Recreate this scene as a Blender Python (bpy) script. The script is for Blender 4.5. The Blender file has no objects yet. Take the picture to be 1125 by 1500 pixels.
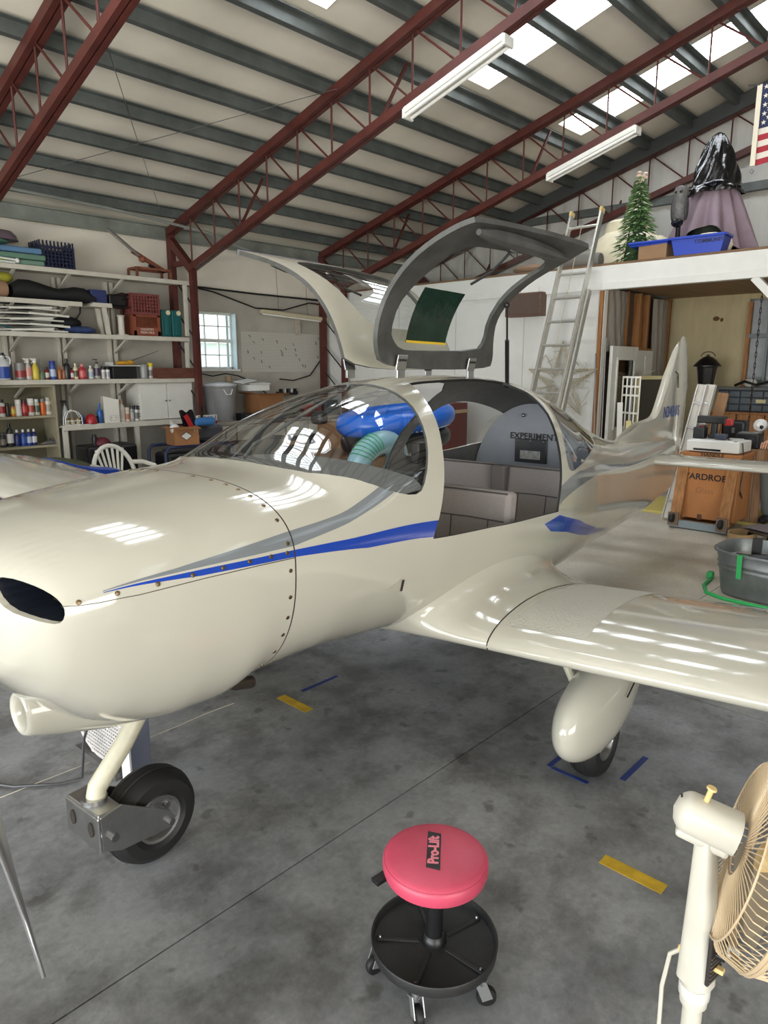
import bpy, bmesh, math, random
import numpy as np
from mathutils import Vector, Matrix
from mathutils.geometry import delaunay_2d_cdt
random.seed(7)
sc = bpy.context.scene
COL = sc.collection
PI = math.pi

# ---------------------------------------------------------------- camera, sky, daylight, exposure
cam_d = bpy.data.cameras.new('camera')
cam_d.sensor_fit = 'VERTICAL'; cam_d.sensor_height = 36.0
cam_d.lens = 1020.0 / 1500.0 * 36.0
cam_d.clip_start = 0.05; cam_d.clip_end = 300
cam = bpy.data.objects.new('camera', cam_d); COL.objects.link(cam)
cam.location = (0, 0, 1.7)
cam.rotation_euler = (math.radians(90 - 11.634), 0, math.radians(43.187 - 90))
sc.camera = cam
vs = sc.view_settings
vs.view_transform = 'Standard'; vs.look = 'None'; vs.gamma = 1.0; vs.use_curve_mapping = False
vs.exposure = 0.38
sc.display_settings.display_device = 'sRGB'
world = bpy.data.worlds.new('sky'); sc.world = world; world.use_nodes = True
wn = world.node_tree.nodes; wl = world.node_tree.links
bg = wn['Background']
bg.inputs[0].default_value = (0.80, 0.90, 1.0, 1); bg.inputs[1].default_value = 2.6
sun_d = bpy.data.lights.new('sun', 'SUN'); sun_d.energy = 10.0; sun_d.angle = math.radians(1.0); sun_d.color = (1, .93, .82)
sun = bpy.data.objects.new('sun', sun_d); COL.objects.link(sun)
sun.location = (0, 0, 20)
sun.rotation_euler = Vector((0.55, -0.25, 0.85)).to_track_quat('Z', 'Y').to_euler()   # high sun behind the far end wall
def area_lamp(name, loc, direction, sx, sy, power, color):
    """daylight for the hangar door, and for added lamps"""
    d = bpy.data.lights.new(name, 'AREA'); d.shape = 'RECTANGLE'; d.size = sx; d.size_y = sy
    d.energy = power; d.color = color
    o = bpy.data.objects.new(name, d); COL.objects.link(o); o.location = loc
    o.rotation_euler = (-Vector(direction)).to_track_quat('Z', 'Y').to_euler()
    return o
area_lamp('hangar_door_daylight', (-5.9, 1.0, 2.1), (1, 0, 0.5), 9.0, 4.0, 310, (0.86, 0.93, 1.0))
area_lamp('ceiling_fill_lamp', (-5.9, 1.0, 0.5), (0.62, 0, 1), 9.0, 0.9, 520, (1.0, 0.95, 0.84))  # lamp added low in the doorway, aimed up to brighten the ceiling
area_lamp('side_fill_lamp', (-1.6, -6.4, 1.55), (0, 1, 0.15), 5.6, 3.0, 300, (1.0, 0.93, 0.80))  # unseen lamp added at the side to light the foreground and port side
sc.cycles.max_bounces = 8; sc.cycles.diffuse_bounces = 4; sc.cycles.glossy_bounces = 4
sc.cycles.transmission_bounces = 6; sc.cycles.transparent_max_bounces = 16
sc.cycles.caustics_reflective = False; sc.cycles.caustics_refractive = False
sc.cycles.sample_clamp_indirect = 6.0

# ---------------------------------------------------------------- materials
def lin(c):
    c = c / 255.0
    return c / 12.92 if c <= 0.04045 else ((c + 0.055) / 1.055) ** 2.4
def rgb(r, g, b): return (lin(r), lin(g), lin(b), 1.0)
MATS = {}
def mat(name, col=(200, 200, 200), rough=0.5, metal=0.0, noise=0.0, nscale=8.0, bump=0.0, bscale=60.0, emit=0.0, coat=0.0, stretch=(1, 1, 1), spec=None, sheen=0, col2=None):
    if name in MATS: return MATS[name]
    m = bpy.data.materials.new(name); m.use_nodes = True
    nt = m.node_tree; n = nt.nodes; l = nt.links
    p = n['Principled BSDF']
    c = rgb(*col)
    p.inputs['Base Color'].default_value = c
    p.inputs['Roughness'].default_value = rough; p.inputs['Metallic'].default_value = metal
    if coat: p.inputs['Coat Weight'].default_value = coat; p.inputs['Coat Roughness'].default_value = 0.03
    if spec is not None: p.inputs['Specular IOR Level'].default_value = spec
    if emit:
        p.inputs['Emission Color'].default_value = c; p.inputs['Emission Strength'].default_value = emit
    tc = None
    if noise or bump or col2:
        tc = n.new('ShaderNodeTexCoord'); mp = n.new('ShaderNodeMapping'); mp.inputs['Scale'].default_value = stretch
        l.new(tc.outputs['Object'], mp.inputs['Vector'])
    if noise or col2:
        t = n.new('ShaderNodeTexNoise'); t.inputs['Scale'].default_value = nscale; t.inputs['Detail'].default_value = 6
        t.inputs['Roughness'].default_value = 0.6
        l.new(mp.outputs[0], t.inputs['Vector'])
        r = n.new('ShaderNodeValToRGB')
        k = max(0.0, 1 - noise)
        r.color_ramp.elements[0].position = 0.3; r.color_ramp.elements[1].position = 0.7
        r.color_ramp.elements[0].color = rgb(*col2) if col2 else (c[0] * k, c[1] * k, c[2] * k, 1)
        r.color_ramp.elements[1].color = c if col2 else (min(1, c[0] * (1 + noise * .4)), min(1, c[1] * (1 + noise * .4)), min(1, c[2] * (1 + noise * .4)), 1)
        l.new(t.outputs['Fac'], r.inputs['Fac']); l.new(r.outputs['Color'], p.inputs['Base Color'])
    if bump:
        t2 = n.new('ShaderNodeTexNoise'); t2.inputs['Scale'].default_value = bscale; t2.inputs['Detail'].default_value = 4
        b = n.new('ShaderNodeBump'); b.inputs['Strength'].default_value = bump; b.inputs['Distance'].default_value = 0.01
        l.new(mp.outputs[0], t2.inputs['Vector']); l.new(t2.outputs['Fac'], b.inputs['Height']); l.new(b.outputs['Normal'], p.inputs['Normal'])
    MATS[name] = m
    return m
def glass_mat(name, tint=(0.9, 0.93, 0.92), f0=1.5, boost=1.0, rough=0.0):
    if name in MATS: return MATS[name]
    m = bpy.data.materials.new(name); m.use_nodes = True
    n = m.node_tree.nodes; l = m.node_tree.links
    n.remove(n['Principled BSDF'])
    tr = n.new('ShaderNodeBsdfTransparent'); tr.inputs[0].default_value = (*tint, 1)
    gl = n.new('ShaderNodeBsdfGlossy'); gl.inputs['Roughness'].default_value = rough
    fr = n.new('ShaderNodeFresnel'); fr.inputs[0].default_value = f0
    gm_ = n.new('ShaderNodeNewGeometry'); io = n.new('ShaderNodeMath'); io.operation = 'MULTIPLY_ADD'; io.inputs[1].default_value = 1 / f0 - f0; io.inputs[2].default_value = f0
    l.new(gm_.outputs['Backfacing'], io.inputs[0]); io.name = 'ior_both_sides'; l.new(io.outputs[0], fr.inputs[0])
    mu = n.new('ShaderNodeMath'); mu.operation = 'MULTIPLY'; mu.inputs[1].default_value = boost; mu.use_clamp = True
    mx = n.new('ShaderNodeMixShader')
    l.new(fr.outputs[0], mu.inputs[0]); l.new(mu.outputs[0], mx.inputs[0]); l.new(tr.outputs[0], mx.inputs[1]); l.new(gl.outputs[0], mx.inputs[2])
    l.new(mx.outputs[0], n['Material Output'].inputs[0])
    MATS[name] = m
    return m
def wood(name, c1, c2, scale=3.0, stretch=(12, 12, 1), rough=0.6):
    return mat(name, c2, rough, noise=0.01, nscale=scale, col2=c1, stretch=stretch)

# ---------------------------------------------------------------- mesh builder
class MB:
    def __init__(s): s.v = []; s.f = []; s.m = []
    def add(s, vs_, fs, mi=0, M=None):
        o = len(s.v)
        if M is not None: vs_ = [M @ Vector(p) for p in vs_]
        s.v.extend([tuple(p) for p in vs_])
        for f in fs: s.f.append([i + o for i in f]); s.m.append(mi)
        return s
    def box(s, c, d, mi=0, M=None):
        x, y, z = c; a, b, e = d[0] / 2, d[1] / 2, d[2] / 2
        vv = [(x + i * a, y + j * b, z + k * e) for i in (-1, 1) for j in (-1, 1) for k in (-1, 1)]
        return s.add(vv, [(0, 1, 3, 2), (4, 6, 7, 5), (0, 4, 5, 1), (2, 3, 7, 6), (0, 2, 6, 4), (1, 5, 7, 3)], mi, M)
    def beam(s, p, q, w, h, mi=0, up=(0, 0, 1)):
        p = Vector(p); q = Vector(q); d = (q - p); L = d.length; d.normalize(); u = Vector(up)
        r = d.cross(u)
        if r.length < 1e-4: r = d.cross(Vector((1, 0, 0)))
        r.normalize(); u = r.cross(d)
        M = Matrix((r, d, u)).transposed().to_4x4(); M.translation = (p + q) / 2
        return s.box((0, 0, 0), (w, L, h), mi, M)
    def tube(s, pts, r, n=8, mi=0, closed=False, caps=True):
        pts = [Vector(p) for p in pts]; N = len(pts); rr = r if isinstance(r, (list, tuple)) else [r] * N
        vv = []; fs = []; prev = None
        for i, p in enumerate(pts):
            a = pts[(i - 1) % N] if (i or closed) else p; b = pts[(i + 1) % N] if (i < N - 1 or closed) else p
            d = (b - a).normalized()
            if prev is None:
                x = d.cross(Vector((0, 0, 1)))
                if x.length < 1e-3: x = d.cross(Vector((1, 0, 0)))
                x.normalize()
            else:
                x = prev - d * prev.dot(d); x.normalize()
            prev = x; y = d.cross(x)
            for k in range(n):
                t = 2 * PI * k / n; vv.append(p + (x * math.cos(t) + y * math.sin(t)) * rr[i])
        for i in range(N if closed else N - 1):
            j = (i + 1) % N
            for k in range(n):
                k2 = (k + 1) % n; fs.append((i * n + k, i * n + k2, j * n + k2, j * n + k))
        if caps and not closed: fs.append(tuple(range(n - 1, -1, -1))); fs.append(tuple((N - 1) * n + k for k in range(n)))
        return s.add(vv, fs, mi)
    def cyl(s, p, q, r0, r1=None, n=16, mi=0): return s.tube([p, q], [r0, r0 if r1 is None else r1], n, mi)
    def lathe(s, prof, n=20, c=(0, 0, 0), mi=0, M=None, capb=True, capt=True):
        vv = []; fs = []
        for r, z in prof:
            for k in range(n):
                t = 2 * PI * k / n; vv.append((c[0] + r * math.cos(t), c[1] + r * math.sin(t), c[2] + z))
        P = len(prof)
        for i in range(P - 1):
            for k in range(n):
                k2 = (k + 1) % n; fs.append((i * n + k, i * n + k2, (i + 1) * n + k2, (i + 1) * n + k))
        if capb: fs.append(tuple(range(n - 1, -1, -1)))
        if capt: fs.append(tuple((P - 1) * n + k for k in range(n)))
        return s.add(vv, fs, mi, M)
    def prism(s, poly, h, mi=0, M=None):
        n = len(poly)
        vv = [(x, y, 0) for x, y in poly] + [(x, y, h) for x, y in poly]
        fs = [tuple(range(n - 1, -1, -1)), tuple(range(n, 2 * n))] + [(i, (i + 1) % n, n + (i + 1) % n, n + i) for i in range(n)]
        return s.add(vv, fs, mi, M)
    def grid(s, fn, nu, nv, mi=0, closeu=False, closev=False):
        vv = [fn(i / (nu if closeu else nu - 1), j / (nv if closev else nv - 1)) for i in range(nu) for j in range(nv)]
        fs = []
        for i in range(nu if closeu else nu - 1):
            for j in range(nv if closev else nv - 1):
                i2 = (i + 1) % nu; j2 = (j + 1) % nv
                fs.append((i * nv + j, i2 * nv + j, i2 * nv + j2, i * nv + j2))
        return s.add(vv, fs, mi)
    def ball(s, c, r, nu=14, nv=9, mi=0, M=None):
        if not isinstance(r, (tuple, list)): r = (r, r, r)
        prof = []
        vv = [(c[0], c[1], c[2] - r[2])]; fs = []
        for j in range(1, nv):
            a = -PI / 2 + PI * j / nv
            for k in range(nu):
                t = 2 * PI * k / nu; vv.append((c[0] + r[0] * math.cos(a) * math.cos(t), c[1] + r[1] * math.cos(a) * math.sin(t), c[2] + r[2] * math.sin(a)))
        vv.append((c[0], c[1], c[2] + r[2])); L = len(vv) - 1
        for k in range(nu):
            k2 = (k + 1) % nu
            fs.append((0, 1 + k2, 1 + k)); fs.append((L, L - nu + k, L - nu + k2))
            for j in range(nv - 2):
                a = 1 + j * nu; b = a + nu; fs.append((a + k, a + k2, b + k2, b + k))
        return s.add(vv, fs, mi, M)
    def mesh(s, name, mats, smooth=True, ang=35):
        me = bpy.data.meshes.new(name); me.from_pydata(s.v, [], s.f)
        for m in (mats if isinstance(mats, (list, tuple)) else [mats]): me.materials.append(m)
        me.polygons.foreach_set('material_index', s.m)
        bm = bmesh.new(); bm.from_mesh(me); bmesh.ops.recalc_face_normals(bm, faces=bm.faces); bm.to_mesh(me); bm.free()
        if smooth:
            me.polygons.foreach_set('use_smooth', [True] * len(me.polygons)); me.set_sharp_from_angle(angle=math.radians(ang))
        me.update()
        return me
    def build(s, name, mats, parent=None, loc=None, rz=0, smooth=True, bevel=0, ang=35, world=False):
        o = bpy.data.objects.new(name, s.mesh(name, mats, smooth, ang)); COL.objects.link(o)
        if parent is not None: o.parent = parent
        if world and parent is not None:
            base = parent.location.copy()
            if parent.parent: base += parent.parent.location
            o.data.transform(Matrix.Translation(-base))
        if loc is not None: o.location = loc
        o.rotation_euler = (0, 0, rz)
        if bevel:
            b = o.modifiers.new('bevel', 'BEVEL'); b.width = bevel; b.segments = 2; b.limit_method = 'ANGLE'; b.angle_limit = math.radians(40)
        return o
def tag(o, label=None, cat=None, group=None, kind=None):
    if label: o['label'] = label
    if cat: o['category'] = cat
    if group: o['group'] = group
    if kind: o['kind'] = kind
    return o
def thing(name, label, cat, loc=(0, 0, 0), rz=0, group=None):
    o = bpy.data.objects.new(name, None); COL.objects.link(o); o.empty_display_size = .1
    o.location = loc; o.rotation_euler = (0, 0, rz)
    return tag(o, label, cat, group)
def struct(o): o['kind'] = 'structure'; return o
def share(o, name=None, parent=None, loc=(0, 0, 0)):
    c = o.copy(); COL.objects.link(c); c.location = loc
    if parent is not None: c.parent = parent
    if name: c.name = name
    for k in ('label', 'category'):
        if k in c.keys(): del c[k]
    return c
def text_mesh(body, size, depth=0.001, bold=0.0, spacing=1.0, sx=1.0):
    """lettering as a solid mesh lying in local XY, centred"""
    c = bpy.data.curves.new('lettering', 'FONT'); c.body = body; c.size = size; c.extrude = depth; c.offset = bold
    c.align_x = 'CENTER'; c.align_y = 'CENTER'; c.space_character = spacing
    o = bpy.data.objects.new('tmp', c); COL.objects.link(o)
    dg = bpy.context.evaluated_depsgraph_get(); dg.update()
    me = bpy.data.meshes.new_from_object(o.evaluated_get(dg))
    bpy.data.objects.remove(o); bpy.data.curves.remove(c)
    if sx != 1.0: me.transform(Matrix.Diagonal((sx, 1, 1, 1)))
    return me
def letters(body, size, m, parent, origin, xdir, ydir, name='lettering', **kw):
    me = text_mesh(body, size, **kw); me.materials.clear(); me.materials.append(m)
    x = Vector(xdir).normalized(); y = Vector(ydir); y = (y - x * y.dot(x)).normalized(); z = x.cross(y)
    M = Matrix((x, y, z)).transposed().to_4x4(); M.translation = Vector(origin)
    me.transform(M)
    o = bpy.data.objects.new(name, me); COL.objects.link(o); o.parent = parent
    return o

# ---------------------------------------------------------------- shared materials
CREAM = mat('cream_paint', (182, 179, 167), 0.10, spec=0.55, coat=0.3)
BLUE = mat('blue_stripe', (22, 62, 160), 0.12, coat=0.3)
GREY = mat('grey_stripe', (118, 123, 128), 0.12, coat=0.3)
SEAM = mat('seam_dark', (40, 34, 28), 0.8)  # near-black brown shared by joints, seams and small holes
LINER = mat('grey_liner', (100, 100, 99), 0.75, noise=.15, nscale=30)
DOORGREY = mat('door_inside_grey', (74, 74, 72), 0.5, noise=.45, nscale=9)
RUBBER = mat('black_rubber', (17, 17, 18), 0.55, noise=.2, nscale=20)
BLACK = mat('black_plastic', (20, 20, 22), 0.4)
ALU = mat('aluminium', (190, 190, 190), 0.28, 1.0, noise=.12, nscale=18)
STEEL = mat('steel', (150, 150, 152), 0.3, 1.0)
OXIDE = mat('red_oxide_steel', (88, 40, 34), 0.55, noise=.35, nscale=5)
GALV = mat('galvanised_purlin', (104, 110, 108), 0.55, 0.25, noise=.3, nscale=4)
INSUL = mat('white_roof_insulation', (236, 230, 216), 0.6, noise=.10, nscale=1.2, bump=.35, bscale=3)
WALLW = mat('white_wall_board', (182, 177, 166), 0.75, noise=.22, nscale=1.6, bump=.05)
MEZZW = mat('white_painted_wood', (226, 226, 222), 0.6, noise=.06, nscale=3)
SHELFW = mat('white_shelf_paint', (204, 199, 186), 0.55, noise=.10, nscale=5)
PINE = wood('pine_stud', (126, 82, 44), (176, 124, 74))
DOORGLASS = glass_mat('door_acrylic', (0.90, 0.92, 0.92), 1.45, 0.8)
DARKGLASS = glass_mat('acrylic_window', (0.90, 0.92, 0.92), 1.49, 1.5)
GLASS = glass_mat('window_glass', (0.9, 0.93, 0.95), 1.45, 1.0)
WHITE = mat('white_plastic', (232, 232, 228), 0.35)

# ---------------------------------------------------------------- floor
def concrete(name):
    m = bpy.data.materials.new(name); m.use_nodes = True; MATS[name] = m
    nt = m.node_tree; n = nt.nodes; l = nt.links; p = n['Principled BSDF']
    g = n.new('ShaderNodeNewGeometry')
    def noise(s, d, r=.6, off=0):
        t = n.new('ShaderNodeTexNoise'); t.inputs['Scale'].default_value = s; t.inputs['Detail'].default_value = d; t.inputs['Roughness'].default_value = r
        mp = n.new('ShaderNodeMapping'); mp.inputs['Location'].default_value = (off, off * .7, 0); l.new(g.outputs['Position'], mp.inputs[0]); l.new(mp.outputs[0], t.inputs['Vector']); return t
    def ramp(t, a, b, ca, cb):
        r = n.new('ShaderNodeValToRGB'); r.color_ramp.elements[0].position = a; r.color_ramp.elements[1].position = b
        r.color_ramp.elements[0].color = ca; r.color_ramp.elements[1].color = cb; l.new(t.outputs['Fac'], r.inputs[0]); return r
    def mul(a, b, f=1.0):
        x = n.new('ShaderNodeMix'); x.data_type = 'RGBA'; x.blend_type = 'MULTIPLY'; x.inputs[0].default_value = f
        l.new(a.outputs[2] if a.bl_idname == 'ShaderNodeMix' else a.outputs[0], x.inputs[6]); l.new(b.outputs[0], x.inputs[7]); return x
    base = ramp(noise(1.1, 7, .65), .30, .70, rgb(104, 106, 109), rgb(164, 165, 167))
    blot = ramp(noise(3.2, 6, .7, 5), .36, .56, (.52, .51, .50, 1), (1, 1, 1, 1))
    fine = ramp(noise(40, 5, .7, 9), .25, .65, (.74, .74, .74, 1), (1.0, 1.0, 1.0, 1))
    spots = ramp(noise(8, 3, .5, 17), .30, .36, (.5, .48, .46, 1), (1, 1, 1, 1))
    rear_lit = ramp(noise(1.3, 6, .6, 23), .3, .7, rgb(180, 173, 157), rgb(220, 213, 198))  # paler, warmer rear concrete: light falling there is put into the colour
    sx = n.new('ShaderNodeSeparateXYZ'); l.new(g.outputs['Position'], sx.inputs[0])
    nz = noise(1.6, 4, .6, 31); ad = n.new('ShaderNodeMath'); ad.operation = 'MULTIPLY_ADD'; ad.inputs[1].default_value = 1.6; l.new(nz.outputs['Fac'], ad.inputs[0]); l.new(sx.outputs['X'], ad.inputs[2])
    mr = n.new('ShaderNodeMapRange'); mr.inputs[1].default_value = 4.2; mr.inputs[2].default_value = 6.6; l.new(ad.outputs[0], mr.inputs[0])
    x0 = mul(mul(base, blot), spots, .8); xm = n.new('ShaderNodeMix'); xm.data_type = 'RGBA'; l.new(mr.outputs[0], xm.inputs[0]); l.new(x0.outputs[2], xm.inputs[6]); l.new(rear_lit.outputs[0], xm.inputs[7])
    x = mul(xm, fine)
    l.new(x.outputs[2], p.inputs['Base Color'])
    rr = ramp(noise(2.4, 5, .6, 3), .3, .7, (.38, .38, .38, 1), (.62, .62, .62, 1)); l.new(rr.outputs[0], p.inputs['Roughness'])
    b = n.new('ShaderNodeBump'); b.inputs['Strength'].default_value = .12; b.inputs['Distance'].default_value = .004
    l.new(noise(55, 5).outputs['Fac'], b.inputs['Height']); l.new(b.outputs[0], p.inputs['Normal'])
    return m
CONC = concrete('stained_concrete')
floor = thing('floor', None, None); struct(floor)
mb = MB(); mb.box((3, 0, -.16), (18.4, 20.4, .2)); mb.build('joint_filler', SEAM, floor, smooth=False)
xs = [-6.2, 0.15, 3.58, 7.0, 10.4, 12.2]; ys = [-10.2, -5.2, -1.7, 1.69, 5.2, 10.2]
for i in range(len(xs) - 1):
    for j in range(len(ys) - 1):
        gpx = .006
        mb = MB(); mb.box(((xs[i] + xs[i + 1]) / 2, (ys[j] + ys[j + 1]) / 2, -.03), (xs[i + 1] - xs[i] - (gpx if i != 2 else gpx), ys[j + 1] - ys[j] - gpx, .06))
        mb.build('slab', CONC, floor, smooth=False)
mb = MB(); mb.tube([(.3 + .16 * k, 2.855 + .006 * math.sin(k * 2.3), .0008) for k in range(11)], .0022, 4); mb.build('pale_crack', mat('pale_crack', (196, 190, 172), .9), floor, smooth=False)
apron = MB(); apron.box((-26, 0, -.12), (40, 60, .1)); struct(apron.build('ground', mat('apron_concrete', (196, 188, 170), .8, noise=.1), smooth=False))
lawn = MB(); lawn.box((8, 36, -.2), (90, 50, .1)); struct(lawn.build('ground', mat('lawn_green', (168, 178, 160), .9, noise=.3, nscale=2), smooth=False))

# ---------------------------------------------------------------- roof: insulation sheets, skylights, purlins
SL = 0.278
def zr(y): return 6.42 - SL * abs(y)          # centre line of the top chords
ceiling = thing('ceiling', None, None); struct(ceiling)
XA, XB = -6.0, 11.76
SKY = [(1.9, 2.6), (4.42, 5.08), (7.0, 7.76), (9.45, 10.12)]
SY0, SY1 = 2.4, 5.52
xcut = [XA] + [v for s in SKY for v in s] + [XB]
for sgn in (1, -1):
    mb = MB()
    yc = [0.0, SY0, SY1, 10.1]
    for j in range(3):
        for i in range(len(xcut) - 1):
            if j == 1 and i % 2 == 1: continue
            nx = max(2, int((xcut[i + 1] - xcut[i]) / .35) + 1); ny = int((yc[j + 1] - yc[j]) / .106) + 2
            def fn(a, b, i=i, j=j):
                x = xcut[i] + (xcut[i + 1] - xcut[i]) * a; y = yc[j] + (yc[j + 1] - yc[j]) * b
                sag = -.012 * math.sin(PI * ((y - 9.5) / .635)) ** 2
                return (x, sgn * y, zr(y) + .185 - sag)
            mb.grid(fn, nx, ny)
    mb.build('insulation', INSUL, ceiling, ang=60)
# skylight sheets: corrugated translucent panels lit by the sky above
def skymat():
    m = bpy.data.materials.new('lit_skylight_sheet'); m.use_nodes = True; MATS['lit_skylight_sheet'] = m
    n = m.node_tree.nodes; l = m.node_tree.links; p = n['Principled BSDF']
    p.inputs['Base Color'].default_value = (.8, .82, .85, 1); p.inputs['Roughness'].default_value = .4
    tc = n.new('ShaderNodeTexCoord'); w = n.new('ShaderNodeTexWave'); w.inputs['Scale'].default_value = .314 / .083; w.inputs['Distortion'].default_value = .6; w.inputs['Detail Scale'].default_value = 1.0
    mp = n.new('ShaderNodeMapping'); mp.inputs['Scale'].default_value = (1, 1, 1); l.new(tc.outputs['Object'], mp.inputs[0]); l.new(mp.outputs[0], w.inputs['Vector'])
    r = n.new('ShaderNodeValToRGB'); r.color_ramp.elements[0].position = .02; r.color_ramp.elements[1].position = .30
    r.color_ramp.elements[0].color = (.085, .090, .10, 1); r.color_ramp.elements[1].color = (.90, .95, 1, 1)
    l.new(w.outputs['Fac'], r.inputs[0]); l.new(r.outputs[0], p.inputs['Emission Color']); p.inputs['Emission Strength'].default_value = SKY_E
    return m
SKY_E = 9.0
SKYM = skymat()
PUR = [9.5 - .635 * k for k in range(15)]
pid = 1
for (x0, x1) in SKY:
    win = thing('window_%d' % (pid + 1), None, None, ((x0 + x1) / 2, (SY0 + SY1) / 2, zr(4) + .3)); struct(win); pid += 1
    cuts = [SY0] + sorted(y for y in PUR if SY0 + .15 < y < SY1 - .15) + [SY1]
    for a, b in zip(cuts[:-1], cuts[1:]):
        mb = MB()
        mb.grid(lambda s, t: (x0 + (x1 - x0) * s, a + .01 + (b - a - .02) * t, zr(a + (b - a) * t) + .225 + .010 * math.cos(2 * PI * s * 9)), 73, 2)
        mb.build('pane', SKYM, win, world=True, ang=80)
    fr = MB()
    for xx in (x0, x1): fr.grid(lambda s, t: (xx + (.02 if xx == x0 else -.02) * 0, SY0 + (SY1 - SY0) * t, zr(SY0 + (SY1 - SY0) * t) + .175 + .07 * s), 2, 8)
    for yy in (SY0, SY1): fr.grid(lambda s, t: (x0 + (x1 - x0) * t, yy, zr(yy) + .175 + .07 * s), 2, 2)
    fr.build('window_frame', mat('torn_insulation_edge', (196, 190, 176), .8, noise=.3, nscale=12), win, world=True, smooth=False)
pm = None
for sgn in (1, -1):
    for y in PUR:
        if pm is None:
            mb = MB(); L = XB - XA
            mb.box((0, 0, .055), (L, .012, .115)); mb.box((0, .035, -.002), (L, .08, .010)); mb.box((0, -.035, .112), (L, .08, .010)); mb.box((0, .072, .009), (L, .008, .022))
            pm = mb.build('purlin', GALV, ceiling, smooth=False); o = pm
        else: o = share(pm, 'purlin', ceiling)
        o.location = ((XA + XB) / 2, sgn * y, zr(y) + .052); o.rotation_euler = (0, 0, 0 if sgn > 0 else PI)
# fine wires crossing under the ceiling
tag(MB().tube([(3.43, 9.08, 3.88), (5.89, 5.97, 4.74)], .004, 5).build('bracing_cable', STEEL), 'thin steel brace cable crossing low under the ceiling sheets', 'cable')
tag(MB().tube([(3.3, 6.49, 4.6), (5.29, 9.17, 3.85)], .004, 5).build('bracing_cable', STEEL), 'thin cable running down the roof slope towards the shelf wall', 'cable')

# ---------------------------------------------------------------- roof trusses
def truss(x, label):
    t = thing('roof_truss', label, 'truss', (x, 0, 0), group=None)
    zt = lambda y: zr(y) - .0
    zb = lambda y: 5.84 - .292 * abs(y)
    for sgn in (1, -1):
        mb = MB()
        for dx in (-.035, .035): mb.beam((dx, sgn * 9.85, zt(9.85)), (dx, 0, zt(0)), .055, .10)
        mb.build('top_chord', OXIDE, t, smooth=False)
        mb = MB()
        for dx in (-.032, .032): mb.beam((dx, sgn * 9.28, zb(9.28)), (dx, 0, zb(0)), .05, .09)
        mb.build('bottom_chord', OXIDE, t, smooth=False)
        ysn = [9.28 - .60 * k for k in range(0, 16)]
        for k in range(len(ysn)):
            y = ysn[k]
            MB().cyl((0, sgn * y, zb(y)), (0, sgn * y, zt(y)), .012, n=6).build('web_rod', OXIDE, t)
            if k + 1 < len(ysn):
                y2 = ysn[k + 1]
                MB().cyl((0, sgn * y, zt(y)), (0, sgn * y2, zb(y2)), .012, n=6).build('web_rod', OXIDE, t)
        mb = MB(); mb.box((0, sgn * 9.28, 1.56), (.05, .05, 3.12)); mb.box((.035, sgn * 9.28, 1.56), (.014, .085, 3.12)); mb.box((-.035, sgn * 9.28, 1.56), (.014, .085, 3.12)); mb.build('inner_post', OXIDE, t, smooth=False)
        mb = MB(); mb.box((0, sgn * 9.84, 1.84), (.08, .12, 3.68)); mb.build('outer_post', OXIDE, t, smooth=False)
        mb = MB(); mb.beam((0, sgn * 9.82, 3.56), (0, sgn * 9.28, 3.10), .09, .11); mb.build('knee_brace', OXIDE, t, smooth=False)
        mb = MB(); mb.beam((0, sgn * 9.82, 3.22), (0, sgn * 9.4, 3.22), .05, .07); mb.build('knee_strut', OXIDE, t, smooth=False)
        for k in range(6):
            z0 = .3 + .46 * k
            MB().cyl((0, sgn * 9.32, z0), (0, sgn * 9.80, z0 + .42), .012, n=6).build('post_lacing', mat('dark_steel', (40, 36, 36), .6), t)
        # flange braces from the bottom chord up to the purlins
        for yb in (5.6, 8.2):
            MB().beam((.02, sgn * yb, zb(yb)), (.45, sgn * (yb - .05), zr(yb) + .08), .03, .03).build('flange_brace', OXIDE, t, smooth=False)
    return t
truss(2.86, 'rust-red steel roof truss cut off at the upper left corner')
truss(5.83, 'rust-red roof truss landing on the post beside the shelves')
truss(8.85, 'second rust-red truss from the shelves, above the open doors')
truss(11.56, 'farthest dark red truss against the end wall')

# ---------------------------------------------------------------- walls
WL = thing('wall_left', None, None); struct(WL)
mb = MB()
wy = 10.0; wx0, wx1, wz0, wz1 = 6.24, 7.02, 1.69, 2.60
for (a, b, c, d) in ((XA, wx0, 0, 2.95), (wx1, XB, 0, 2.95), (wx0, wx1, 0, wz0), (wx0, wx1, wz1, 2.95)):
    mb.box(((a + b) / 2, wy + .09, (c + d) / 2), (b - a, .18, d - c))
mb.build('wall_board', WALLW, WL, smooth=False)
mb = MB(); mb.grid(lambda s, t: (XA + (XB - XA) * s, 10.02 + .05 * math.sin(PI * t) * (0.6 + .4 * math.sin(9 * s * 6.28)), 2.95 + .85 * t), 90, 8); mb.build('wall_insulation', INSUL, WL, ang=60)
mb = MB()
for (a, b, c, d) in ((XA, wx0, 0, 3.95), (wx1, XB, 0, 3.95), (wx0, wx1, 0, wz0), (wx0, wx1, wz1, 3.95)):
    mb.box(((a + b) / 2, wy + .22, (c + d) / 2), (b - a, .06, d - c))
mb.build('outer_sheet', GALV, WL, smooth=False)
for x in (3.45, 4.13, 4.86):     # painted battens that carry the shelves
    mb = MB(); mb.box((x - .04, 9.965, 1.6), (.045, .07, 2.6)); mb.box((x + .04, 9.965, 1.6), (.045, .07, 2.6)); mb.build('batten', SHELFW, WL, smooth=False, bevel=.004)
mb = MB(); mb.box(((XA + XB) / 2, 9.95, 3.675), (XB - XA, .012, .19)); mb.box(((XA + XB) / 2, 9.92, 3.585), (XB - XA, .07, .012)); mb.box(((XA + XB) / 2, 9.92, 3.765), (XB - XA, .07, .012))
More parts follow.
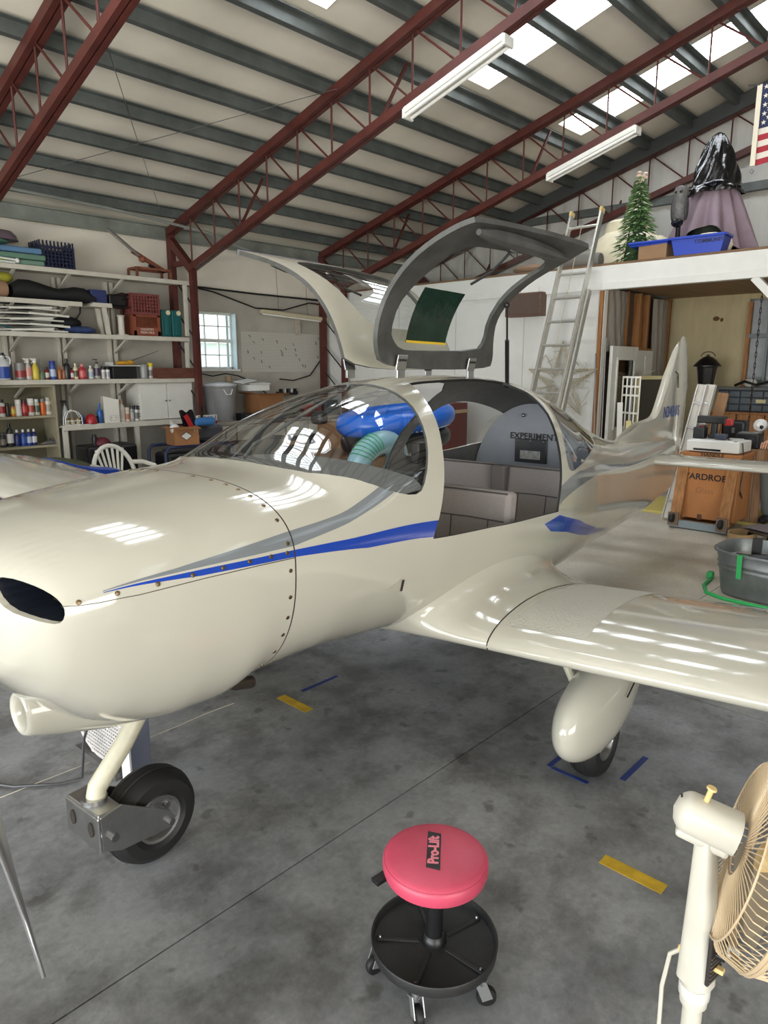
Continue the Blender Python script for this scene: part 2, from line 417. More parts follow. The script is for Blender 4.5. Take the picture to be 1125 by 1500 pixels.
struct(mb.build('trim_1', mat('galvanised_eave', (150, 156, 148), .5, .2, noise=.35, nscale=3), smooth=False))
tag(MB().tube([(3.2, 9.3, 3.80), (4.64, 9.3, 3.76), (6.1, 9.3, 3.66), (7.6, 9.4, 3.36)], .02, 8).build('conduit_pipe', mat('pipe_grey', (150, 155, 150), .5, .3)), 'long grey conduit pipe under the ceiling above the shelves', 'pipe')
# window in the shelf wall
w1 = thing('window_1', None, None, ((wx0 + wx1) / 2, 10.05, wz0)); struct(w1)
WF = mat('white_window_paint', (226, 228, 224), .5)
mb = MB()
for (c, d) in ((((wx0 + wx1) / 2, 10.10, wz0 + .02), (wx1 - wx0, .06, .04)), (((wx0 + wx1) / 2, 10.10, wz1 - .02), (wx1 - wx0, .06, .04)), ((wx0 + .02, 10.10, 2.14), (.04, .06, .9)), ((wx1 - .02, 10.10, 2.14), (.04, .06, .9)), (((wx0 + wx1) / 2, 10.09, 2.15), (wx1 - wx0, .07, .055))): mb.box(c, d)
mb.build('window_frame', WF, w1, world=True, smooth=False, bevel=.004)
mb = MB()
for k in (1, 2):
    x = wx0 + (wx1 - wx0) * k / 3; mb.box((x, 10.10, 2.14), (.016, .03, .86))
for z in (1.92, 2.38): mb.box(((wx0 + wx1) / 2, 10.10, z), (.74, .03, .016))
mb.build('glazing_bar', WF, w1, world=True, smooth=False)
for i in range(3):
    for j in range(4):
        x = wx0 + .04 + (.70 / 3) * (i + .5); z = (1.815, 2.025, 2.275, 2.48)[j]
        mb = MB(); mb.box((x, 10.11, z), (.215, .004, .19)); mb.build('pane', GLASS, w1, world=True, smooth=False)
mb = MB(); mb.box(((wx0 + wx1) / 2, 9.99, wz0 - .015), (.86, .12, .03)); mb.build('window_sill', WF, w1, world=True, smooth=False, bevel=.004)
mb = MB(); mb.box((wx1 - .006, 10.02, 2.14), (.014, .14, .90)); mb.box((wx0 + .006, 10.02, 2.14), (.014, .14, .90)); mb.build('window_jamb', mat('pale_blue_jamb', (196, 214, 220), .5), w1, world=True, smooth=False)
# what the window looks out on
hs = thing('house', 'pale neighbouring house seen through the small wall window', 'house', (22, 30, 0))
mb = MB(); mb.box((0, 0, 1.4), (9, 5, 2.8)); mb.build('wall', mat('house_siding', (214, 216, 214), .8), hs, smooth=False)
mb = MB(); mb.prism([(-2.9, 0), (2.9, 0), (0, 1.5)], 9.6, 0, Matrix.Translation((-4.8, 0, 2.8)) @ Matrix(((0, 0, 1, 0), (1, 0, 0, 0), (0, 1, 0, 0), (0, 0, 0, 1)))); mb.build('roof', mat('house_roof', (150, 150, 150), .8), hs, smooth=False)
sh = thing('shrub', 'green bush outside the small wall window', 'bush', (15.2, 23.4, -.15))
mb = MB()
for k in range(14): mb.ball((random.uniform(-1.6, 1.6), random.uniform(-.5, .5), random.uniform(.4, 1.4)), random.uniform(.35, .6), 9, 6)
mb.build('foliage', mat('leaf_green', (84, 120, 62), .8, noise=.4, nscale=6), sh)
MB().cyl((0, 0, 0), (0, 0, .8), .08).build('stem', PINE, sh)

# end wall: ribbed white sheet with girts
WE = thing('wall_back', None, None); struct(WE)
RIB = mat('white_ribbed_sheet', (206, 205, 200), .6, noise=.06, nscale=3)
mb = MB()
vv = []; fs = []
yy = np.linspace(-10, 10, 4 * 60 + 1)
for i, y in enumerate(yy):
    off = (0, 0, -.014, -.014)[i % 4]
    for z in (0, zr(y) + .3): vv.append((XB - .05 + off, y, z))
for i in range(len(yy) - 1): fs.append((2 * i, 2 * i + 1, 2 * i + 3, 2 * i + 2))
mb.add(vv, fs); mb.build('ribbed_sheet', RIB, WE, smooth=False)
for z in (1.9, 3.2, 4.3):
    MB().box((XB - .12, 0, z), (.1, 20, .12)).build('girt', GALV, WE, smooth=False)
MB().beam((11.52, 9.9, zr(9.9) + .06), (11.52, 0, zr(0) + .06), .12, .2).build('rake_angle', mat('dark_rake', (70, 74, 74), .6), WE, smooth=False)
# door end wall and the wall on the other side (both behind the camera) with the hangar door and a side opening added for light
WF_ = thing('wall_front', None, None); struct(WF_)
mb = MB()
for (y0, y1, z0, z1) in ((-10, -3.6, 0, 4.0), (5.6, 10, 0, 4.0), (-10, 10, 4.0, 6.8)): mb.box((XA - .05, (y0 + y1) / 2, (z0 + z1) / 2), (.1, y1 - y0, z1 - z0))
mb.build('ribbed_sheet', RIB, WF_, smooth=False)
WR = thing('wall_right', None, None); struct(WR)
mb = MB()
for (x0, x1, z0, z1) in ((XA, -4.5, 0, 4.8), (1.3, XB, 0, 4.8), (-4.5, 1.3, 3.1, 4.8)): mb.box(((x0 + x1) / 2, -6.5, (z0 + z1) / 2), (x1 - x0, .1, z1 - z0))
mb.build('wall_board', WALLW, WR, smooth=False)
# ---------------------------------------------------------------- mezzanine block and the storage room under it
MX = 9.0; DECK = 3.02
WM = thing('wall_mezzanine', None, None, (MX, 0, 0)); struct(WM)
mb = MB(); mb.box((MX + .05, 7.22, 1.36), (.1, 5.56, 2.72)); mb.build('wall_board', MEZZW, WM, world=True, smooth=False)
mb = MB(); mb.box((MX + .04, 5.75, 2.87), (.14, 8.5, .30)); mb.build('header_beam', MEZZW, WM, world=True, smooth=False, bevel=.004)
mb = MB(); mb.box((MX - .04, 3.0, 2.76), (.03, 2.94, .09)); mb.build('header_trim', MEZZW, WM, world=True, smooth=False, bevel=.004)
mb = MB(); mb.beam((MX + .02, 2.62, 2.72), (MX + .02, 2.14, 2.22), .08, .14, up=(1, 0, 0)); mb.build('corner_brace', MEZZW, WM, world=True, smooth=False)
mb = MB(); mb.box((MX + .05, 2.05, 1.36), (.14, .14, 2.72)); mb.build('corner_post', MEZZW, WM, world=True, smooth=False)
mb = MB(); mb.box((MX - .02, 4.47, 1.36), (.04, .05, 2.7)); mb.build('door_casing', PINE, WM, world=True, smooth=False)
for y in (5.66, 6.9, 8.1):
    mb = MB(); mb.box((MX - .002, y, 1.36), (.006, .006, 2.7)); mb.build('board_joint', mat('joint_grey', (170, 170, 168), .8), WM, world=True, smooth=False)
MBk = mat('raw_deck_edge', (120, 92, 66), .7, noise=.3, nscale=6, stretch=(4, 1, 4))
mb = MB(); mb.box((10.35, 5.7, 3.04), (2.62, 8.5, .04)); struct(mb.build('trim_2', MBk, smooth=False))
DKW = mat('plywood_ceiling', (150, 118, 84), .7, noise=.25, nscale=3, stretch=(.5, 8, 1))
mb = MB(); mb.box((10.35, 3.2, 2.79), (2.5, 2.5, .03)); struct(mb.build('trim_3', DKW, smooth=False))
# left wall of the storage room: studs and batts
WS = thing('wall_storage', None, None, (10.2, 4.5, 0)); struct(WS)
BACKP = mat('dark_sheathing', (92, 74, 60), .8, noise=.2, nscale=4)
mb = MB(); mb.box((10.3, 4.56, 1.38), (2.5, .02, 2.76)); mb.build('sheathing', BACKP, WS, world=True, smooth=False)
for x in (9.12, 9.76, 10.18, 10.46, 11.25, 11.45):
    mb = MB(); mb.box((x, 4.50, 1.38), (.05, .10, 2.76)); mb.build('stud', PINE, WS, world=True, smooth=False)
for z, xa, xb in ((1.97, 9.76, 10.65), (.05, 9.1, 11.5)):
    mb = MB(); mb.box(((xa + xb) / 2, 4.495, z), (xb - xa, .10, .05)); mb.build('stud', PINE, WS, world=True, smooth=False)
FOIL = mat('insulation_paper', (150, 143, 134), .6, noise=.35, nscale=5, stretch=(6, 1, .6), bump=.4, bscale=9)
for xa, xb, za, zb_, k in ((9.15, 9.74, 1.93, 2.74, 1), (10.68, 11.2, .4, 2.72, 2)):
    mb = MB(); mb.grid(lambda s, t: (xa + (xb - xa) * s + .012 * math.sin(9 * t + k), 4.47 - .05 * math.sin(PI * s) - .012 * math.sin(23 * s + 5 * t), za + (zb_ - za) * t), 22, 16)
    mb.build('insulation_batt', FOIL, WS, world=True, ang=70)
# back wall of the room
WB = thing('wall_storage_back', None, None, (11.45, 3, 0)); struct(WB)
TAN = mat('tan_plywood', (182, 168, 132), .7, noise=.12, nscale=4, stretch=(1, 3, .6))
mb = MB(); mb.box((11.42, 3.92, 1.4), (.04, 1.14, 2.90)); mb.build('plywood_sheet', TAN, WB, world=True, smooth=False)
mb = MB(); mb.box((11.43, 3.0, 2.80), (.03, 2.9, .20)); mb.build('plywood_sheet', TAN, WB, world=True, smooth=False)
mb = MB(); mb.box((11.36, 3.32, 1.9), (.06, .06, 1.5)); mb.build('stud', PINE, WB, world=True, smooth=False)
mb = MB(); mb.box((11.42, 2.4, 2.1), (.03, 1.8, 1.14)); mb.box((11.42, 2.4, .75), (.03, 1.8, 1.5)); mb.build('metal_sheet', mat('dull_sheet', (140, 144, 146), .45, .4, noise=.15), WB, world=True, smooth=False)
mb = MB(); mb.box((11.35, 2.5, 2.17), (.07, 1.6, .06)); mb.box((11.35, 3.05, 2.05), (.05, .035, 1.15)); mb.build('window_rail', mat('galv_rail', (110, 116, 116), .5, .5), WB, world=True, smooth=False)
mb = MB(); mb.ball((11.395, 3.80, 2.44), (.006, .05, .035), 8, 6); mb.ball((11.395, 3.72, 2.42), (.006, .025, .03), 8, 6); mb.build('wall_stain', mat('brown_scar', (96, 70, 46), .9), WB, world=True)
# things in the room, left wall
DOORW = mat('off_white_door', (212, 211, 204), .5, noise=.05)
d = thing('panel_door', 'off-white panelled door with a window leaning inside the storage room', 'door', (9.46, 4.33, 0))
mb = MB()
for c, s in (((-.32, 0, 1.0), (.16, .045, 2.0)), ((.36, 0, 1.0), (.10, .045, 2.0)), ((.035, 0, 1.92), (.55, .045, .16)), ((.035, 0, .45), (.55, .045, .9))): mb.box(c, s)
mb.build('frame', DOORW, d, smooth=False, bevel=.005)
mb = MB(); mb.box((.02, .0, 1.35), (.60, .01, .98)); mb.build('pane', glass_mat('smoky_pane', (.6, .61, .58)), d, smooth=False)
mb = MB(); mb.box((.02, -.032, 1.83), (.57, .02, .03)); mb.box((-.25, -.03, 1.35), (.03, .02, .96)); mb.box((.29, -.03, 1.35), (.03, .02, .96)); mb.build('moulding', DOORW, d, smooth=False)
d2 = thing('panel_door', 'second pale door behind the windowed one with raised panels', 'door', (10.2, 4.40, 0))
mb = MB(); mb.box((0, 0, .98), (.72, .04, 1.96)); mb.build('door_slab', DOORW, d2, smooth=False, bevel=.004)
for x in (-.13, .17):
    for z in (1.62, .9): mb = MB(); mb.box((x, -.022, z), (.2, .02, .52)); mb.build('panel', DOORW, d2, smooth=False, bevel=.012)
WG = mat('white_grille_paint', (232, 230, 220), .45)
for k, (x, lab) in enumerate(((9.22, 'white window grille nearest the room opening'), (9.36, 'white window grille second from the room opening'), (9.50, 'white window grille third from the room opening'), (9.64, 'white window grille next to the cream framed screen'))):
    g = thing('window_grille', lab, 'grille', (9.40 + .034 * (1.5 - k), 4.17 - .075 * (k - 1.5), 0), -1.15, 'white window grilles leaning in the storage room')
    mb = MB(); mb.box((-.029, 0, .8), (.018, .03, 1.6)); mb.box((.029, 0, .8), (.018, .03, 1.6)); mb.build('stile', WG, g, smooth=False)
    for z in (.02, .38, .74, 1.10, 1.34, 1.46, 1.585):
        mb = MB(); mb.box((0, 0, z), (.05, .024, .026)); mb.build('muntin', WG, g, smooth=False)
cf = thing('screen_frame', 'tall cream framed dark screen beside the white grilles', 'screen', (9.98, 4.12, 0), -.35)
mb = MB()
for c, s in (((-.27, 0, .8), (.05, .05, 1.6)), ((.27, 0, .8), (.05, .05, 1.6)), ((0, 0, 1.575), (.49, .05, .05)), ((0, 0, .03), (.49, .05, .06))): mb.box(c, s)
mb.build('frame', mat('cream_frame', (222, 210, 160), .5), cf, smooth=False, bevel=.004)
mb = MB(); mb.box((0, 0, .8), (.5, .01, 1.5)); mb.build('mesh', mat('dark_mesh', (74, 72, 62), .8, noise=.2, nscale=50), cf, smooth=False)
tag(MB().add([(9.5, 4.1, 1.61), (9.75, 4.0, 1.68), (9.95, 4.15, 1.63), (9.7, 4.25, 1.60), (9.5, 4.1, 1.612), (9.75, 4.0, 1.682), (9.95, 4.15, 1.632), (9.7, 4.25, 1.602)], [(0, 1, 2, 3), (4, 7, 6, 5), (0, 4, 5, 1), (1, 5, 6, 2), (2, 6, 7, 3), (3, 7, 4, 0)]).build('paper_sheet', WHITE, smooth=False), 'loose white paper lying on top of the grilles', 'paper')
for k, (x, y, h, lean, col, lab) in enumerate(((9.05, 4.10, 1.25, .10, (236, 234, 226), 'white painted sash rail leaning at the room opening'), (9.12, 4.02, 1.0, .16, (232, 214, 150), 'yellowed sash strip leaning before the white rail'), (9.14, 3.93, .98, .16, (238, 232, 214), 'cream sash board leaning before the grilles'))):
    o = tag(MB().beam((0, 0, .012), (lean, .1, h), .07, .03).build('sash_rail', mat('sash_%d' % k, col, .5), loc=(x, y, 0), smooth=False, bevel=.003), lab, 'board', 'sash pieces leaning by the room opening')
for k, (y, x1, lab) in enumerate(((4.36, 8.98, 'thin grey rod leaning on the wooden door casing'), (4.42, 8.95, 'second thin grey rod leaning on the door casing'))):
    tag(MB().cyl((8.7 - .05 * k, y - .15, 0), (x1 - .03, y + .06 * k, 2.1 - .2 * k), .008, n=6).build('metal_rod', STEEL), lab, 'rod', 'rods leaning on the door casing')
wt_ = thing('wire_tree', 'small wire frame tangle standing before the grilles', 'wire frame', (9.35, 3.85, 0))
mb = MB()
for k in range(9):
    a = k * 2 * PI / 9
    mb.tube([(0, 0, .95), (.16 * math.cos(a), .1 * math.sin(a), .45), (.12 * math.cos(a + 1), .1 * math.sin(a + 1), .0)], .004, 4)
mb.build('wire_frame', mat('grey_wire', (150, 150, 150), .5, .6), wt_)
# back wall things
lan = thing('street_lantern', 'large black lantern standing in front of the tan back wall', 'lantern', (10.78, 3.66, 1.43))
mb = MB(); mb.lathe([(.09, 0), (.10, .02), (.13, .28), (.135, .30)], 6); mb.build('lantern_glass', mat('smoked_glass', (34, 34, 36), .25), lan, smooth=False)
mb = MB(); mb.lathe([(.19, .30), (.19, .315), (.12, .39), (.07, .43), (.02, .45), (.02, .47)], 12); mb.build('lantern_cap', BLACK, lan)
mb = MB()
for k in range(6):
    a = k * PI / 3; mb.beam((.092 * math.cos(a), .092 * math.sin(a), 0), (.137 * math.cos(a), .137 * math.sin(a), .30), .012, .012)
mb.build('lantern_rib', BLACK, lan, smooth=False); MB().cyl((0, 0, -1.43), (0, 0, 0), .03, n=10).build('lantern_post', BLACK, lan)
mb = MB(); mb.tube([(0, .1 * math.cos(a) , .44 + .07 * math.sin(a)) for a in np.linspace(0, PI, 9)], .006, 5); mb.build('hanger', BLACK, lan)
hd = thing('parts_cabinet', 'dark grey cabinet of small parts drawers on the back wall', 'drawers', (11.2, 2.9, 1.08))
mb = MB(); mb.box((.06, 0, .16), (.14, 1.4, .32)); mb.build('cabinet_body', mat('drawer_body', (38, 42, 48), .5), hd, smooth=False)
for r_ in range(3):
    for c_ in range(9):
        mb = MB(); mb.box((-.02, -.62 + c_ * .155, .055 + r_ * .10), (.03, .14, .085)); mb.build('drawer', mat('drawer_front', (76, 84, 92), .35, noise=.3, nscale=4), hd, smooth=False, bevel=.006)
mb = MB(); mb.box((-.04, .1, .155), (.012, .13, .05)); mb.build('paper_label', mat('tag_cream', (206, 196, 150), .7), hd, smooth=False)
mb = MB(); mb.box((0, 0, .335), (.3, 1.5, .03)); mb.build('top_shelf', mat('shelf_dark', (90, 92, 92), .5), hd, smooth=False)
wc = thing('wooden_cabinet', 'honey brown wooden cabinet with round knobs under the parts drawers', 'cabinet', (11.10, 2.9, 0))
HON = wood('honey_wood', (140, 92, 52), (178, 124, 74), stretch=(8, 8, 1))
mb = MB(); mb.box((.1, 0, .54), (.24, 1.5, 1.07)); mb.build('cabinet_body', HON, wc, smooth=False)
for y in (.56, .18, -.2, -.58):
    mb = MB(); mb.box((-.06, y, .66), (.03, .36, .78)); dd = mb.build('door', HON, wc, smooth=False, bevel=.008)
    mb = MB(); mb.ball((-.09, y + (.13 if y in (.18, -.58) else -.13), .90), .022, 10, 6); mb.build('knob', HON, dd)
tool = tag(MB().tube([(11.1, 3.35, 1.46), (11.0, 3.2, 1.52), (11.05, 3.05, 1.47), (11.1, 2.85, 1.53), (11.0, 2.7, 1.46), (11.1, 2.5, 1.47)], .02, 7).build('air_hose', BLACK), 'black hose coiled along the shelf above the parts drawers', 'hose')
tag(MB().ball((11.1, 3.15, 1.50), (.08, .1, .07), 10, 7).build('cloth_bag', mat('pale_bag', (176, 174, 168), .8, bump=.4, bscale=14)), 'pale rumpled bag on the shelf above the parts drawers', 'bag')
mb = MB()
for k in range(30):
    z = 2.72 - .07 * k
    pts = [(.012 * math.cos(a) * (1 if k % 2 else .3), .012 * math.cos(a) * (.3 if k % 2 else 1), .045 * math.sin(a)) for a in np.linspace(0, 2 * PI, 9)[:-1]]
    mb.tube([(10.2 + p[0], 2.86 + p[1], z + p[2]) for p in pts], .005, 5, closed=True)
tag(mb.build('hanging_chain', mat('rusty_chain', (64, 52, 44), .6, .6)), 'rusty chain hanging in the storage room before the drawers', 'chain')
# ---------------------------------------------------------------- on top of the mezzanine
t = thing('christmas_tree', 'small artificial christmas tree with snowy tips on the mezzanine', 'tree', (9.45, 4.26, 3.06))
mb = MB()
for k in range(1100):
    h = random.random() ** .8; r = .30 * (1 - h) * (.78 + .3 * math.sin(h * 34) ** 2) + .015; a = random.random() * 2 * PI
    c = Vector((r * math.cos(a), r * math.sin(a), .04 + h * 1.05)); dv = Vector((math.cos(a), math.sin(a), -.35)) * .06
    s_ = Vector((-math.sin(a), math.cos(a), 0)) * .016; mi = 1 if (random.random() < .10 or .28 < h < .33 or .10 < h < .13) else 0
    mb.add([c - dv * .6 - s_, c - dv * .6 + s_, c + dv + s_ * .3, c + dv - s_ * .3, c + Vector((0, 0, .012))], [(0, 1, 2, 3), (0, 4, 1), (1, 4, 2), (2, 4, 3), (3, 4, 0)], mi)
tag(mb.build('needles', [mat('fir_green', (96, 132, 74), .7, noise=.3, nscale=20), mat('snow_tip', (228, 226, 206), .7)], t, smooth=False), kind='stuff')
MB().lathe([(.16, 0), (.15, .1), (.085, .6), (.01, 1.08)], 12).build('inner_cone', mat('dark_fir', (50, 74, 42), .9), t)
mb = MB()
for k in range(9): mb.ball((random.uniform(-.04, .04), random.uniform(-.06, .06), 1.02 + .016 * k), (.02, .035, .018), 7, 5)
mb.build('flower_topper', mat('pink_petal', (232, 206, 186), .7), t)
ow = thing('decoy_owl', 'grey plastic decoy owl perched beside the covered statue', 'owl', (9.5, 3.74, 3.50))
MB().lathe([(.03, 0), (.07, .05), (.092, .16), (.095, .24), (.075, .32), (.085, .36), (.088, .40), (.07, .45), (.02, .475)], 16).build('body', mat('owl_grey', (112, 110, 108), .6, noise=.5, nscale=18), ow)
for s in (-1, 1):
    MB().ball((0.0, .085 * s, .19), (.05, .025, .14), 10, 8).build('wing', mat('owl_dark', (66, 66, 68), .6, noise=.5, nscale=22), ow)
    MB().ball((-.075, .03 * s, .39), (.015, .02, .02), 8, 6).build('eye', mat('owl_eye', (30, 26, 20), .2), ow)
    mb = MB(); mb.lathe([(.018, 0), (.002, .05)], 6, (0, .05 * s, .44)); mb.build('ear_tuft', mat('owl_dark', ()), ow)
MB().ball((-.05, 0, .02), (.07, .075, .055), 9, 6).build('perch', mat('black_glossy', (18, 18, 20), .2), ow)
MB().cyl((0, 0, -.44), (0, 0, .02), .03).build('post', mat('black_glossy', ()), ow)
st = thing('covered_statue', 'tall figure wrapped in black plastic and a mauve cloth', 'statue', (10.15, 3.56, 3.06))
BAGM = mat('black_bin_bag', (14, 14, 16), .18, spec=.8, bump=.9, bscale=11)
def bagf(s, t_):
    a = 2 * PI * s; r = .30 * (1 - t_) ** .55 * (1 + .10 * math.sin(5 * a + 6 * t_) + .06 * math.sin(11 * a - 9 * t_)) + .02
    if t_ < .12: r *= 1.08
    return (r * math.cos(a) * .9, r * math.sin(a), .88 + .76 * t_)
mb = MB(); mb.grid(bagf, 60, 26, closeu=True); mb.build('plastic_bag', BAGM, st, ang=80)
mb = MB(); mb.tube([(.285 * math.cos(a), .31 * math.sin(a), .97 + .02 * math.sin(4 * a)) for a in np.linspace(0, 2 * PI, 25)[:-1]], .02, 6, closed=True); mb.build('tied_cord', BAGM, st)
def skf(s, t_):
    a = 2 * PI * s; r = (.28 + .32 * t_ ** .9) * (1 + (.04 + .13 * t_) * math.sin(13 * a) + .07 * t_ * math.sin(7 * a + 1))
    lift = .42 * max(0, math.cos(a - PI - .15)) ** 6 * t_
    return (r * math.cos(a) * .8, r * math.sin(a), .92 - .90 * t_ + lift)
mb = MB(); mb.grid(skf, 170, 18, closeu=True); mb.build('cloth', mat('mauve_cloth', (140, 122, 132), .85, noise=.12, nscale=6, bump=.15, bscale=30), st, ang=80)
MB().lathe([(.36, 0), (.34, .3), (.25, .6), (.22, .9)], 16).build('plinth', mat('dark_green_bin', (36, 44, 36), .7), st)
cr = tag(MB().ball((0, 0, .15), (.13, .30, .17), 18, 10).build('foam_boulder', mat('cream_foam', (240, 230, 200), .8, noise=.08), loc=(9.52, 3.36, 3.05)), 'cream rounded lump behind the blue recycling bin', 'lump')
cm = thing('foam_block', 'big cream carved block left of the christmas tree', 'block', (10.45, 4.86, 3.06))
mb = MB(); mb.lathe([(.58, 0), (.56, .28), (.46, .50), (.32, .60), (.30, .74), (.26, .77)], 18); mb.build('body', mat('cream_foam', ()), cm)
mb = MB(); mb.ball((.05, -.42, .24), (.3, .26, .3), 14, 9); mb.build('lobe', mat('cream_foam', ()), cm)
bn = thing('recycling_bin', 'blue recycling bin with dark lettering beside the statue cloth', 'bin', (9.17, 3.32, 3.06), .06)
BINB = mat('bin_blue', (26, 62, 176), .4)
mb = MB(); hx, hy = .15, .31
def ringb(k, z): return [(-hx * k, -hy * k, z), (hx * k, -hy * k, z), (hx * k, hy * k, z), (-hx * k, hy * k, z)]
vv = ringb(.86, 0) + ringb(1, .20) + ringb(.96, .20) + ringb(.84, .02)
mb.add(vv, [(3, 2, 1, 0)] + [(i, (i + 1) % 4, 4 + (i + 1) % 4, 4 + i) for i in range(4)] + [(4 + i, 4 + (i + 1) % 4, 8 + (i + 1) % 4, 8 + i) for i in range(4)] + [(8 + i, 8 + (i + 1) % 4, 12 + (i + 1) % 4, 12 + i) for i in range(4)] + [(12, 13, 14, 15)])
mb.build('bin_body', BINB, bn, smooth=False, bevel=.01)
mb = MB()
for a, b in (((-hx, -hy), (hx, -hy)), ((hx, -hy), (hx, hy)), ((hx, hy), (-hx, hy)), ((-hx, hy), (-hx, -hy))): mb.beam((*a, .195), (*b, .195), .035, .03)
mb.build('rim', BINB, bn, smooth=False, bevel=.005)
letters('COMMUNITY', .06, mat('bin_print', (10, 18, 56), .5), bn, (-hx * .965 - .004, -.15, .135), (0, -1, 0), (-.15, 0, 1), depth=.001, bold=.001)
b2 = thing('recycling_bin', 'blue bin lid lying over the brown carton by the tree', 'bin', (9.2, 3.93, 3.262), .05)
mb = MB(); mb.box((0, 0, 0), (.34, .52, .03)); mb.box((0, 0, -.025), (.30, .48, .03)); mb.build('lid', BINB, b2, smooth=False, bevel=.01)
tag(MB().box((0, 0, .085), (.28, .36, .17)).build('carton', mat('brown_carton', (150, 118, 88), .8, noise=.12, nscale=4), loc=(9.2, 3.87, 3.06), smooth=False, bevel=.004), 'low brown carton under the blue lid on the mezzanine', 'box')
tag(MB().lathe([(.09, -.3), (.1, -.28), (.1, .28), (.09, .3)], 10, M=Matrix.Rotation(PI / 2, 4, 'X')).build('rolled_mat', mat('grey_roll', (120, 118, 112), .8, bump=.4, bscale=12), loc=(9.35, 5.0, 3.16)), 'grey rolled mat lying behind the ladder top', 'roll')
tag(MB().ball((0, 0, .06), (.12, .3, .06), 12, 6).build('folded_tarp', mat('tan_tarp', (150, 120, 96), .8, bump=.4, bscale=12), loc=(9.2, 5.72, 3.06)), 'flat tan tarp on the deck edge left of the ladder', 'tarp')
# flag hanging from the truss at the right edge
fl = thing('flag', 'flag with red and white stripes hanging at the upper right', 'flag', (8.7, 2.655, 3.86))
FH = .80; FW = 1.3
def fpt(s, t_): return (.03 * math.sin(9 * s + 2 * t_), -FW * s, FH * (1 - t_) + .02 * math.sin(5 * s))
for k in range(13):
    x0 = 0.4 if k < 7 else 0
    mb = MB(); mb.grid(lambda a, b: fpt(x0 + (1 - x0) * a, (k + b) / 13), 26, 2); mb.build('stripe', mat('flag_red', (164, 44, 58), .8) if k % 2 == 0 else mat('flag_white', (222, 216, 206), .8), fl)
mb = MB(); mb.grid(lambda a, b: fpt(.4 * a, b * 7 / 13), 14, 8); mb.build('canton', mat('flag_navy', (40, 48, 84), .8), fl)
for i in range(9):
    for j in range(6 if i % 2 == 0 else 5):
        s = .4 * ((j + .5) / 6 + (0 if i % 2 == 0 else 1 / 12)); t_ = (i + .8) / 10 * 7 / 13
        p = fpt(s, t_); R_ = .028
        mb = MB(); mb.prism([((R_ if q % 2 == 0 else R_ * .4) * math.sin(q * PI / 5), (R_ if q % 2 == 0 else R_ * .4) * math.cos(q * PI / 5)) for q in range(10)], .002, 0, Matrix.Translation((p[0] - .006, p[1], p[2])) @ Matrix(((0, 0, 1, 0), (1, 0, 0, 0), (0, 1, 0, 0), (0, 0, 0, 1))))
        mb.build('star', mat('flag_white', ()), fl, smooth=False)
mb = MB(); mb.box((0, .02, FH / 2), (.008, .05, FH)); mb.build('heading', mat('flag_canvas', (226, 218, 200), .8), fl, smooth=False)
mb = MB(); mb.tube([(0, .02, -.03 + .02 * 0), (0, .04, -.06), (0, .02, -.08), (0, 0, -.06)], .006, 5, closed=True); mb.tube([(0, .02, FH), (0, .06, FH + .01), (0, .14, FH + .02)], .01, 6); mb.build('snap_hook', STEEL, fl)
# tube lights under the trusses
TUBE = mat('white_fixture', (226, 226, 220), .4)
for x, ya, yb, z1, z2, lab in ((5.83, 5.14, 3.95, 4.26, 4.60, 'long white tube light hung under the nearer truss'), (8.85, 5.26, 4.07, 4.23, 4.57, 'long white tube light hung under the farther truss')):
    f = thing('tube_light', lab, 'light fixture', (x, (ya + yb) / 2, (z1 + z2) / 2), 0, 'tube lights under the trusses')
    a = Vector((0, (ya - yb) / 2, (z1 - z2) / 2)); b = -a
    mb = MB(); mb.beam(a, b, .14, .06); mb.build('housing', TUBE, f, smooth=False, bevel=.008)
    for dx in (-.045, .045):
        MB().cyl(a + Vector((dx, 0, -.05)), b + Vector((dx, 0, -.05)), .018, n=8).build('tube', mat('unlit_tube', (240, 240, 236), .3), f)
    for p in (a, b): MB().box(tuple(p + Vector((0, 0, -.03))), (.15, .03, .09)).build('end_cap', TUBE, f, smooth=False, bevel=.006)
    for q in (.3, .7): 
        p = a.lerp(b, q); MB().cyl(p + Vector((0, 0, .02)), p + Vector((0, 0, .13)), .006, n=5).build('hanger', STEEL, f)
# speaker box, ladder, wire star on the white wall
sp = thing('speaker_box', 'small brown loudspeaker mounted high on the white wall', 'speaker', (8.92, 5.60, 2.43))
mb = MB(); mb.box((0, 0, .16), (.16, .58, .32)); mb.build('cabinet', mat('walnut_box', (106, 80, 64), .6, noise=.25, nscale=5, stretch=(1, 1, 8)), sp, smooth=False, bevel=.004)
mb = MB(); mb.box((-.083, 0, .16), (.01, .52, .27)); mb.build('grille_cloth', mat('brown_grille', (92, 76, 68), .9, noise=.2, nscale=60), sp, smooth=False)
mb = MB(); mb.cyl((.05, .12, .32), (.05, .12, .40), .006, n=5); mb.cyl((.05, -.18, .32), (.05, -.18, .40), .006, n=5); mb.build('hanger', STEEL, sp)
mb = MB()
rs = random.Random(3)
for k in range(5):
    a = PI / 2 + k * 2 * PI / 5
    tip = (0, .56 * math.cos(a), .56 * math.sin(a))
    for d in (-.63, .63):
        inn = (0, .21 * math.cos(a + d), .21 * math.sin(a + d))
        for q in range(3): mb.tube([(-.01 * q, inn[1] * (1 - .2 * q), inn[2] * (1 - .2 * q)), tip], .006, 4)
    for q in range(7):
        u = rs.uniform(.1, .5); b = a + rs.uniform(-.5, .5)
        mb.tube([(-.02, .1 * math.cos(b), .1 * math.sin(b)), (-.03, u * math.cos(b + .2), u * math.sin(b + .2)), (-.01, u * math.cos(b - .3), u * math.sin(b - .3))], .005, 4)
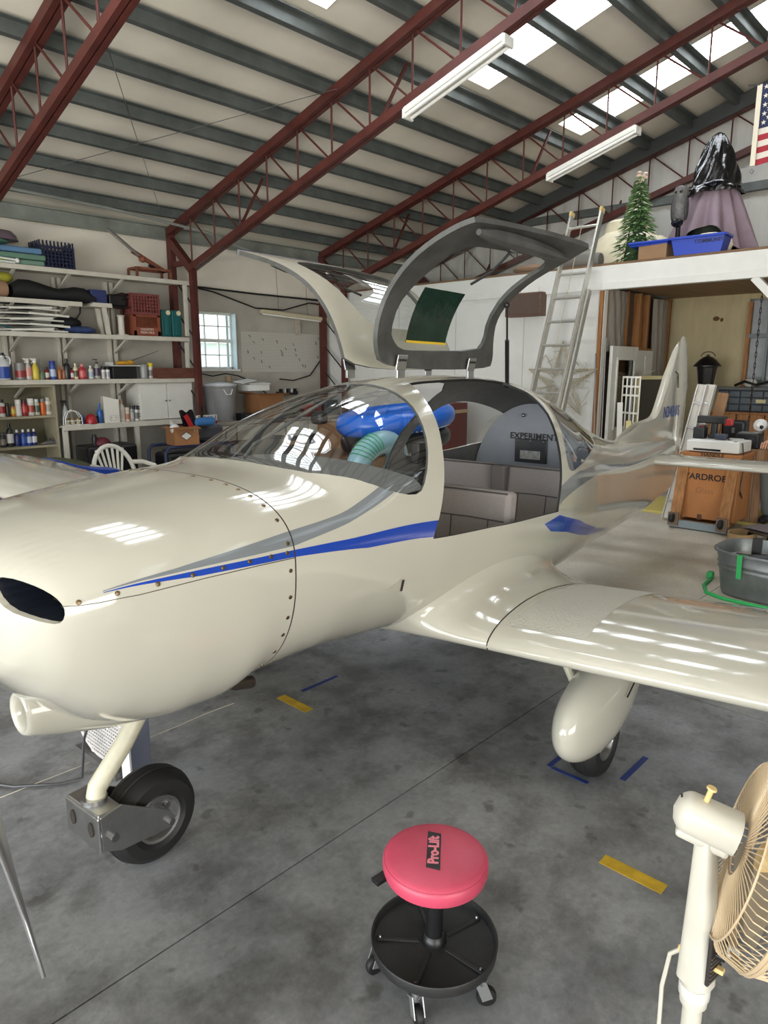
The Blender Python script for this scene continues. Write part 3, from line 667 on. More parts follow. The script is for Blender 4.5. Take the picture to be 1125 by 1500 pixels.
o = mb.build('wire_star', mat('pale_gold_wire', (196, 186, 160), .5, .3), loc=(8.93, 4.98, 1.52)); tag(o, 'star shaped wire decoration with light strings on the white wall', 'star')
ld = thing('extension_ladder', 'aluminium extension ladder leaning against the mezzanine edge', 'ladder', (7.66, 4.74, 0))
LADM = mat('ladder_aluminium', (206, 204, 196), .38, .75, noise=.12, nscale=10)
base = Vector((0, 0, .02)); top = Vector((1.30, 0, 3.74)); dv = (top - base)
def lp(k, y, off=0): 
    p = base + dv * k; return (p.x + off, y, p.z)
for s, nm in ((1, .215), (-1, -.215)):
    MB().beam(lp(0, nm), lp(1, nm), .028, .085, up=(1, 0, -.3)).build('fly_rail', LADM, ld, smooth=False, bevel=.003)
    MB().beam(lp(0, nm * 1.16, .07), lp(.72, nm * 1.16, .07), .028, .08, up=(1, 0, -.3)).build('base_rail', LADM, ld, smooth=False, bevel=.003)
    MB().beam(lp(.985, nm), lp(1.0, nm), .034, .092, up=(1, 0, -.3)).build('end_cap', mat('yellow_cap', (206, 178, 120), .5), ld, smooth=False)
for k in range(12): MB().cyl(lp(.04 + .082 * k, -.215), lp(.04 + .082 * k, .215), .017, n=10).build('rung', LADM, ld)
for k in range(9): MB().cyl(lp(.04 + .082 * k, -.24, .07), lp(.04 + .082 * k, .24, .07), .016, n=8).build('rung', LADM, ld)
MB().cyl(lp(.45, 0, -.02), lp(.95, 0.02, -.02), .004, n=5).build('rope', mat('rope', (180, 170, 140), .9), ld)
# ---------------------------------------------------------------- the light aircraft
DL = math.radians(5.0)
plane = thing('aircraft', 'cream light aircraft with blue and grey stripes and both gull doors raised', 'airplane', (.976, 2.096, 0), DL)
ST = np.array([
[-.50,1.20,0.97,1.08,.16,2.0,2.0],[-.485,1.225,0.92,1.08,.28,2.1,2.1],[-.45,1.25,0.89,1.09,.37,2.3,2.2],[-.37,1.28,0.80,1.10,.44,2.5,2.2],
[-.2,1.315,0.665,1.11,.49,2.7,2.2],[-.0,1.335,0.605,1.11,.525,2.8,2.2],[.12,1.345,0.605,1.11,.54,2.8,2.25],[.25,1.353,0.65,1.11,.55,2.8,2.3],
[.40,1.36,0.66,1.11,.563,2.75,2.35],[.50,1.378,0.66,1.11,.57,2.6,2.4],[.60,1.43,0.653,1.107,.575,2.45,2.4],[.80,1.54,0.635,1.10,.585,2.25,2.5],
[1.1,1.625,0.60,1.08,.595,2.15,2.6],[1.5,1.665,0.55,1.06,.595,2.15,2.7],[1.9,1.67,0.52,1.05,.585,2.15,2.7],[2.3,1.645,0.49,1.03,.55,2.1,2.7],
[2.8,1.54,0.465,0.98,.47,2.0,2.6],[3.4,1.34,0.44,0.92,.36,2.0,2.4],[4.2,1.155,0.425,0.85,.24,2.0,2.2],[5.0,1.08,0.435,0.80,.14,2.0,2.0],[5.97,1.03,0.53,0.785,.045,2.0,2.0]])
def hermite(xs, ys, x):
    d = np.diff(ys) / np.diff(xs); hh = np.diff(xs); n = len(xs); m = np.zeros(n); m[0] = d[0]; m[-1] = d[-1]
    for i in range(1, n - 1):
        if d[i - 1] * d[i] > 0:
            w1 = 2 * hh[i] + hh[i - 1]; w2 = hh[i] + 2 * hh[i - 1]; m[i] = (w1 + w2) / (w1 / d[i - 1] + w2 / d[i])
    x = np.clip(x, xs[0], xs[-1]); i = np.clip(np.searchsorted(xs, x) - 1, 0, n - 2); t = (x - xs[i]) / hh[i]
    return (2 * t**3 - 3 * t**2 + 1) * ys[i] + (t**3 - 2 * t**2 + t) * hh[i] * m[i] + (-2 * t**3 + 3 * t**2) * ys[i + 1] + (t**3 - t**2) * hh[i] * m[i + 1]
def S(u, t):
    u = np.asarray(u, float); t = np.asarray(t, float)
    wt, wb, wm, b, nu, nl = [hermite(ST[:, 0], ST[:, k], u) for k in range(1, 7)]
    th = np.abs(t) * PI; s = np.sin(th); c = np.cos(th); n = np.where(c > 0, nu, nl)
    v = b * np.abs(s) ** (2 / n) * np.sign(t)
    w = np.where(c > 0, wm + (wt - wm) * np.abs(c) ** (2 / n), wm - (wm - wb) * np.abs(c) ** (2 / n))
    return np.stack([u, -v, w], -1)          # aircraft frame: x aft, -y port, z up
def S_n(u, t):
    e = 1.5e-3
    u = np.asarray(u, float); t = np.asarray(t, float)
    P = S(u, t); du = S(np.minimum(u + e, 5.97), t) - S(np.maximum(u - e, -.5), t)
    tt = np.where(np.abs(t) < 2e-3, 2e-3, t); tt = np.clip(tt, -.998, .998)
    dt = S(u, tt + e) - S(u, tt - e)
    nn = np.cross(du, dt); L = np.linalg.norm(nn, axis=-1, keepdims=True); nn = nn / np.maximum(L, 1e-9)
    cen = P.copy(); cen[..., 1] = 0; cen[..., 2] = 1.05
    sg = np.sign(np.sum(nn * (P - cen), -1, keepdims=True)); return P, nn * np.where(sg == 0, 1, sg)
def chaikin(p, n=2, closed=True):
    p = [np.array(q, float) for q in p]
    for _ in range(n):
        q = []
        N = len(p)
        for i in range(N if closed else N - 1):
            a, b = p[i], p[(i + 1) % N]; q += [a * .75 + b * .25, a * .25 + b * .75]
        if not closed: q = [p[0]] + q + [p[-1]]
        p = q
    return p
TS = 1.5
def dens(p, h=.03):
    out = []
    for i in range(len(p)):
        a = np.array(p[i], float); b = np.array(p[(i + 1) % len(p)], float)
        L = math.hypot(b[0] - a[0], (b[1] - a[1]) * TS); n = max(1, int(L / h))
        out += [a + (b - a) * k / n for k in range(n)]
    return out
def inside(poly, U, T):
    r = np.zeros(len(U), bool); n = len(poly)
    for i in range(n):
        x0, y0 = poly[i]; x1, y1 = poly[(i + 1) % n]
        c = (y0 > T) != (y1 > T)
        with np.errstate(divide='ignore', invalid='ignore'): r ^= c & (U < (x1 - x0) * (T - y0) / (y1 - y0 + 1e-15) + x0)
    return r
def mir(p): return [(a, -b) for a, b in p]
def cdt(us, ts, polys):
    pts = [Vector((u, t * TS)) for u in us for t in ts]; edges = []
    for p in polys:
        o = len(pts); q = dens(p); pts += [Vector((a, b * TS)) for a, b in q]; edges += [(o + i, o + (i + 1) % len(q)) for i in range(len(q))]
    r = delaunay_2d_cdt(pts, edges, [], 0, 1e-7)
    V = np.array([(v.x, v.y / TS) for v in r[0]]); F = np.array([list(f) for f in r[2] if len(f) == 3])
    return V, F
def surf_mesh(name, P, Nn, F, mi, mats, off=0.0, flip=False):
    used = np.unique(F); mp = -np.ones(len(P), int); mp[used] = np.arange(len(used))
    V = P[used] - Nn[used] * off; N2 = Nn[used]; F2 = mp[F]
    c = V[F2]; fn = np.cross(c[:, 1] - c[:, 0], c[:, 2] - c[:, 0]); bad = np.sum(fn * N2[F2].mean(1), -1) < 0
    if flip: bad = ~bad; N2 = -N2
    F2[bad] = F2[bad][:, ::-1]
    me = bpy.data.meshes.new(name); me.from_pydata(V.tolist(), [], F2.tolist())
    for m in mats: me.materials.append(m)
    if mi is not None: me.polygons.foreach_set('material_index', mi.astype(int).tolist())
    me.polygons.foreach_set('use_smooth', [True] * len(F2)); me.update()
    me.normals_split_custom_set_from_vertices(N2.tolist())
    return me
def put(name, me, parent):
    o = bpy.data.objects.new(name, me); COL.objects.link(o); o.parent = parent; return o
def boundary(F):
    cnt = {}
    for f in F:
        for a, b in ((f[0], f[1]), (f[1], f[2]), (f[2], f[0])):
            k = (min(a, b), max(a, b)); cnt[k] = cnt.get(k, 0) + 1
    return [k for k, c in cnt.items() if c == 1]
def rim(name, P, Nn, edges, off, m, parent):
    vv = []; fs = []
    for a, b in edges:
        o = len(vv); vv += [P[a], P[b], P[b] - Nn[b] * off, P[a] - Nn[a] * off]; fs.append((o, o + 1, o + 2, o + 3))
    mb = MB(); mb.add(vv, fs)
    me = mb.mesh(name, m, smooth=False); return put(name, me, parent)
# outlines on the skin (station, girth)
wsp = [(.487, 0), (.487, .09), (.54, .21), (.70, .358), (.80, .395), (.885, .405), (.945, .375), (1.053, .293), (1.116, .229), (1.166, .167), (1.191, .10), (1.20, 0)]
WSP = chaikin(wsp[:-1] + [wsp[-1]] + [(a, -b) for a, b in wsp[1:-1]][::-1], 1)
DOOR = [(1.354, .084), (1.291, .145), (1.203, .238), (1.116, .32), (1.028, .411), (.978, .465), (.937, .503), (1.366, .504), (2.082, .512), (2.135, .444), (2.195, .355), (2.275, .254), (2.285, .16), (2.18, .098), (1.82, .082)]
RWIN = chaikin([(2.44, .205), (2.58, .168), (2.9, .165), (3.16, .20), (3.22, .27), (3.02, .33), (2.7, .39), (2.4, .428), (2.28, .432), (2.245, .405), (2.283, .35), (2.36, .265)], 2)
B1 = [(-.30, .431), (-.1, .4405), (.252, .4552), (.577, .4644), (.985, .4712), (.985, .5015), (.577, .4964), (.252, .4755), (-.05, .462), (-.30, .4335)]
G1 = [(-.30, .425), (-.12, .418), (.277, .386), (.49, .368), (.62, .356), (.70, .3476), (.753, .3797), (.66, .392), (.54, .405), (.264, .443), (-.30, .4285)]
B2 = [(1.905, .527), (2.105, .519), (2.5, .553), (2.9, .605), (3.75, .735), (3.1, .668), (2.6, .613), (2.268, .572), (2.0, .551)]
G2 = [(2.10, .466), (2.28, .445), (2.468, .430), (3.0, .397), (3.571, .3728), (5.136, .3087), (4.3, .36), (3.521, .4026), (2.95, .435), (2.619, .4598), (2.3, .485), (2.10, .503)]
split = [(-.505, .425), (-.45, .428), (-.40, .432), (-.36, .4506), (-.31, .462), (-.22, .4725), (-.05, .4715), (.126, .4735), (.262, .478)]
def splitT(u): return np.interp(u, [p[0] for p in split], [p[1] for p in split])
SPL = [(a, b - .0012) for a, b in split] + [(a, b + .0012) for a, b in split[::-1]]
SEA = [(.2605, -1.01), (.2605, 1.01), (.2655, 1.01), (.2655, -1.01)]
INL = chaikin([(-.468, .24), (-.447, .262), (-.424, .315), (-.402, .372), (-.388, .420), (-.384, .462), (-.392, .492), (-.412, .492), (-.446, .458), (-.470, .405), (-.477, .32)], 1)
both = lambda p: [p, mir(p)]
polys = [WSP, SEA] + both(DOOR) + both(RWIN) + both(B1) + both(G1) + both(B2) + both(G2) + both(SPL) + both(INL)
us = np.concatenate([np.linspace(-.5, -.36, 15), np.arange(-.345, .7, .024), np.arange(.7, 2.6, .032), np.arange(2.62, 5.94, .06), [5.97]])
ts = np.concatenate([np.linspace(-1, -.06, 76), np.linspace(-.05, .05, 21), np.linspace(.06, 1, 76)])
Vut, F = cdt(us, ts, polys)
P, Nn = S_n(Vut[:, 0], Vut[:, 1])
cu = Vut[F].mean(1); U, T = cu[:, 0], cu[:, 1]; aT = np.abs(T)
ins = lambda p: inside(p, U, aT)
m_ws = inside(WSP, U, T); m_door = ins(DOOR); m_rw = ins(RWIN); m_in = ins(INL)
mi = np.zeros(len(F), int)
mi[ins(B1) | ins(B2)] = 1; mi[ins(G1) | ins(G2)] = 2
mi[inside(SEA, U, T) | ins(SPL)] = 3
skin = ~(m_ws | m_door | m_rw | m_in)
m_cow = U < .263
m_up = m_cow & (aT < splitT(U))
PM = [CREAM, BLUE, GREY, SEAM]
k = skin & ~m_cow; fus = put('fuselage', surf_mesh('fuselage', P, Nn, F[k], mi[k], PM), plane)
k = skin & m_up; ucow = put('upper_cowl', surf_mesh('upper_cowl', P, Nn, F[k], mi[k], PM), plane)
k = skin & m_cow & ~m_up; lcow = put('lower_cowl', surf_mesh('lower_cowl', P, Nn, F[k], mi[k], PM), plane)
put('windshield', surf_mesh('windshield', P, Nn, F[m_ws], None, [DARKGLASS], .004), plane)
for nm, s in (('port', 1), ('starboard', -1)):
    k = m_rw & (T * s > 0); put('rear_window', surf_mesh('rear_window', P, Nn, F[k], None, [DARKGLASS], .004), plane)
# grey lining inside the cabin, and the rubber edges of the openings
cab = skin & (U > .50) & (U < 3.0)
put('cabin_lining', surf_mesh('cabin_lining', P, Nn, F[cab], None, [LINER], .012, flip=True), plane)
for nm, msk, off, m in (('door_seal', m_door & (T > 0), .012, RUBBER), ('door_seal', m_door & (T < 0), .012, RUBBER), ('windshield_edge', m_ws, .012, LINER), ('window_edge', m_rw & (T > 0), .010, CREAM), ('window_edge', m_rw & (T < 0), .010, CREAM)):
    rim(nm, P, Nn, boundary(F[msk]), off, m, plane)
# cooling inlets: dark ducts behind the openings in the nose
for s in (1, -1):
    q = np.array(dens(INL, .01)); pp, nn = S_n(q[:, 0], s * q[:, 1]); n = len(pp)
    cen = pp.mean(0); lip = cen + (pp - cen) * .97 + np.array([.015, 0, 0]); inn = cen + (pp - cen) * .9 + np.array([.13, 0, 0])
    mb = MB(); mb.add(list(pp) + list(lip), [(i, (i + 1) % n, n + (i + 1) % n, n + i) for i in range(n)]); mb.build('inlet_lip', CREAM, lcow, ang=70)
    mb = MB(); mb.add(list(lip) + list(inn), [(i, (i + 1) % n, n + (i + 1) % n, n + i) for i in range(n)] + [tuple(range(n, 2 * n))]); mb.build('inlet_duct', mat('dark_duct', (24, 28, 38), .35), lcow)
    for kf in range(5):
        a = cen + np.array([.09, 0, -.035 + .012 * kf]); MB().box(tuple(a), (.03, .15, .003)).build('cooling_fin', STEEL, lcow, smooth=False)
mb = MB(); cap = S(np.full(40, -.5), np.linspace(-1, 1, 41)[:-1]); mb.add(list(cap), [tuple(range(40))]); mb.build('nose_cap', CREAM, plane, smooth=False)
mb = MB(); cap = S(np.full(24, 5.97), np.linspace(-1, 1, 25)[:-1]); mb.add(list(cap), [tuple(range(24))]); mb.build('tail_cap', CREAM, plane, smooth=False)
# cowl fasteners
scr = None; SCM = mat('screw_brass', (112, 96, 72), .35, .9)
def screw(u, t, parent):
    global scr
    p, n = S_n(np.array([u]), np.array([t])); p = Vector(p[0]); n = Vector(n[0])
    if scr is None:
        mb = MB(); mb.lathe([(.0068, 0), (.0062, .002), (.004, .0028)], 10); mb.box((0, 0, .003), (.010, .0016, .0014))
        scr = mb.build('screw', SCM, parent); o = scr
    else: o = share(scr, 'screw', parent)
    o.rotation_mode = 'QUATERNION'; o.rotation_quaternion = n.to_track_quat('Z', 'Y'); o.location = p
for s in (1, -1):
    for u in (-.355, -.27, -.17, -.075, .015, .10, .175, .235): screw(u, s * (float(splitT(u)) - (.018 if u > -.3 else .012)), ucow)
    for t in (.03, .075, .118, .16, .205, .262, .335, .43): screw(.243, s * t, ucow)
    for t in (.50, .545, .59, .635, .69, .75): screw(.243, s * t, lcow)
# lower-cowl air scoop snout
mb = MB()
ang = np.linspace(0, 2 * PI, 33)[:-1]
prof = [(-.285, .032, .038, .725), (-.32, .033, .039, .725), (-.345, .037, .043, .726), (-.357, .047, .054, .727), (-.356, .056, .063, .728), (-.345, .064, .071, .729), (-.32, .072, .079, .728), (-.25, .088, .092, .717), (-.12, .12, .10, .69), (.05, .16, .085, .655), (.20, .18, .06, .645), (.28, .17, .035, .655)]
vv = [(u, -.04 * (1 if u < 0 else 1) + rx * math.cos(a), w + rz_ * math.sin(a)) for u, rx, rz_, w in prof for a in ang]
n = 32; mb.add(vv, [(i * n + k, i * n + (k + 1) % n, (i + 1) * n + (k + 1) % n, (i + 1) * n + k) for i in range(len(prof) - 1) for k in range(n)])
asc = mb.build('air_scoop', CREAM, plane, ang=80)
mb = MB(); mb.add([(-.285, -.04 + .032 * math.cos(a), .725 + .038 * math.sin(a)) for a in ang] + [(-.29, -.04 + .032 * math.cos(a), .725 + .038 * math.sin(a)) for a in ang], [tuple(range(32)), tuple(range(32, 64))]); mb.build('scoop_filter', mat('scoop_tan', (170, 156, 134), .6), asc, smooth=False)
MB().tube([(.20, -.17, .70), (.33, -.16, .60), (.41, -.15, .575)], .024, 12).build('exhaust_pipe', mat('exhaust_steel', (92, 82, 74), .4, .8), plane)
# small NACA cooling duct on the cowl side of the fuselage
tri = [(.69, .5965), (.768, .572), (.782, .575), (.785, .6065), (.772, .607)]
q = np.array(dens(tri, .02)); pp, nn = S_n(q[:, 0], q[:, 1]); n = len(pp)
mb = MB(); mb.add(list(pp + nn * .0012), [tuple(range(n))]); dk = mb.build('vent_scoop', mat('vent_cream', (172, 168, 154), .3), plane, smooth=False)
q2 = np.array([(.769, .5745), (.783, .575), (.786, .606), (.773, .6065)]); pp, nn = S_n(q2[:, 0], q2[:, 1]); mb = MB(); mb.add(list(pp + nn * .003), [(0, 1, 2, 3)]); mb.build('vent_throat', SEAM, dk, smooth=False)

# wings: lofted aerofoil
def airfoil(n=26, th=.145):
    up = []; lo = []
    for i in range(n + 1):
        x = .5 * (1 - math.cos(PI * i / n)); yt = 5 * th * (.2969 * math.sqrt(x) - .126 * x - .3516 * x**2 + .2843 * x**3 - .1036 * x**4); ca = .03 * 4 * x * (1 - x)
        up.append((x, ca + yt)); lo.append((x, ca * .9 - yt * .9))
    return up[::-1] + lo[1:-1]
AF = airfoil()
def wing_sec(v):
    le = 1.06 - .05 * (v - .7) ; ch = 1.0 - .02 * max(0, v - 1); w = .655 + .075 * (v - .7)
    return le, ch, w
def wing_pts(v, sc_=1.0):
    le, ch, w = wing_sec(v); return [(le + (x - .4) * ch * sc_ + .4 * ch, v, w + z * ch * sc_) for x, z in AF]
NA = len(AF)
for s in (1, -1):
    secs = [wing_pts(v) for v in (.60, .74, 1.4, 2.2, 3.2, 4.1)] + [wing_pts(4.26, .97), wing_pts(4.36, .86), wing_pts(4.41, .6), wing_pts(4.42, .2)]
    mb = MB(); vv = [(u, -v * s, w) for sec in secs for (u, v, w) in sec]; n = NA
    mb.add(vv, [(i * n + k, i * n + (k + 1) % n, (i + 1) * n + (k + 1) % n, (i + 1) * n + k) for i in range(len(secs) - 1) for k in range(n)])
    wing = mb.build('wing', CREAM, plane, ang=50)
    # walkway roughened strip and root joint on the upper skin
    joint = [(u, -v * s, w + .0012) for (u, v, w) in wing_pts(.76)][:27]; j2 = [(u, -(v + .006) * s, w + .0012) for (u, v, w) in wing_pts(.76)][:27]
    joint += [(u, -v * s, w - .0012) for (u, v, w) in wing_pts(.76)][27:36]; j2 += [(u, -(v + .006) * s, w - .0012) for (u, v, w) in wing_pts(.76)][27:36]
    mb = MB(); m_ = len(joint); mb.add(joint + j2, [(i, i + 1, m_ + i + 1, m_ + i) for i in range(m_ - 1)]); mb.build('root_joint', SEAM, wing, smooth=False)
    a = [(u, -v * s, w + .0008) for (u, v, w) in wing_pts(.80)][3:22]; b = [(u, -v * s, w + .0008) for (u, v, w) in wing_pts(1.12)][3:22]
    mb = MB(); m_ = len(a); mb.add(a + b, [(i, i + 1, m_ + i + 1, m_ + i) for i in range(m_ - 1)]); mb.build('walkway_strip', mat('walkway_cream', (180, 177, 166), .45, bump=.5, bscale=90), wing, ang=60)
    # wing root fillet blended from the wing to the fuselage side
    us_ = np.linspace(.95, 2.35, 60); ws_tab = {}
    def side_v(u, w):
        tt = np.linspace(.42, .98, 240); q = S(np.full(240, u), tt); i = int(np.argmin(np.abs(q[:, 2] - w))); return -q[i, 1]
    root = wing_pts(.76); le, ch, w0 = wing_sec(.76); rows = []
    for i, (u, v, w) in enumerate(root):
        x, z = AF[i]
        upper = i <= 26
        cx_ = (x - .45)
        grow = .115 if upper else .03
        un = cx_ * (1.0 + (.22 if x < .45 else .26)) + .45; uu_ = le + ch * un
        wz_ = w + (grow * (.35 + .65 * math.sin(PI * min(1, max(0, (x * .85 + .12))))) if upper else -.03)
        wb_ = float(hermite(ST[:, 0], ST[:, 2], np.array([uu_]))[0]); wz_ = max(wz_, wb_ + .03)
        vf = side_v(uu_, wz_) - .002
        A_ = Vector((u, v, w)); B_ = Vector((uu_, vf, wz_)); Cc = Vector(((u * .35 + uu_ * .65), vf + .012, w * .93 + wz_ * .07))
        if x > .97: A_ = Vector((u + .0, v, w))
        row = []
        for k in range(11):
            r_ = k / 10; p = A_ * (1 - r_)**2 + Cc * 2 * r_ * (1 - r_) + B_ * r_**2; row.append((p.x, -p.y * s, p.z))
        rows.append(row)
    mb = MB(); m_ = 11; vv = [p for row in rows for p in row]; R_ = len(rows)
    mb.add(vv, [(i * m_ + k, ((i + 1) % R_) * m_ + k, ((i + 1) % R_) * m_ + k + 1, i * m_ + k + 1) for i in range(R_) for k in range(m_ - 1)])
    mb.build('wing_fillet', CREAM, plane, ang=80)

# tail
def slab(poly, th, taper=.25):
    """aerofoil-edged fin from a side outline (u, w): thick in the middle, thin at its rim"""
    n = len(poly); c = np.mean(np.array(poly), 0); inner = [tuple(np.array(p) + (c - np.array(p)) * .12) for p in poly]; core = [tuple(np.array(p) + (c - np.array(p)) * .5) for p in poly]
    mb = MB(); vv = [(p[0], 0, p[1]) for p in poly]
    for s in (1, -1): vv += [(p[0], s * th * .62, p[1]) for p in inner] + [(p[0], s * th, p[1]) for p in core]
    fs = []
    for s in (0, 1):
        o = n + s * 2 * n
        fs += [(i, (i + 1) % n, o + (i + 1) % n, o + i) for i in range(n)] + [(o + i, o + (i + 1) % n, o + n + (i + 1) % n, o + n + i) for i in range(n)] + [tuple(o + n + i for i in range(n))]
    mb.add(vv, fs); return mb
fin = [(4.2, 1.11), (4.8, 1.135), (5.12, 1.16), (5.26, 1.195), (5.36, 1.265), (5.45, 1.37), (5.64, 1.62), (5.84, 1.89), (5.90, 1.955), (5.95, 1.95), (6.0, 1.5), (6.03, .98), (5.4, .96), (4.8, 1.02)]
fo = slab(chaikin([np.array(p) for p in fin], 1), .035).build('fin', CREAM, plane, ang=60)
rud = [(5.965, 1.945), (6.0, 2.0), (6.09, 2.01), (6.17, 1.965), (6.22, 1.80), (6.26, 1.68), (6.31, 1.60), (6.28, 1.52), (6.26, 1.3), (6.22, .9), (6.16, .64), (6.05, .55), (5.93, .57), (6.03, .98), (6.005, 1.5)]
slab(chaikin([np.array(p) for p in rud], 1), .028).build('rudder', CREAM, plane, ang=60)
letters('N3438S', .145, mat('registration_blue', (34, 74, 150), .3), fo, (5.735, -.040, 1.300), (1, 0, 0), (0, 0, 1), name='registration_mark', bold=.0018, spacing=1.2, sx=.9)
mb = MB(); mb.tube([(5.70, -.022, 1.66), (5.80, -.030, 1.675), (5.90, -.026, 1.645), (5.965, -.018, 1.52)], .0035, 5); mb.build('hinge_cut', SEAM, fo)
for s in (1, -1):
    mb = MB(); secs = []
    for v, sc_ in ((.0, 1), (.4, 1), (.9, .99), (1.25, .97), (1.32, .8), (1.345, .45)):
        secs += [(5.03 + .25 * (1 - sc_) * .8 + x * .62 * sc_, -s * v, .895 + z * .62 * sc_ * .8) for x, z in AF]
    n = NA; mb.add(secs, [(i * n + k, i * n + (k + 1) % n, (i + 1) * n + (k + 1) % n, (i + 1) * n + k) for i in range(5) for k in range(n)]); mb.build('tailplane', CREAM, plane, ang=50)

# gull doors swung up about hinges beside the roof centre line
hp = S(np.array([1.8]), np.array([.047]))[0]
def door(s, ang_deg, outline, window):
    a_ = math.radians(ang_deg); V2, F2 = cdt(np.arange(.8, 2.5, .045), np.linspace(.02, .54, 40), [outline, window])
    c2 = V2[F2].mean(1); ok = inside(outline, c2[:, 0], c2[:, 1]); wi = inside(window, c2[:, 0], c2[:, 1]) & ok; sk = ok & ~wi
    P2, N2 = S_n(V2[:, 0], V2[:, 1])
    ca, sa = math.cos(a_), math.sin(a_)
    def rot(X, o):
        v = -X[:, 1] - (-hp[1]) * o; w = X[:, 2] - hp[2] * o; v2 = v * ca - w * sa; w2 = v * sa + w * ca
        return np.stack([X[:, 0], -s * (v2 + (-hp[1]) * o), w2 + (hp[2] + .022) * o], -1)
    P3, N3 = rot(P2, 1), rot(N2, 0)
    tag_band = (c2[:, 1] > (.455 if s > 0 else .435)) & (c2[:, 1] < .49)
    mi_ = np.where(tag_band, 1, 0)
    d = put('door', surf_mesh('door', P3, N3, F2[sk], mi_[sk], PM), plane)
    put('door_lining', surf_mesh('door_lining', P3, N3, F2[sk], None, [DOORGREY], .020, flip=True), d)
    ed = boundary(F2[sk]); wed = {tuple(sorted(e)) for e in boundary(F2[wi])}
    rim('door_edge', P3, N3, [e for e in ed if tuple(sorted(e)) not in wed], .020, DOORGREY, d); rim('window_edge', P3, N3, list(wed), .020, DOORGREY, d)
    put('window', surf_mesh('window', P3, N3, F2[wi], None, [DOORGLASS], .010), d)
    return d, rot
DO_P = chaikin([(1.20, .052), (1.13, .10), (1.12, .19), (1.15, .30), (1.19, .40), (1.20, .46), (1.215, .49), (1.99, .51), (2.05, .505), (2.13, .43), (2.10, .31), (2.07, .21), (2.12, .135), (2.15, .085), (2.12, .052)], 2)
WI_P = chaikin([(1.26, .117), (1.23, .135), (1.23, .20), (1.28, .26), (1.33, .315), (1.36, .372), (1.40, .40), (1.66, .412), (1.90, .428), (2.02, .418), (2.06, .395), (2.05, .35), (2.02, .27), (2.02, .19), (2.05, .135), (2.0, .103), (1.45, .095), (1.32, .098)], 1)
door_p, rotp = door(1, 98, DO_P, WI_P)
DO_S = chaikin([(1.27, .052), (1.25, .12), (1.23, .20), (1.20, .29), (1.13, .36), (1.02, .41), (.97, .435), (1.05, .458), (1.99, .51), (2.05, .505), (2.13, .43), (2.10, .31), (2.07, .21), (2.12, .135), (2.15, .085), (2.12, .052)], 2)
WI_S = chaikin([(1.55, .160), (1.46, .175), (1.41, .215), (1.36, .29), (1.30, .35), (1.26, .39), (1.4, .41), (1.90, .42), (2.02, .41), (2.06, .39), (2.05, .35), (2.02, .27), (2.02, .21), (2.0, .175), (1.9, .160)], 1)
door_s, rots = door(-1, 96, DO_S, WI_S)
def dpt(rot, u, t, off):
    p, n = S_n(np.array([u]), np.array([t])); return Vector(rot(p - n * off, 1)[0])
for d, rot in ((door_p, rotp), (door_s, rots)):
    for u in (1.32, 1.93):
        a = dpt(rot, u, .085, .04); b = dpt(rot, u, .05, .03); mb = MB()
        mb.beam(a, b, .07, .008, up=(0, 1, 0)); mb.beam(b, b + Vector((0, 0, -.035)), .055, .012, up=(0, 1, 0)); 
        for q in (-.02, 0, .02):
            c = a.lerp(b, .35) + Vector((q, 0, 0)); sgn = -1 if d is door_p else 1
            mb.cyl(c, c + Vector((0, sgn * .009, 0)), .006, n=8, mi=1)
        mb.build('hinge', [ALU, BLACK], d, smooth=False, bevel=.0015)
    mb = MB(); mb.tube([dpt(rot, u, .468, .042) for u in np.linspace(1.26, 2.02, 9)], [.012, .03, .034, .034, .034, .032, .028, .02, .008], 10); mb.build('sill_roll', DOORGREY, d)
    # latch and pull strap on the lining
    a = dpt(rot, 1.62, .44, .04); MB().ball(tuple(a), (.03, .012, .02), 8, 6).build('latch', STEEL, d)
    b = dpt(rot, 1.62, .30, .05); MB().tube([a, a.lerp(b, .5) + Vector((0, 0, -.02)), b], .006, 6).build('pull_strap', BLACK, d)
# dark green tinted sheet stuck to the port window, with its yellow edge
tv = np.array([(1.35 + .33 * i / 8, .115 + .145 * j / 8) for i in range(9) for j in range(9)]); pp, nn = S_n(tv[:, 0], tv[:, 1]); pp = rotp(pp - nn * .026, 1)
mb = MB(); mb.add([tuple(p) for p in pp], [(i * 9 + j, (i + 1) * 9 + j, (i + 1) * 9 + j + 1, i * 9 + j + 1) for i in range(8) for j in range(8)])
gs = mb.build('sun_shade', mat('dark_green_film', (12, 46, 34), .12, noise=.5, nscale=14, bump=.5, bscale=9), door_p)
mb = MB(); q = np.array([(1.35 + .33 * i / 8, .115 + dj) for dj in (0, .006) for i in range(9)]); pp, nn = S_n(q[:, 0], q[:, 1]); pp = rotp(pp - nn * .029, 1)
mb.add([tuple(p) for p in pp], [(i, i + 1, 10 + i, 9 + i) for i in range(8)]); mb.build('yellow_edge', mat('yellow_print', (214, 180, 40), .5), door_p)
# gas strut holding the port door
q0 = Vector(S(np.array([2.22]), np.array([.10]))[0]) + Vector((0, 0, -.01)); q1 = dpt(rotp, 2.04, .26, .045)
mb = MB(); mb.cyl(q0, q0.lerp(q1, .58), .011, n=10); mb.ball(tuple(q0), .016, 8, 6); gsr = mb.build('gas_strut', BLACK, plane)
mb = MB(); mb.cyl(q0.lerp(q1, .58), q1, .005, n=8); mb.ball(tuple(q1), .015, 8, 6); mb.build('strut_rod', BLACK, gsr)

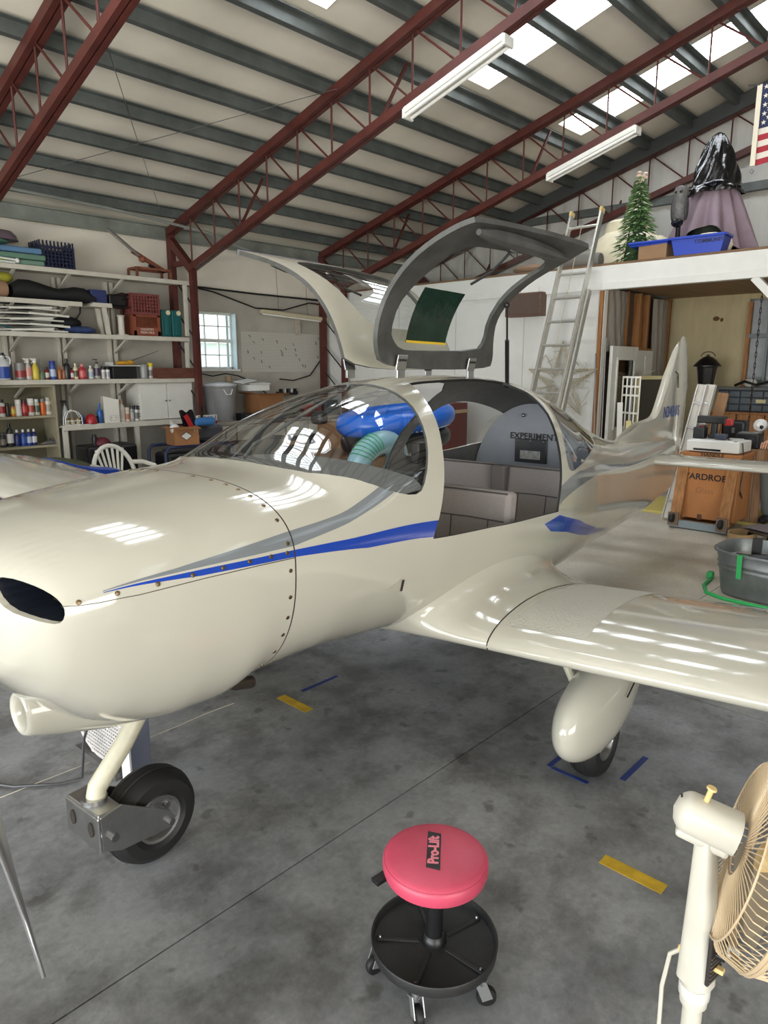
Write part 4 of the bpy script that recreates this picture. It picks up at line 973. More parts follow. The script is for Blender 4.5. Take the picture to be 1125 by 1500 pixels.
# cabin fittings
def rbox(c, d, m, name, parent, bev=.02, M=None):
    mb = MB(); mb.box(c, d, 0, M); return mb.build(name, m, parent, bevel=bev, ang=50)
SEATM = mat('grey_seat_cloth', (138, 131, 130), .9, noise=.08, nscale=90, bump=.12, bscale=400)
PIPE = mat('seat_piping', (70, 66, 66), .8)
def seatback(name, u, v0, v1, w0, w1, lean, parent):
    M = Matrix.Translation((u, -(v0 + v1) / 2, w0)) @ Matrix.Rotation(lean, 4, 'Y'); H_ = w1 - w0; W_ = v1 - v0
    t = rbox((0, 0, H_ / 2), (.09, W_, H_), SEATM, name, parent, .022, M)
    for yy in np.linspace(-W_ / 2 + W_ / 4, W_ / 2 - W_ / 4, 3)[::2] if W_ > .3 else [0]:
        mb = MB(); a = M @ Vector((-.0465, yy, .02)); b = M @ Vector((-.0465, yy, H_ * .62)); mb.tube([a, b], .0025, 5); mb.build('seat_seam', PIPE, t)
    mb = MB(); mb.tube([M @ Vector((-.046, -W_ / 2 + .02, H_ * .62)), M @ Vector((-.0475, 0, H_ * .63)), M @ Vector((-.046, W_ / 2 - .02, H_ * .62))], .0028, 5)
    mb.tube([M @ Vector((-.043, -W_ / 2 + .012, H_ - .01)), M @ Vector((-.043, W_ / 2 - .012, H_ - .01))], .004, 5); mb.build('seat_piping', PIPE, t)
    return t
seatback('front_seat', 1.66, .12, .525, .78, 1.145, .10, plane)
seatback('front_seat', 1.66, -.50, -.12, .78, 1.145, .10, plane)
seatback('rear_seat', 2.36, -.44, .045, .75, 1.165, .16, plane)
seatback('rear_seat', 2.36, .12, .46, .75, 1.165, .16, plane)
rbox((2.37, -.08, .94), (.08, .09, .44), mat('dark_seat_cloth', (100, 95, 94), .9), 'seat_divider', plane, .012)
for v in (.31, -.31): rbox((1.42, -v, .80), (.46, .40, .10), SEATM, 'seat_base', plane, .03)
rbox((2.12, 0, .78), (.44, .86, .10), SEATM, 'seat_base', plane, .03)
rbox((1.5, 0, .74), (1.5, .80, .03), LINER, 'cabin_floor', plane, .004)
bh_t = np.linspace(-1, 1, 61); bp = S(np.full(61, 2.92), bh_t); bp[:, 1] *= .94; bp[:, 2] = 1.03 + (bp[:, 2] - 1.03) * .955
mb = MB(); mb.add([tuple(p) for p in bp[:-1]], [tuple(range(60))])
bulk = mb.build('bulkhead', mat('blue_grey_bulkhead', (128, 130, 137), .5, noise=.08), plane, smooth=False)
letters('EXPERIMENTAL', .056, mat('placard_black', (22, 22, 24), .6), bulk, (2.915, -.045, 1.275), (0, -1, 0), (0, 0, 1), bold=.001, spacing=1.05)
rbox((2.905, 0, 1.185), (.012, .22, .15), BLACK, 'map_pocket', bulk, .003)
rbox((2.897, 0, 1.16), (.006, .14, .055), mat('clear_sleeve', (150, 148, 144), .2, noise=.4, nscale=30), 'document_sleeve', bulk, .002)
for y in (.09, 0, -.09): MB().ball((2.897, y, 1.25), .006, 6, 5).build('snap', STEEL, bulk)
MB().ball((2.90, .06, 1.41), .012, 8, 6).build('coat_hook', STEEL, bulk)
rbox((2.3, .44, 1.2), (.1, .06, .13), BLACK, 'side_speaker', plane, .01)
# glare shield, panel and yokes
gu = np.linspace(.53, .93, 9); gv = np.linspace(-1, 1, 21)
mb = MB()
def gsf(a, b):
    u = .51 + .42 * a; y = 2 * b - 1; half = float(hermite(ST[:, 0], ST[:, 4], np.array([u]))[0]) * .93
    q = S(np.full(60, u), np.linspace(.01, .5, 60)); vv_ = abs(y) * half; i = int(np.argmin(np.abs(-q[:, 1] - vv_))); top_ = q[i, 2] - .03
    return (u, -y * half, min(1.345 - .05 * y * y, top_))
mb.grid(gsf, 10, 25); mb.build('glare_shield', mat('shield_grey', (118, 119, 120), .7, noise=.05), plane, ang=60)
rbox((.955, 0, 1.17), (.03, 1.02, .30), mat('panel_dark', (40, 40, 42), .5), 'instrument_panel', plane, .01)
for k, (y, z) in enumerate(((-.35, 1.24), (-.24, 1.24), (-.13, 1.24), (-.35, 1.13), (-.24, 1.13), (.1, 1.24), (.22, 1.24))):
    mb = MB(); mb.cyl((.97, y, z), (.975, y, z), .042, n=16); mb.build('gauge', mat('gauge_face', (30, 30, 32), .2), plane)
rbox((.98, .02, 1.50), (.05, .06, .055), BLACK, 'compass', plane, .012)
MB().tube([(.55, 0, 1.375), (.60, .0, 1.42), (1.15, 0, 1.625)], .007, 6).build('centre_brace', LINER, plane)

# landing gear
TIRE = mat('tyre_rubber', (20, 20, 21), .6, noise=.1, nscale=30)
def wheel(parent, c, R_, wd, name='nose_wheel', rot=0):
    M = Matrix.Rotation(PI / 2, 4, 'X')
    pr = [(R_ * .50, -wd * .40), (R_ * .62, -wd * .50), (R_ * .82, -wd * .48), (R_ * .93, -wd * .36), (R_ * .985, -wd * .18), (R_ * .975, -wd * .165), (R_ * .975, -wd * .145), (R_, -wd * .12), (R_, wd * .12), (R_ * .975, wd * .145), (R_ * .975, wd * .165), (R_ * .985, wd * .18), (R_ * .93, wd * .36), (R_ * .82, wd * .48), (R_ * .62, wd * .50), (R_ * .50, wd * .40)]
    mb = MB(); mb.lathe(pr, 44, M=M, capb=False, capt=False); w_ = mb.build(name, TIRE, parent, c, rot, ang=30)
    for s in (1, -1):
        mb = MB(); mb.lathe([(R_ * .52, wd * .42), (R_ * .50, wd * .46), (R_ * .45, wd * .44), (R_ * .42, wd * .26), (R_ * .2, wd * .22), (R_ * .18, wd * .36), (R_ * .08, wd * .38)], 32, M=Matrix.Rotation(PI / 2 * s, 4, 'X'), capb=False)
        for q in range(3):
            a = q * 2 * PI / 3 + .4; mb.cyl((R_ * .31 * math.cos(a), -s * wd * .25, R_ * .31 * math.sin(a)), (R_ * .31 * math.cos(a), -s * wd * .30, R_ * .31 * math.sin(a)), .012, n=10, mi=1)
        mb.build('wheel_rim', [ALU, STEEL], w_, ang=30)
    return w_
NWR = .168
wheel(plane, (.055, -.0, NWR), NWR, .135)
mb = MB(); mb.box((-.18, 0, .255), (.010, .20, .12)); mb.box((-.14, 0, .318), (.08, .19, .010)); mb.box((-.14, 0, .195), (.08, .19, .010)); nf = mb.build('nose_fork', ALU, plane, smooth=False, bevel=.003)
for s in (1, -1):
    poly = [(-.175, .315), (-.10, .325), (.075, .21), (.095, .175), (.075, .145), (-.11, .165), (-.175, .195)]
    mb = MB(); mb.prism([(a, b) for a, b in poly], .008, 0, Matrix.Translation((0, s * .095 + .004, 0)) @ Matrix(((1, 0, 0, 0), (0, 0, -1, 0), (0, 1, 0, 0), (0, 0, 0, 1)))); mb.build('fork_arm', ALU, nf, smooth=False, bevel=.002)
    for (a, b, r) in ((.068, .175, .012), (-.14, .235, .014)): MB().cyl((a, s * .095, b), (a, s * .118, b), r, n=10).build('fork_bolt', STEEL, nf)
for y in (-.055, .055):
    mb = MB(); mb.lathe([(.015, 0), (.015, .004)], 16, M=Matrix.Translation((-.189, y, .262)) @ Matrix.Rotation(PI / 2, 4, 'Y') @ Matrix.Diagonal((1.7, 1, 1, 1))); mb.build('lightening_hole', SEAM, nf)
mb = MB(); mb.tube([(-.135, 0, .31), (-.125, 0, .36), (-.02, 0, .47), (.14, 0, .68)], [.034, .032, .031, .033], 16); mb.build('nose_strut', mat('cream_strut', (194, 189, 168), .4, noise=.12, nscale=20), plane)
MB().cyl((-.14, 0, .30), (-.138, 0, .335), .042, n=16).build('pivot_collar', ALU, nf)
for s in (1, -1):
    wheel(plane, (1.53, -s * 1.03, .165), .165, .13, 'main_wheel')
    def pf(a, b):
        x = a; r = 2.6 * (math.sqrt(max(x, 0)) * .62 - .25 * x - .22 * x**2 - .08 * x**3 - .07 * x**4) if x < 1 else 0
        r = max(r, .004); th = 2 * PI * b; y = .128 * r * 1.35 * math.cos(th); z = (.235 if math.sin(th) > 0 else .25) * r * 1.2 * abs(math.sin(th)) ** .9 * (1 if math.sin(th) > 0 else -1)
        z = max(z, -.215)
        return (1.17 + .92 * x, -s * 1.03 + y, .305 + z + .10 * x * x)
    mb = MB(); mb.grid(lambda a, b: pf((1 - math.cos(a * PI)) / 2, b), 30, 36, closev=True); pant = mb.build('wheel_pant', CREAM, plane, ang=70)
    MB().tube([(1.55, -s * .80, .62), (1.57, -s * .84, .50), (1.56, -s * .93, .34)], .019, 10).build('gear_leg', mat('cream_strut', ()), plane)
    def ff(a, b):
        th = 2 * PI * b; w_ = 1 - a
        return (1.70 + .10 * a + (.17 - .03 * a) * math.cos(th), -s * (1.05 + .02 * a) + .035 * math.sin(th) * (1 - .35 * math.cos(th)), .42 + .29 * a)
    mb = MB(); mb.grid(ff, 8, 24, closev=True); mb.build('leg_fairing', CREAM, plane, ang=70)
    mb = MB(); mb.tube([(1.55, -s * (1.15), .375), (1.68, -s * 1.148, .43), (1.80, -s * 1.125, .455), (1.86, -s * 1.10, .44)], .0035, 5); mb.build('pant_joint', SEAM, pant)
# propeller
mb = MB(); mb.lathe([(.15, .0), (.15, -.05), (.135, -.12), (.09, -.20), (.03, -.25), (.004, -.26)], 28, M=Matrix.Rotation(-PI / 2, 4, 'Y') @ Matrix.Diagonal((1, 1, -1, 1))); pr = mb.build('propeller', CREAM, plane, (-.535, 0, 1.08))
PA = math.radians(-62)
for k in (0, 1):
    a = PA + k * PI; rd = Vector((0, -math.cos(a), math.sin(a))); tg = Vector((0, -math.sin(a), -math.cos(a)))
    def bl(p, q):
        r = .10 + .86 * p; ch = (.05 + .10 * math.sin(PI * min(1, p * 1.05 + .12)) ** .8) * (1 if p < .93 else math.sqrt(max(.02, 1 - ((p - .93) / .07) ** 2))); tw = math.radians(58 - 44 * p ** .7)
        th = 2 * PI * q; c = math.cos(th) * ch * .5; z = math.sin(th) * (.02 - .015 * p)
        d = tg * math.cos(tw) + Vector((1, 0, 0)) * math.sin(tw); n_ = rd.cross(d)
        return tuple(rd * r + d * c + n_ * z)
    mb = MB(); mb.grid(bl, 26, 20, closev=True); mb.build('blade', mat('prop_metal', (168, 168, 170), .32, .7, noise=.1), pr, ang=60)
# ---------------------------------------------------------------- shelving on the left wall
def shelf(z, x0, x1, label, brackets, lip=True):
    t = thing('wall_shelf', label, 'shelf', ((x0 + x1) / 2, 9.68, z), 0, 'white wall shelves')
    L = x1 - x0
    mb = MB(); mb.box((0, .005, .01), (L, .44, .02)); mb.build('board', SHELFW, t, smooth=False)
    mb = MB(); mb.box((0, -.23, 0), (L, .035, .06)); mb.build('front_lip', SHELFW, t, smooth=False, bevel=.004)
    for x in brackets:
        mb = MB(); mb.beam((x - (x0 + x1) / 2, -.18, -.02), (x - (x0 + x1) / 2, .22, -.20), .03, .03); mb.build('bracket', SHELFW, t, smooth=False)
    return t
BR = (3.45, 4.13, 4.86)
shelf(2.93, 1.4, 5.87, 'topmost white wall shelf carrying foam pads and a navy crate', BR)
shelf(2.125, 1.4, 5.81, 'long white wall shelf carrying the folded chairs and red crates', BR)
shelf(1.53, 1.4, 5.86, 'long white wall shelf crowded with bottles and spray cans', BR)
shelf(2.53, 1.4, 4.24, 'short white wall shelf under the long black bag', (3.4, 4.1))
SZ = {'top': 2.96, 'mid': 2.155, 'low': 1.56, 'bench': .965, 'short': 2.56}
mb = MB(); mb.box((0, 0, .405), (.05, .05, .75)); tag(mb.build('shelf_upright', SHELFW, loc=(5.80, 9.47, 2.145), smooth=False, bevel=.004), 'white upright stick holding the end of the topmost shelf', 'post')
mb = MB(); mb.box((0, 0, .26), (.05, .05, .52)); tag(mb.build('shelf_upright', SHELFW, loc=(5.78, 9.47, 1.565), smooth=False, bevel=.004), 'white upright stick at the end of the bottle shelf', 'post')
bt = thing('workbench', 'white workbench under the bottle shelf with a thick front edge', 'bench', (4.9, 9.68, 0))
mb = MB(); mb.box((0, 0, .94), (2.12, .46, .025)); mb.box((0, -.22, .925), (2.12, .04, .075)); mb.build('bench_top', SHELFW, bt, smooth=False, bevel=.004)
for x in (-1.02, .0, 1.0):
    for y in (-.2, .2): MB().box((x, y, .445), (.06, .05, .89)).build('leg', SHELFW, bt, smooth=False, bevel=.003)
# bookcase below the bottle shelf
bc = thing('bookcase', 'drab painted bookcase full of spray cans at the left edge', 'bookcase', (3.0, 9.72, 0))
BCM = mat('drab_paint', (158, 150, 126), .6, noise=.12, nscale=4)
for x in (-1.2, .80): MB().box((x, 0, .745), (.03, .42, 1.49)).build('side_panel', BCM, bc, smooth=False)
MB().box((-.2, .2, .745), (2.0, .015, 1.48)).build('back_panel', mat('drab_back', (112, 106, 84), .7), bc, smooth=False)
for z in (.08, .70, 1.085, 1.48): MB().box((-.2, -.005, z), (1.98, .41, .03)).build('shelf_board', BCM, bc, smooth=False, bevel=.003)
# hanging white cupboard at the right end of the bench
cp = thing('cupboard', 'white two-door cupboard with louvred side on the workbench end', 'cabinet', (5.42, 9.70, .967))
CUPM = mat('cupboard_white', (220, 218, 210), .5, noise=.05)
MB().box((0, .01, .265), (.86, .40, .53)).build('cupboard_body', CUPM, cp, smooth=False)
for s in (-1, 1):
    dd = MB().box((.215 * s, -.2, .265), (.42, .02, .51)).build('door', CUPM, cp, smooth=False, bevel=.004)
    MB().ball((.03 * s, -.225, .27), .012, 8, 6).build('knob', STEEL, dd)
for k in range(14): MB().box((-.435, .0, .04 + .035 * k), (.012, .38, .022)).build('louvre', CUPM, cp, smooth=False)

# containers: lathe bodies with caps and paper labels
def colm(c, rough=.35): return mat('paint_%d_%d_%d' % c, c, rough)
def container(kind, x, z, h, r, body, cap, lab, name, label, cat, group, y=9.6, band=None, tilt=None):
    bm_ = colm(body)
    mb = MB()
    if kind == 'can': pr_ = [(r * .96, 0), (r, .006), (r, h * .76), (r * .8, h * .80), (r * .55, h * .815)]; cpf = [(r * .72, h * .79), (r * .74, h * .97), (r * .66, h)]
    elif kind == 'bigcap': pr_ = [(r * .96, 0), (r, .006), (r, h * .72), (r * .97, h * .74)]; cpf = [(r * .96, h * .72), (r * .96, h * .98), (r * .9, h)]
    elif kind == 'bottle': pr_ = [(r * .95, 0), (r, .01), (r, h * .60), (r * .8, h * .72), (r * .36, h * .80), (r * .34, h * .86)]; cpf = [(r * .44, h * .84), (r * .42, h)]
    elif kind == 'wine': pr_ = [(r * .95, 0), (r, .01), (r, h * .55), (r * .85, h * .64), (r * .36, h * .74), (r * .34, h * .94)]; cpf = [(r * .40, h * .93), (r * .40, h)]
    elif kind == 'tin': pr_ = [(r, 0), (r, h * .94), (r * 1.04, h * .95), (r * 1.04, h * .985)]; cpf = [(r * .9, h * .97), (r * .9, h)]
    elif kind == 'jar': pr_ = [(r * .95, 0), (r, .005), (r, h * .66), (r * .8, h * .74)]; cpf = [(r * .86, h * .74), (r * .86, h)]
    elif kind in ('spray', 'pump'): pr_ = [(r * .95, 0), (r, .01), (r * .98, h * .42), (r * .8, h * .58), (r * .34, h * .72), (r * .32, h * .78)]; cpf = [(r * .42, h * .76), (r * .40, h * .86)]
    mb.lathe(pr_, 16)
    o = mb.build(name, bm_, loc=(x, y, z), rz=random.uniform(-.4, .4)); tag(o, label, cat, group)
    if tilt: o.rotation_euler = tilt
    mb = MB(); mb.lathe(cpf, 14)
    if kind == 'spray':
        mb.box((-.012, -.0, h * .91), (.055, .022, h * .10)); mb.box((-.045, 0, h * .94), (.03, .014, .014)); mb.beam((-.015, 0, h * .86), (-.04, 0, h * .74), .012, .008)
        mb.build('spray_trigger', colm(cap), o)
    elif kind == 'pump':
        mb.cyl((0, 0, h * .85), (0, 0, h * .97), .005, n=6); mb.box((-.018, 0, h * .975), (.06, .016, .014)); mb.build('pump_head', colm(cap), o)
    else: mb.build('cap', colm(cap), o)
    if lab:
        a, b = band or (.16, .55); rr = r * (1.045 if kind == 'tin' else 1.015)
        mb = MB(); mb.lathe([(rr, h * a), (rr, h * b)], 16, capb=False, capt=False); mb.build('paper_label', colm(lab), o)
    return o
G1_ = 'bottles on the long bottle shelf'
ZL = SZ['low']
W_ = (226, 224, 216)
for a in [
 ('bottle', 3.31, .31, .06, (176, 178, 176), (52, 54, 58), None, 'plastic_jug', 'cloudy grey jug behind the bleach jug', 'jug'),
 ('tin', 3.43, .21, .061, (132, 130, 126), (160, 160, 158), (150, 52, 48), 'paint_tin', 'grey paint tin with a red label beside the bleach jug', 'tin'),
 ('spray', 3.525, .28, .044, (206, 196, 190), (226, 222, 214), (214, 150, 140), 'spray_bottle', 'clear spray bottle with pinkish print left of the yellow one', 'bottle'),
 ('spray', 3.615, .28, .047, (206, 186, 70), (232, 230, 220), None, 'spray_bottle', 'yellow spray bottle on the bottle shelf', 'bottle'),
 ('bottle', 3.755, .16, .031, (120, 34, 32), (24, 24, 26), (206, 200, 190), 'small_bottle', 'small dark red bottle with a black cap', 'bottle'),
 ('bigcap', 3.835, .24, .040, (48, 76, 150), (24, 52, 130), (176, 186, 208), 'spray_can', 'tall blue spray can with a blue cap', 'spray can'),
 ('bottle', 3.92, .18, .027, (168, 98, 52), (150, 80, 40), None, 'small_bottle', 'left one of two small orange-brown bottles', 'bottle'),
 ('bottle', 3.975, .17, .027, (146, 92, 60), (120, 72, 44), None, 'small_bottle', 'right one of two small orange-brown bottles', 'bottle'),
 ('bottle', 4.02, .27, .046, (34, 32, 34), (24, 24, 26), None, 'oil_bottle', 'tall black oil bottle behind a red and white one', 'bottle'),
 ('bottle', 4.075, .15, .034, (188, 44, 58), (28, 28, 30), (224, 220, 214), 'small_bottle', 'short red bottle with a white label before the black oil bottle', 'bottle'),
 ('bottle', 4.135, .21, .032, (216, 210, 176), (214, 206, 170), (84, 84, 60), 'small_bottle', 'cream bottle with a dark mark beside the red soap bottle', 'bottle'),
 ('bottle', 4.225, .20, .055, (176, 60, 66), (206, 120, 120), (200, 90, 92), 'soap_bottle', 'wide translucent red bottle on the bottle shelf', 'bottle'),
 ('bottle', 4.34, .18, .037, (216, 214, 206), (222, 220, 214), (160, 176, 190), 'small_bottle', 'plain white bottle left of the pump bottle', 'bottle'),
 ('pump', 4.43, .27, .043, (172, 168, 160), (24, 24, 28), (70, 52, 72), 'pump_bottle', 'clear pump bottle with a black pump and purple label', 'bottle'),
 ('bigcap', 4.515, .17, .030, (224, 222, 216), (28, 28, 32), (190, 186, 186), 'small_bottle', 'white bottle with black cap touching the pump bottle', 'bottle'),
 ('bigcap', 4.58, .17, .030, (226, 224, 220), (30, 30, 34), (176, 172, 180), 'small_bottle', 'white bottle with black cap next to the black tray', 'bottle'),
 ('tin', 5.12, .20, .060, (150, 152, 152), (118, 120, 122), None, 'tin_can', 'plain grey tin beside the yellow capped can', 'tin'),
 ('bigcap', 5.225, .22, .040, (206, 204, 196), (226, 200, 40), (120, 116, 108), 'spray_can', 'white spray can with a yellow cap by the brown box', 'spray can'),
]:
    container(a[0], a[1], ZL, a[2], a[3], a[4], a[5], a[6], a[7], a[8], a[9], G1_, y=9.75 if a[7] == 'plastic_jug' else 9.58)
jg = thing('bleach_jug', 'white jug with a blue label and a handle at the left frame edge', 'jug', (3.225, 9.58, ZL))
mb = MB(); mb.lathe([(.072, 0), (.08, .012), (.08, .18), (.07, .22), (.03, .27), (.028, .31)], 18); mb.build('jug_body', colm((226, 228, 230)), jg)
MB().tube([(.03, -.03, .29), (.075, -.03, .28), (.09, -.03, .24), (.075, -.03, .19)], .011, 7).build('handle', colm((226, 228, 230)), jg)
mb = MB(); mb.lathe([(.032, .30), (.032, .335)], 12); mb.build('cap', colm((26, 30, 40)), jg)
mb = MB(); mb.lathe([(.0815, .02), (.0815, .165)], 18, capb=False, capt=False); mb.build('paper_label', colm((36, 76, 168)), jg)
oc = thing('oil_can', 'small green oil can with a thin upright spout', 'oil can', (3.69, 9.57, ZL))
mb = MB(); mb.lathe([(.036, 0), (.036, .08), (.026, .10), (.01, .115)], 14); mb.build('can_body', colm((92, 112, 92)), oc)
MB().cyl((0, 0, .11), (-.012, 0, .26), .005, .002, n=6).build('spout', colm((52, 56, 52)), oc)
# tray with cordless things on the bottle shelf
tb = tag(MB().box((0, 0, .085), (.36, .26, .17)).build('tool_tray', BLACK, loc=(4.80, 9.64, ZL), smooth=False, bevel=.01), 'black storage tray right of the white bottles', 'tray')
tag(MB().box((0, 0, .008), (.44, .3, .016)).build('tray_lid', colm((200, 198, 190)), loc=(4.83, 9.64, ZL + .172), smooth=False, bevel=.004), 'pale flat lid lying across the black tray', 'lid')
mb = MB(); mb.ball((0, 0, .03), (.13, .06, .03), 12, 6); mb.ball((.1, 0, .035), (.06, .05, .035), 10, 6)
tag(mb.build('work_glove', colm((214, 158, 44), .8), loc=(4.83, 9.6, ZL + .19)), 'yellow work glove lying on the lid of the black tray', 'glove')
mb = MB(); mb.box((0, 0, .02), (.10, .06, .04)); tag(mb.build('tape_box', colm((196, 196, 196)), loc=(4.62, 9.6, ZL + .19), smooth=False, bevel=.003), 'small white box on the left end of the tray lid', 'box')
tag(MB().box((0, 0, .09), (.12, .2, .18)).build('steel_box', colm((150, 148, 142)), loc=(5.05, 9.72, ZL), smooth=False, bevel=.003), 'grey metal box standing behind the plain grey tin', 'box')
tag(MB().cyl((4.86, 9.70, ZL + .20), (5.48, 9.78, ZL + .40), .006, .003, n=6).build('thin_rod', colm((60, 50, 44))), 'long thin dark rod leaning up over the tray', 'rod')
wb = thing('wooden_box', 'reddish brown wooden box at the right end of the bottle shelf', 'box', (5.56, 9.56, ZL))
REDW = wood('red_brown_wood', (84, 48, 36), (116, 68, 50), stretch=(2, 12, 12))
for c, s in (((0, -.14, .075), (.64, .02, .15)), ((0, .14, .075), (.64, .02, .15)), ((-.31, 0, .075), (.02, .28, .15)), ((.31, 0, .075), (.02, .28, .15)), ((0, 0, .008), (.62, .28, .016))): MB().box(c, s).build('panel', REDW, wb, smooth=False, bevel=.003)
# bookcase cans
G2_ = 'spray cans on the upper bookcase shelf'
for a in [
 ('can', 3.185, .22, .036, (206, 202, 194), (30, 28, 30), (150, 30, 30), 'white and red spray can at the far left of the bookcase'),
 ('can', 3.25, .17, .026, (40, 40, 42), (30, 30, 32), None, 'thin black can second from left in the bookcase'),
 ('can', 3.315, .16, .026, (196, 120, 40), (40, 40, 40), (206, 180, 60), 'short orange and yellow can in the bookcase'),
 ('bigcap', 3.38, .21, .038, (210, 208, 202), (230, 228, 222), None, 'all white spray can with a wide cap in the bookcase'),
 ('can', 3.455, .21, .039, (130, 32, 34), (70, 30, 30), (180, 60, 56), 'dark red spray can in the bookcase'),
 ('bigcap', 3.535, .22, .042, (204, 198, 190), (224, 222, 216), (170, 70, 60), 'white spray can with a red mark and white cap'),
 ('can', 3.61, .21, .036, (176, 180, 160), (206, 206, 204), (70, 90, 70), 'greenish spray can with a pale tip in the bookcase'),
 ('can', 3.685, .21, .034, (206, 98, 40), (130, 132, 136), None, 'orange spray can with a grey cap'),
 ('can', 3.757, .23, .042, (204, 198, 186), (176, 170, 160), (150, 140, 124), 'big cream can at the right end of the bookcase shelf'),
]: container(a[0], a[1], 1.10, a[2], a[3], a[4], a[5], a[6], 'spray_can', a[7], 'spray can', G2_, y=9.64, band=(.2, .6))
G3_ = 'bottles on the lower bookcase shelf'
for a in [
 ('can', 3.16, .19, .038, (42, 40, 40), (60, 58, 56), (120, 112, 100), 'spray_can', 'black can at the far left of the lower bookcase shelf'),
 ('bottle', 3.245, .30, .043, (34, 34, 36), (24, 24, 26), (206, 204, 200), 'cleaner_bottle', 'tall black bottle with a white label on the lower bookcase shelf'),
 ('bottle', 3.33, .21, .038, (30, 44, 100), (214, 216, 220), None, 'blue_bottle', 'darkest blue bottle with a white cap, leftmost of four'),
 ('bottle', 3.405, .21, .036, (40, 70, 150), (214, 216, 220), (60, 90, 170), 'blue_bottle', 'blue bottle with a white cap, second of four'),
 ('bottle', 3.475, .21, .034, (38, 64, 146), (214, 216, 220), (180, 190, 210), 'blue_bottle', 'blue bottle with a pale label, third of four'),
 ('bottle', 3.54, .21, .033, (30, 40, 96), (226, 226, 228), (210, 210, 214), 'blue_bottle', 'blue bottle with a broad white label, rightmost of four'),
]: container(a[0], a[1], .715, a[2], a[3], a[4], a[5], a[6], a[7], a[8], 'bottle', G3_, y=9.64)
mb = MB()
for k in range(5): mb.beam((3.60 + .03 * k, 9.6, .73 + .012 * k), (3.80, 9.55 + .02 * k, .735 + .016 * (k % 3)), .016, .012)
mb.beam((3.70, 9.6, .73), (3.68, 9.6, .84), .02, .014); mb.beam((3.76, 9.58, .73), (3.72, 9.58, .80), .02, .012)
tag(mb.build('hand_tools', STEEL, smooth=False), 'heap of small steel hand tools on the lower bookcase shelf', 'tools', kind='stuff')
# bench items
G4_ = 'containers on the workbench'; ZB = SZ['bench'] - .01
for a in [
 ('spray', 3.935, .34, .042, (150, 152, 150), (34, 34, 36), None, 'spray_bottle', 'grey spray bottle with black trigger behind the wire jar carrier', 'bottle'),
 ('jar', 4.145, .13, .040, (70, 84, 116), (92, 104, 130), None, 'blue_jar', 'squat blue-grey jar beside the jar carrier', 'jar'),
 ('jar', 4.345, .10, .032, (46, 42, 44), (36, 34, 36), None, 'small_jar', 'small dark jar between the red helmet and the blue bottle', 'jar'),
 ('wine', 4.40, .27, .037, (40, 96, 168), (48, 108, 180), None, 'tall_bottle', 'bright blue long necked bottle on the workbench', 'bottle'),
 ('bottle', 4.72, .31, .045, (226, 220, 208), (226, 176, 140), (214, 206, 196), 'glue_bottle', 'white glue bottle with a peach nozzle beside the carton', 'bottle'),
 ('tin', 4.80, .20, .036, (214, 200, 180), (206, 196, 176), (180, 120, 90), 'cream_tin', 'cream tin with reddish print beside the glue bottle', 'tin'),
 ('can', 4.872, .22, .034, (150, 152, 150), (56, 56, 58), (176, 176, 172), 'spray_can', 'grey spray can beside the cream tin', 'spray can'),
 ('bigcap', 4.943, .22, .034, (206, 204, 198), (30, 30, 32), (110, 108, 100), 'spray_can', 'white spray can with a black cap, left of two alike', 'spray can'),
 ('bigcap', 5.013, .22, .034, (200, 198, 192), (34, 34, 36), (90, 92, 94), 'spray_can', 'white spray can with a black cap, next to the cupboard', 'spray can'),
]: container(a[0], a[1], ZB + .005, a[2], a[3], a[4], a[5], a[6], a[7], a[8], a[9], G4_, y=9.54)
for k, (x, lb) in enumerate(((3.92, 'brown lidded jar on the left of the wire carrier'), (3.99, 'brown lidded jar in the middle of the wire carrier'), (4.065, 'brown lidded jar on the right of the wire carrier'))):
    container('jar', x, ZB + .012, .085, .031, (176, 166, 140), (120, 94, 50), None, 'glass_jar', lb, 'jar', 'jars in the wire carrier', y=9.47)
mb = MB()
for y in (9.435, 9.505):
    mb.tube([(3.88, y, ZB + .008), (3.885, y, ZB + .10), (3.92, y, ZB + .17), (3.99, y, ZB + .20), (4.06, y, ZB + .17), (4.10, y, ZB + .10), (4.105, y, ZB + .008)], .006, 6)
mb.tube([(3.88, 9.435, ZB + .008), (4.105, 9.435, ZB + .008), (4.105, 9.505, ZB + .008), (3.88, 9.505, ZB + .008)], .005, 5, closed=True); mb.tube([(3.885, 9.435, ZB + .06), (4.10, 9.435, ZB + .06)], .004, 5)
tag(mb.build('wire_carrier', WHITE), 'white wire carrier holding three brown lidded jars', 'carrier')
hm = thing('bump_cap', 'small red helmet resting on the workbench', 'helmet', (4.255, 9.50, ZB + .003))
mb = MB(); mb.lathe([(.078, 0), (.076, .05), (.066, .09), (.04, .125), (.004, .138)], 18); mb.build('shell', colm((168, 34, 42)), hm)
mb = MB(); mb.lathe([(.079, .0), (.084, .004), (.084, .014), (.079, .018)], 18); mb.build('brim', colm((140, 28, 36)), hm)
cb = thing('white_carton', 'white carton with slanted top and printed arrows on the workbench', 'box', (4.56, 9.55, ZB + .003), -.25)
mb = MB(); mb.prism([(-.10, 0), (.10, 0), (.10, .32), (-.10, .37)], .20, 0, Matrix.Translation((0, .1, 0)) @ Matrix(((1, 0, 0, 0), (0, 0, -1, 0), (0, 1, 0, 0), (0, 0, 0, 1)))); mb.build('carton_body', mat('carton_white', (214, 210, 200), .7), cb, smooth=False, bevel=.003)
mb = MB()
for x in (-.03, .03): mb.beam((.02 + x, -.1015, .04), (.02 + x, -.1015, .085), .006, .002); mb.beam((.02 + x, -.1015, .085), (.008 + x, -.1015, .07), .005, .002); mb.beam((.02 + x, -.1015, .085), (.032 + x, -.1015, .07), .005, .002)
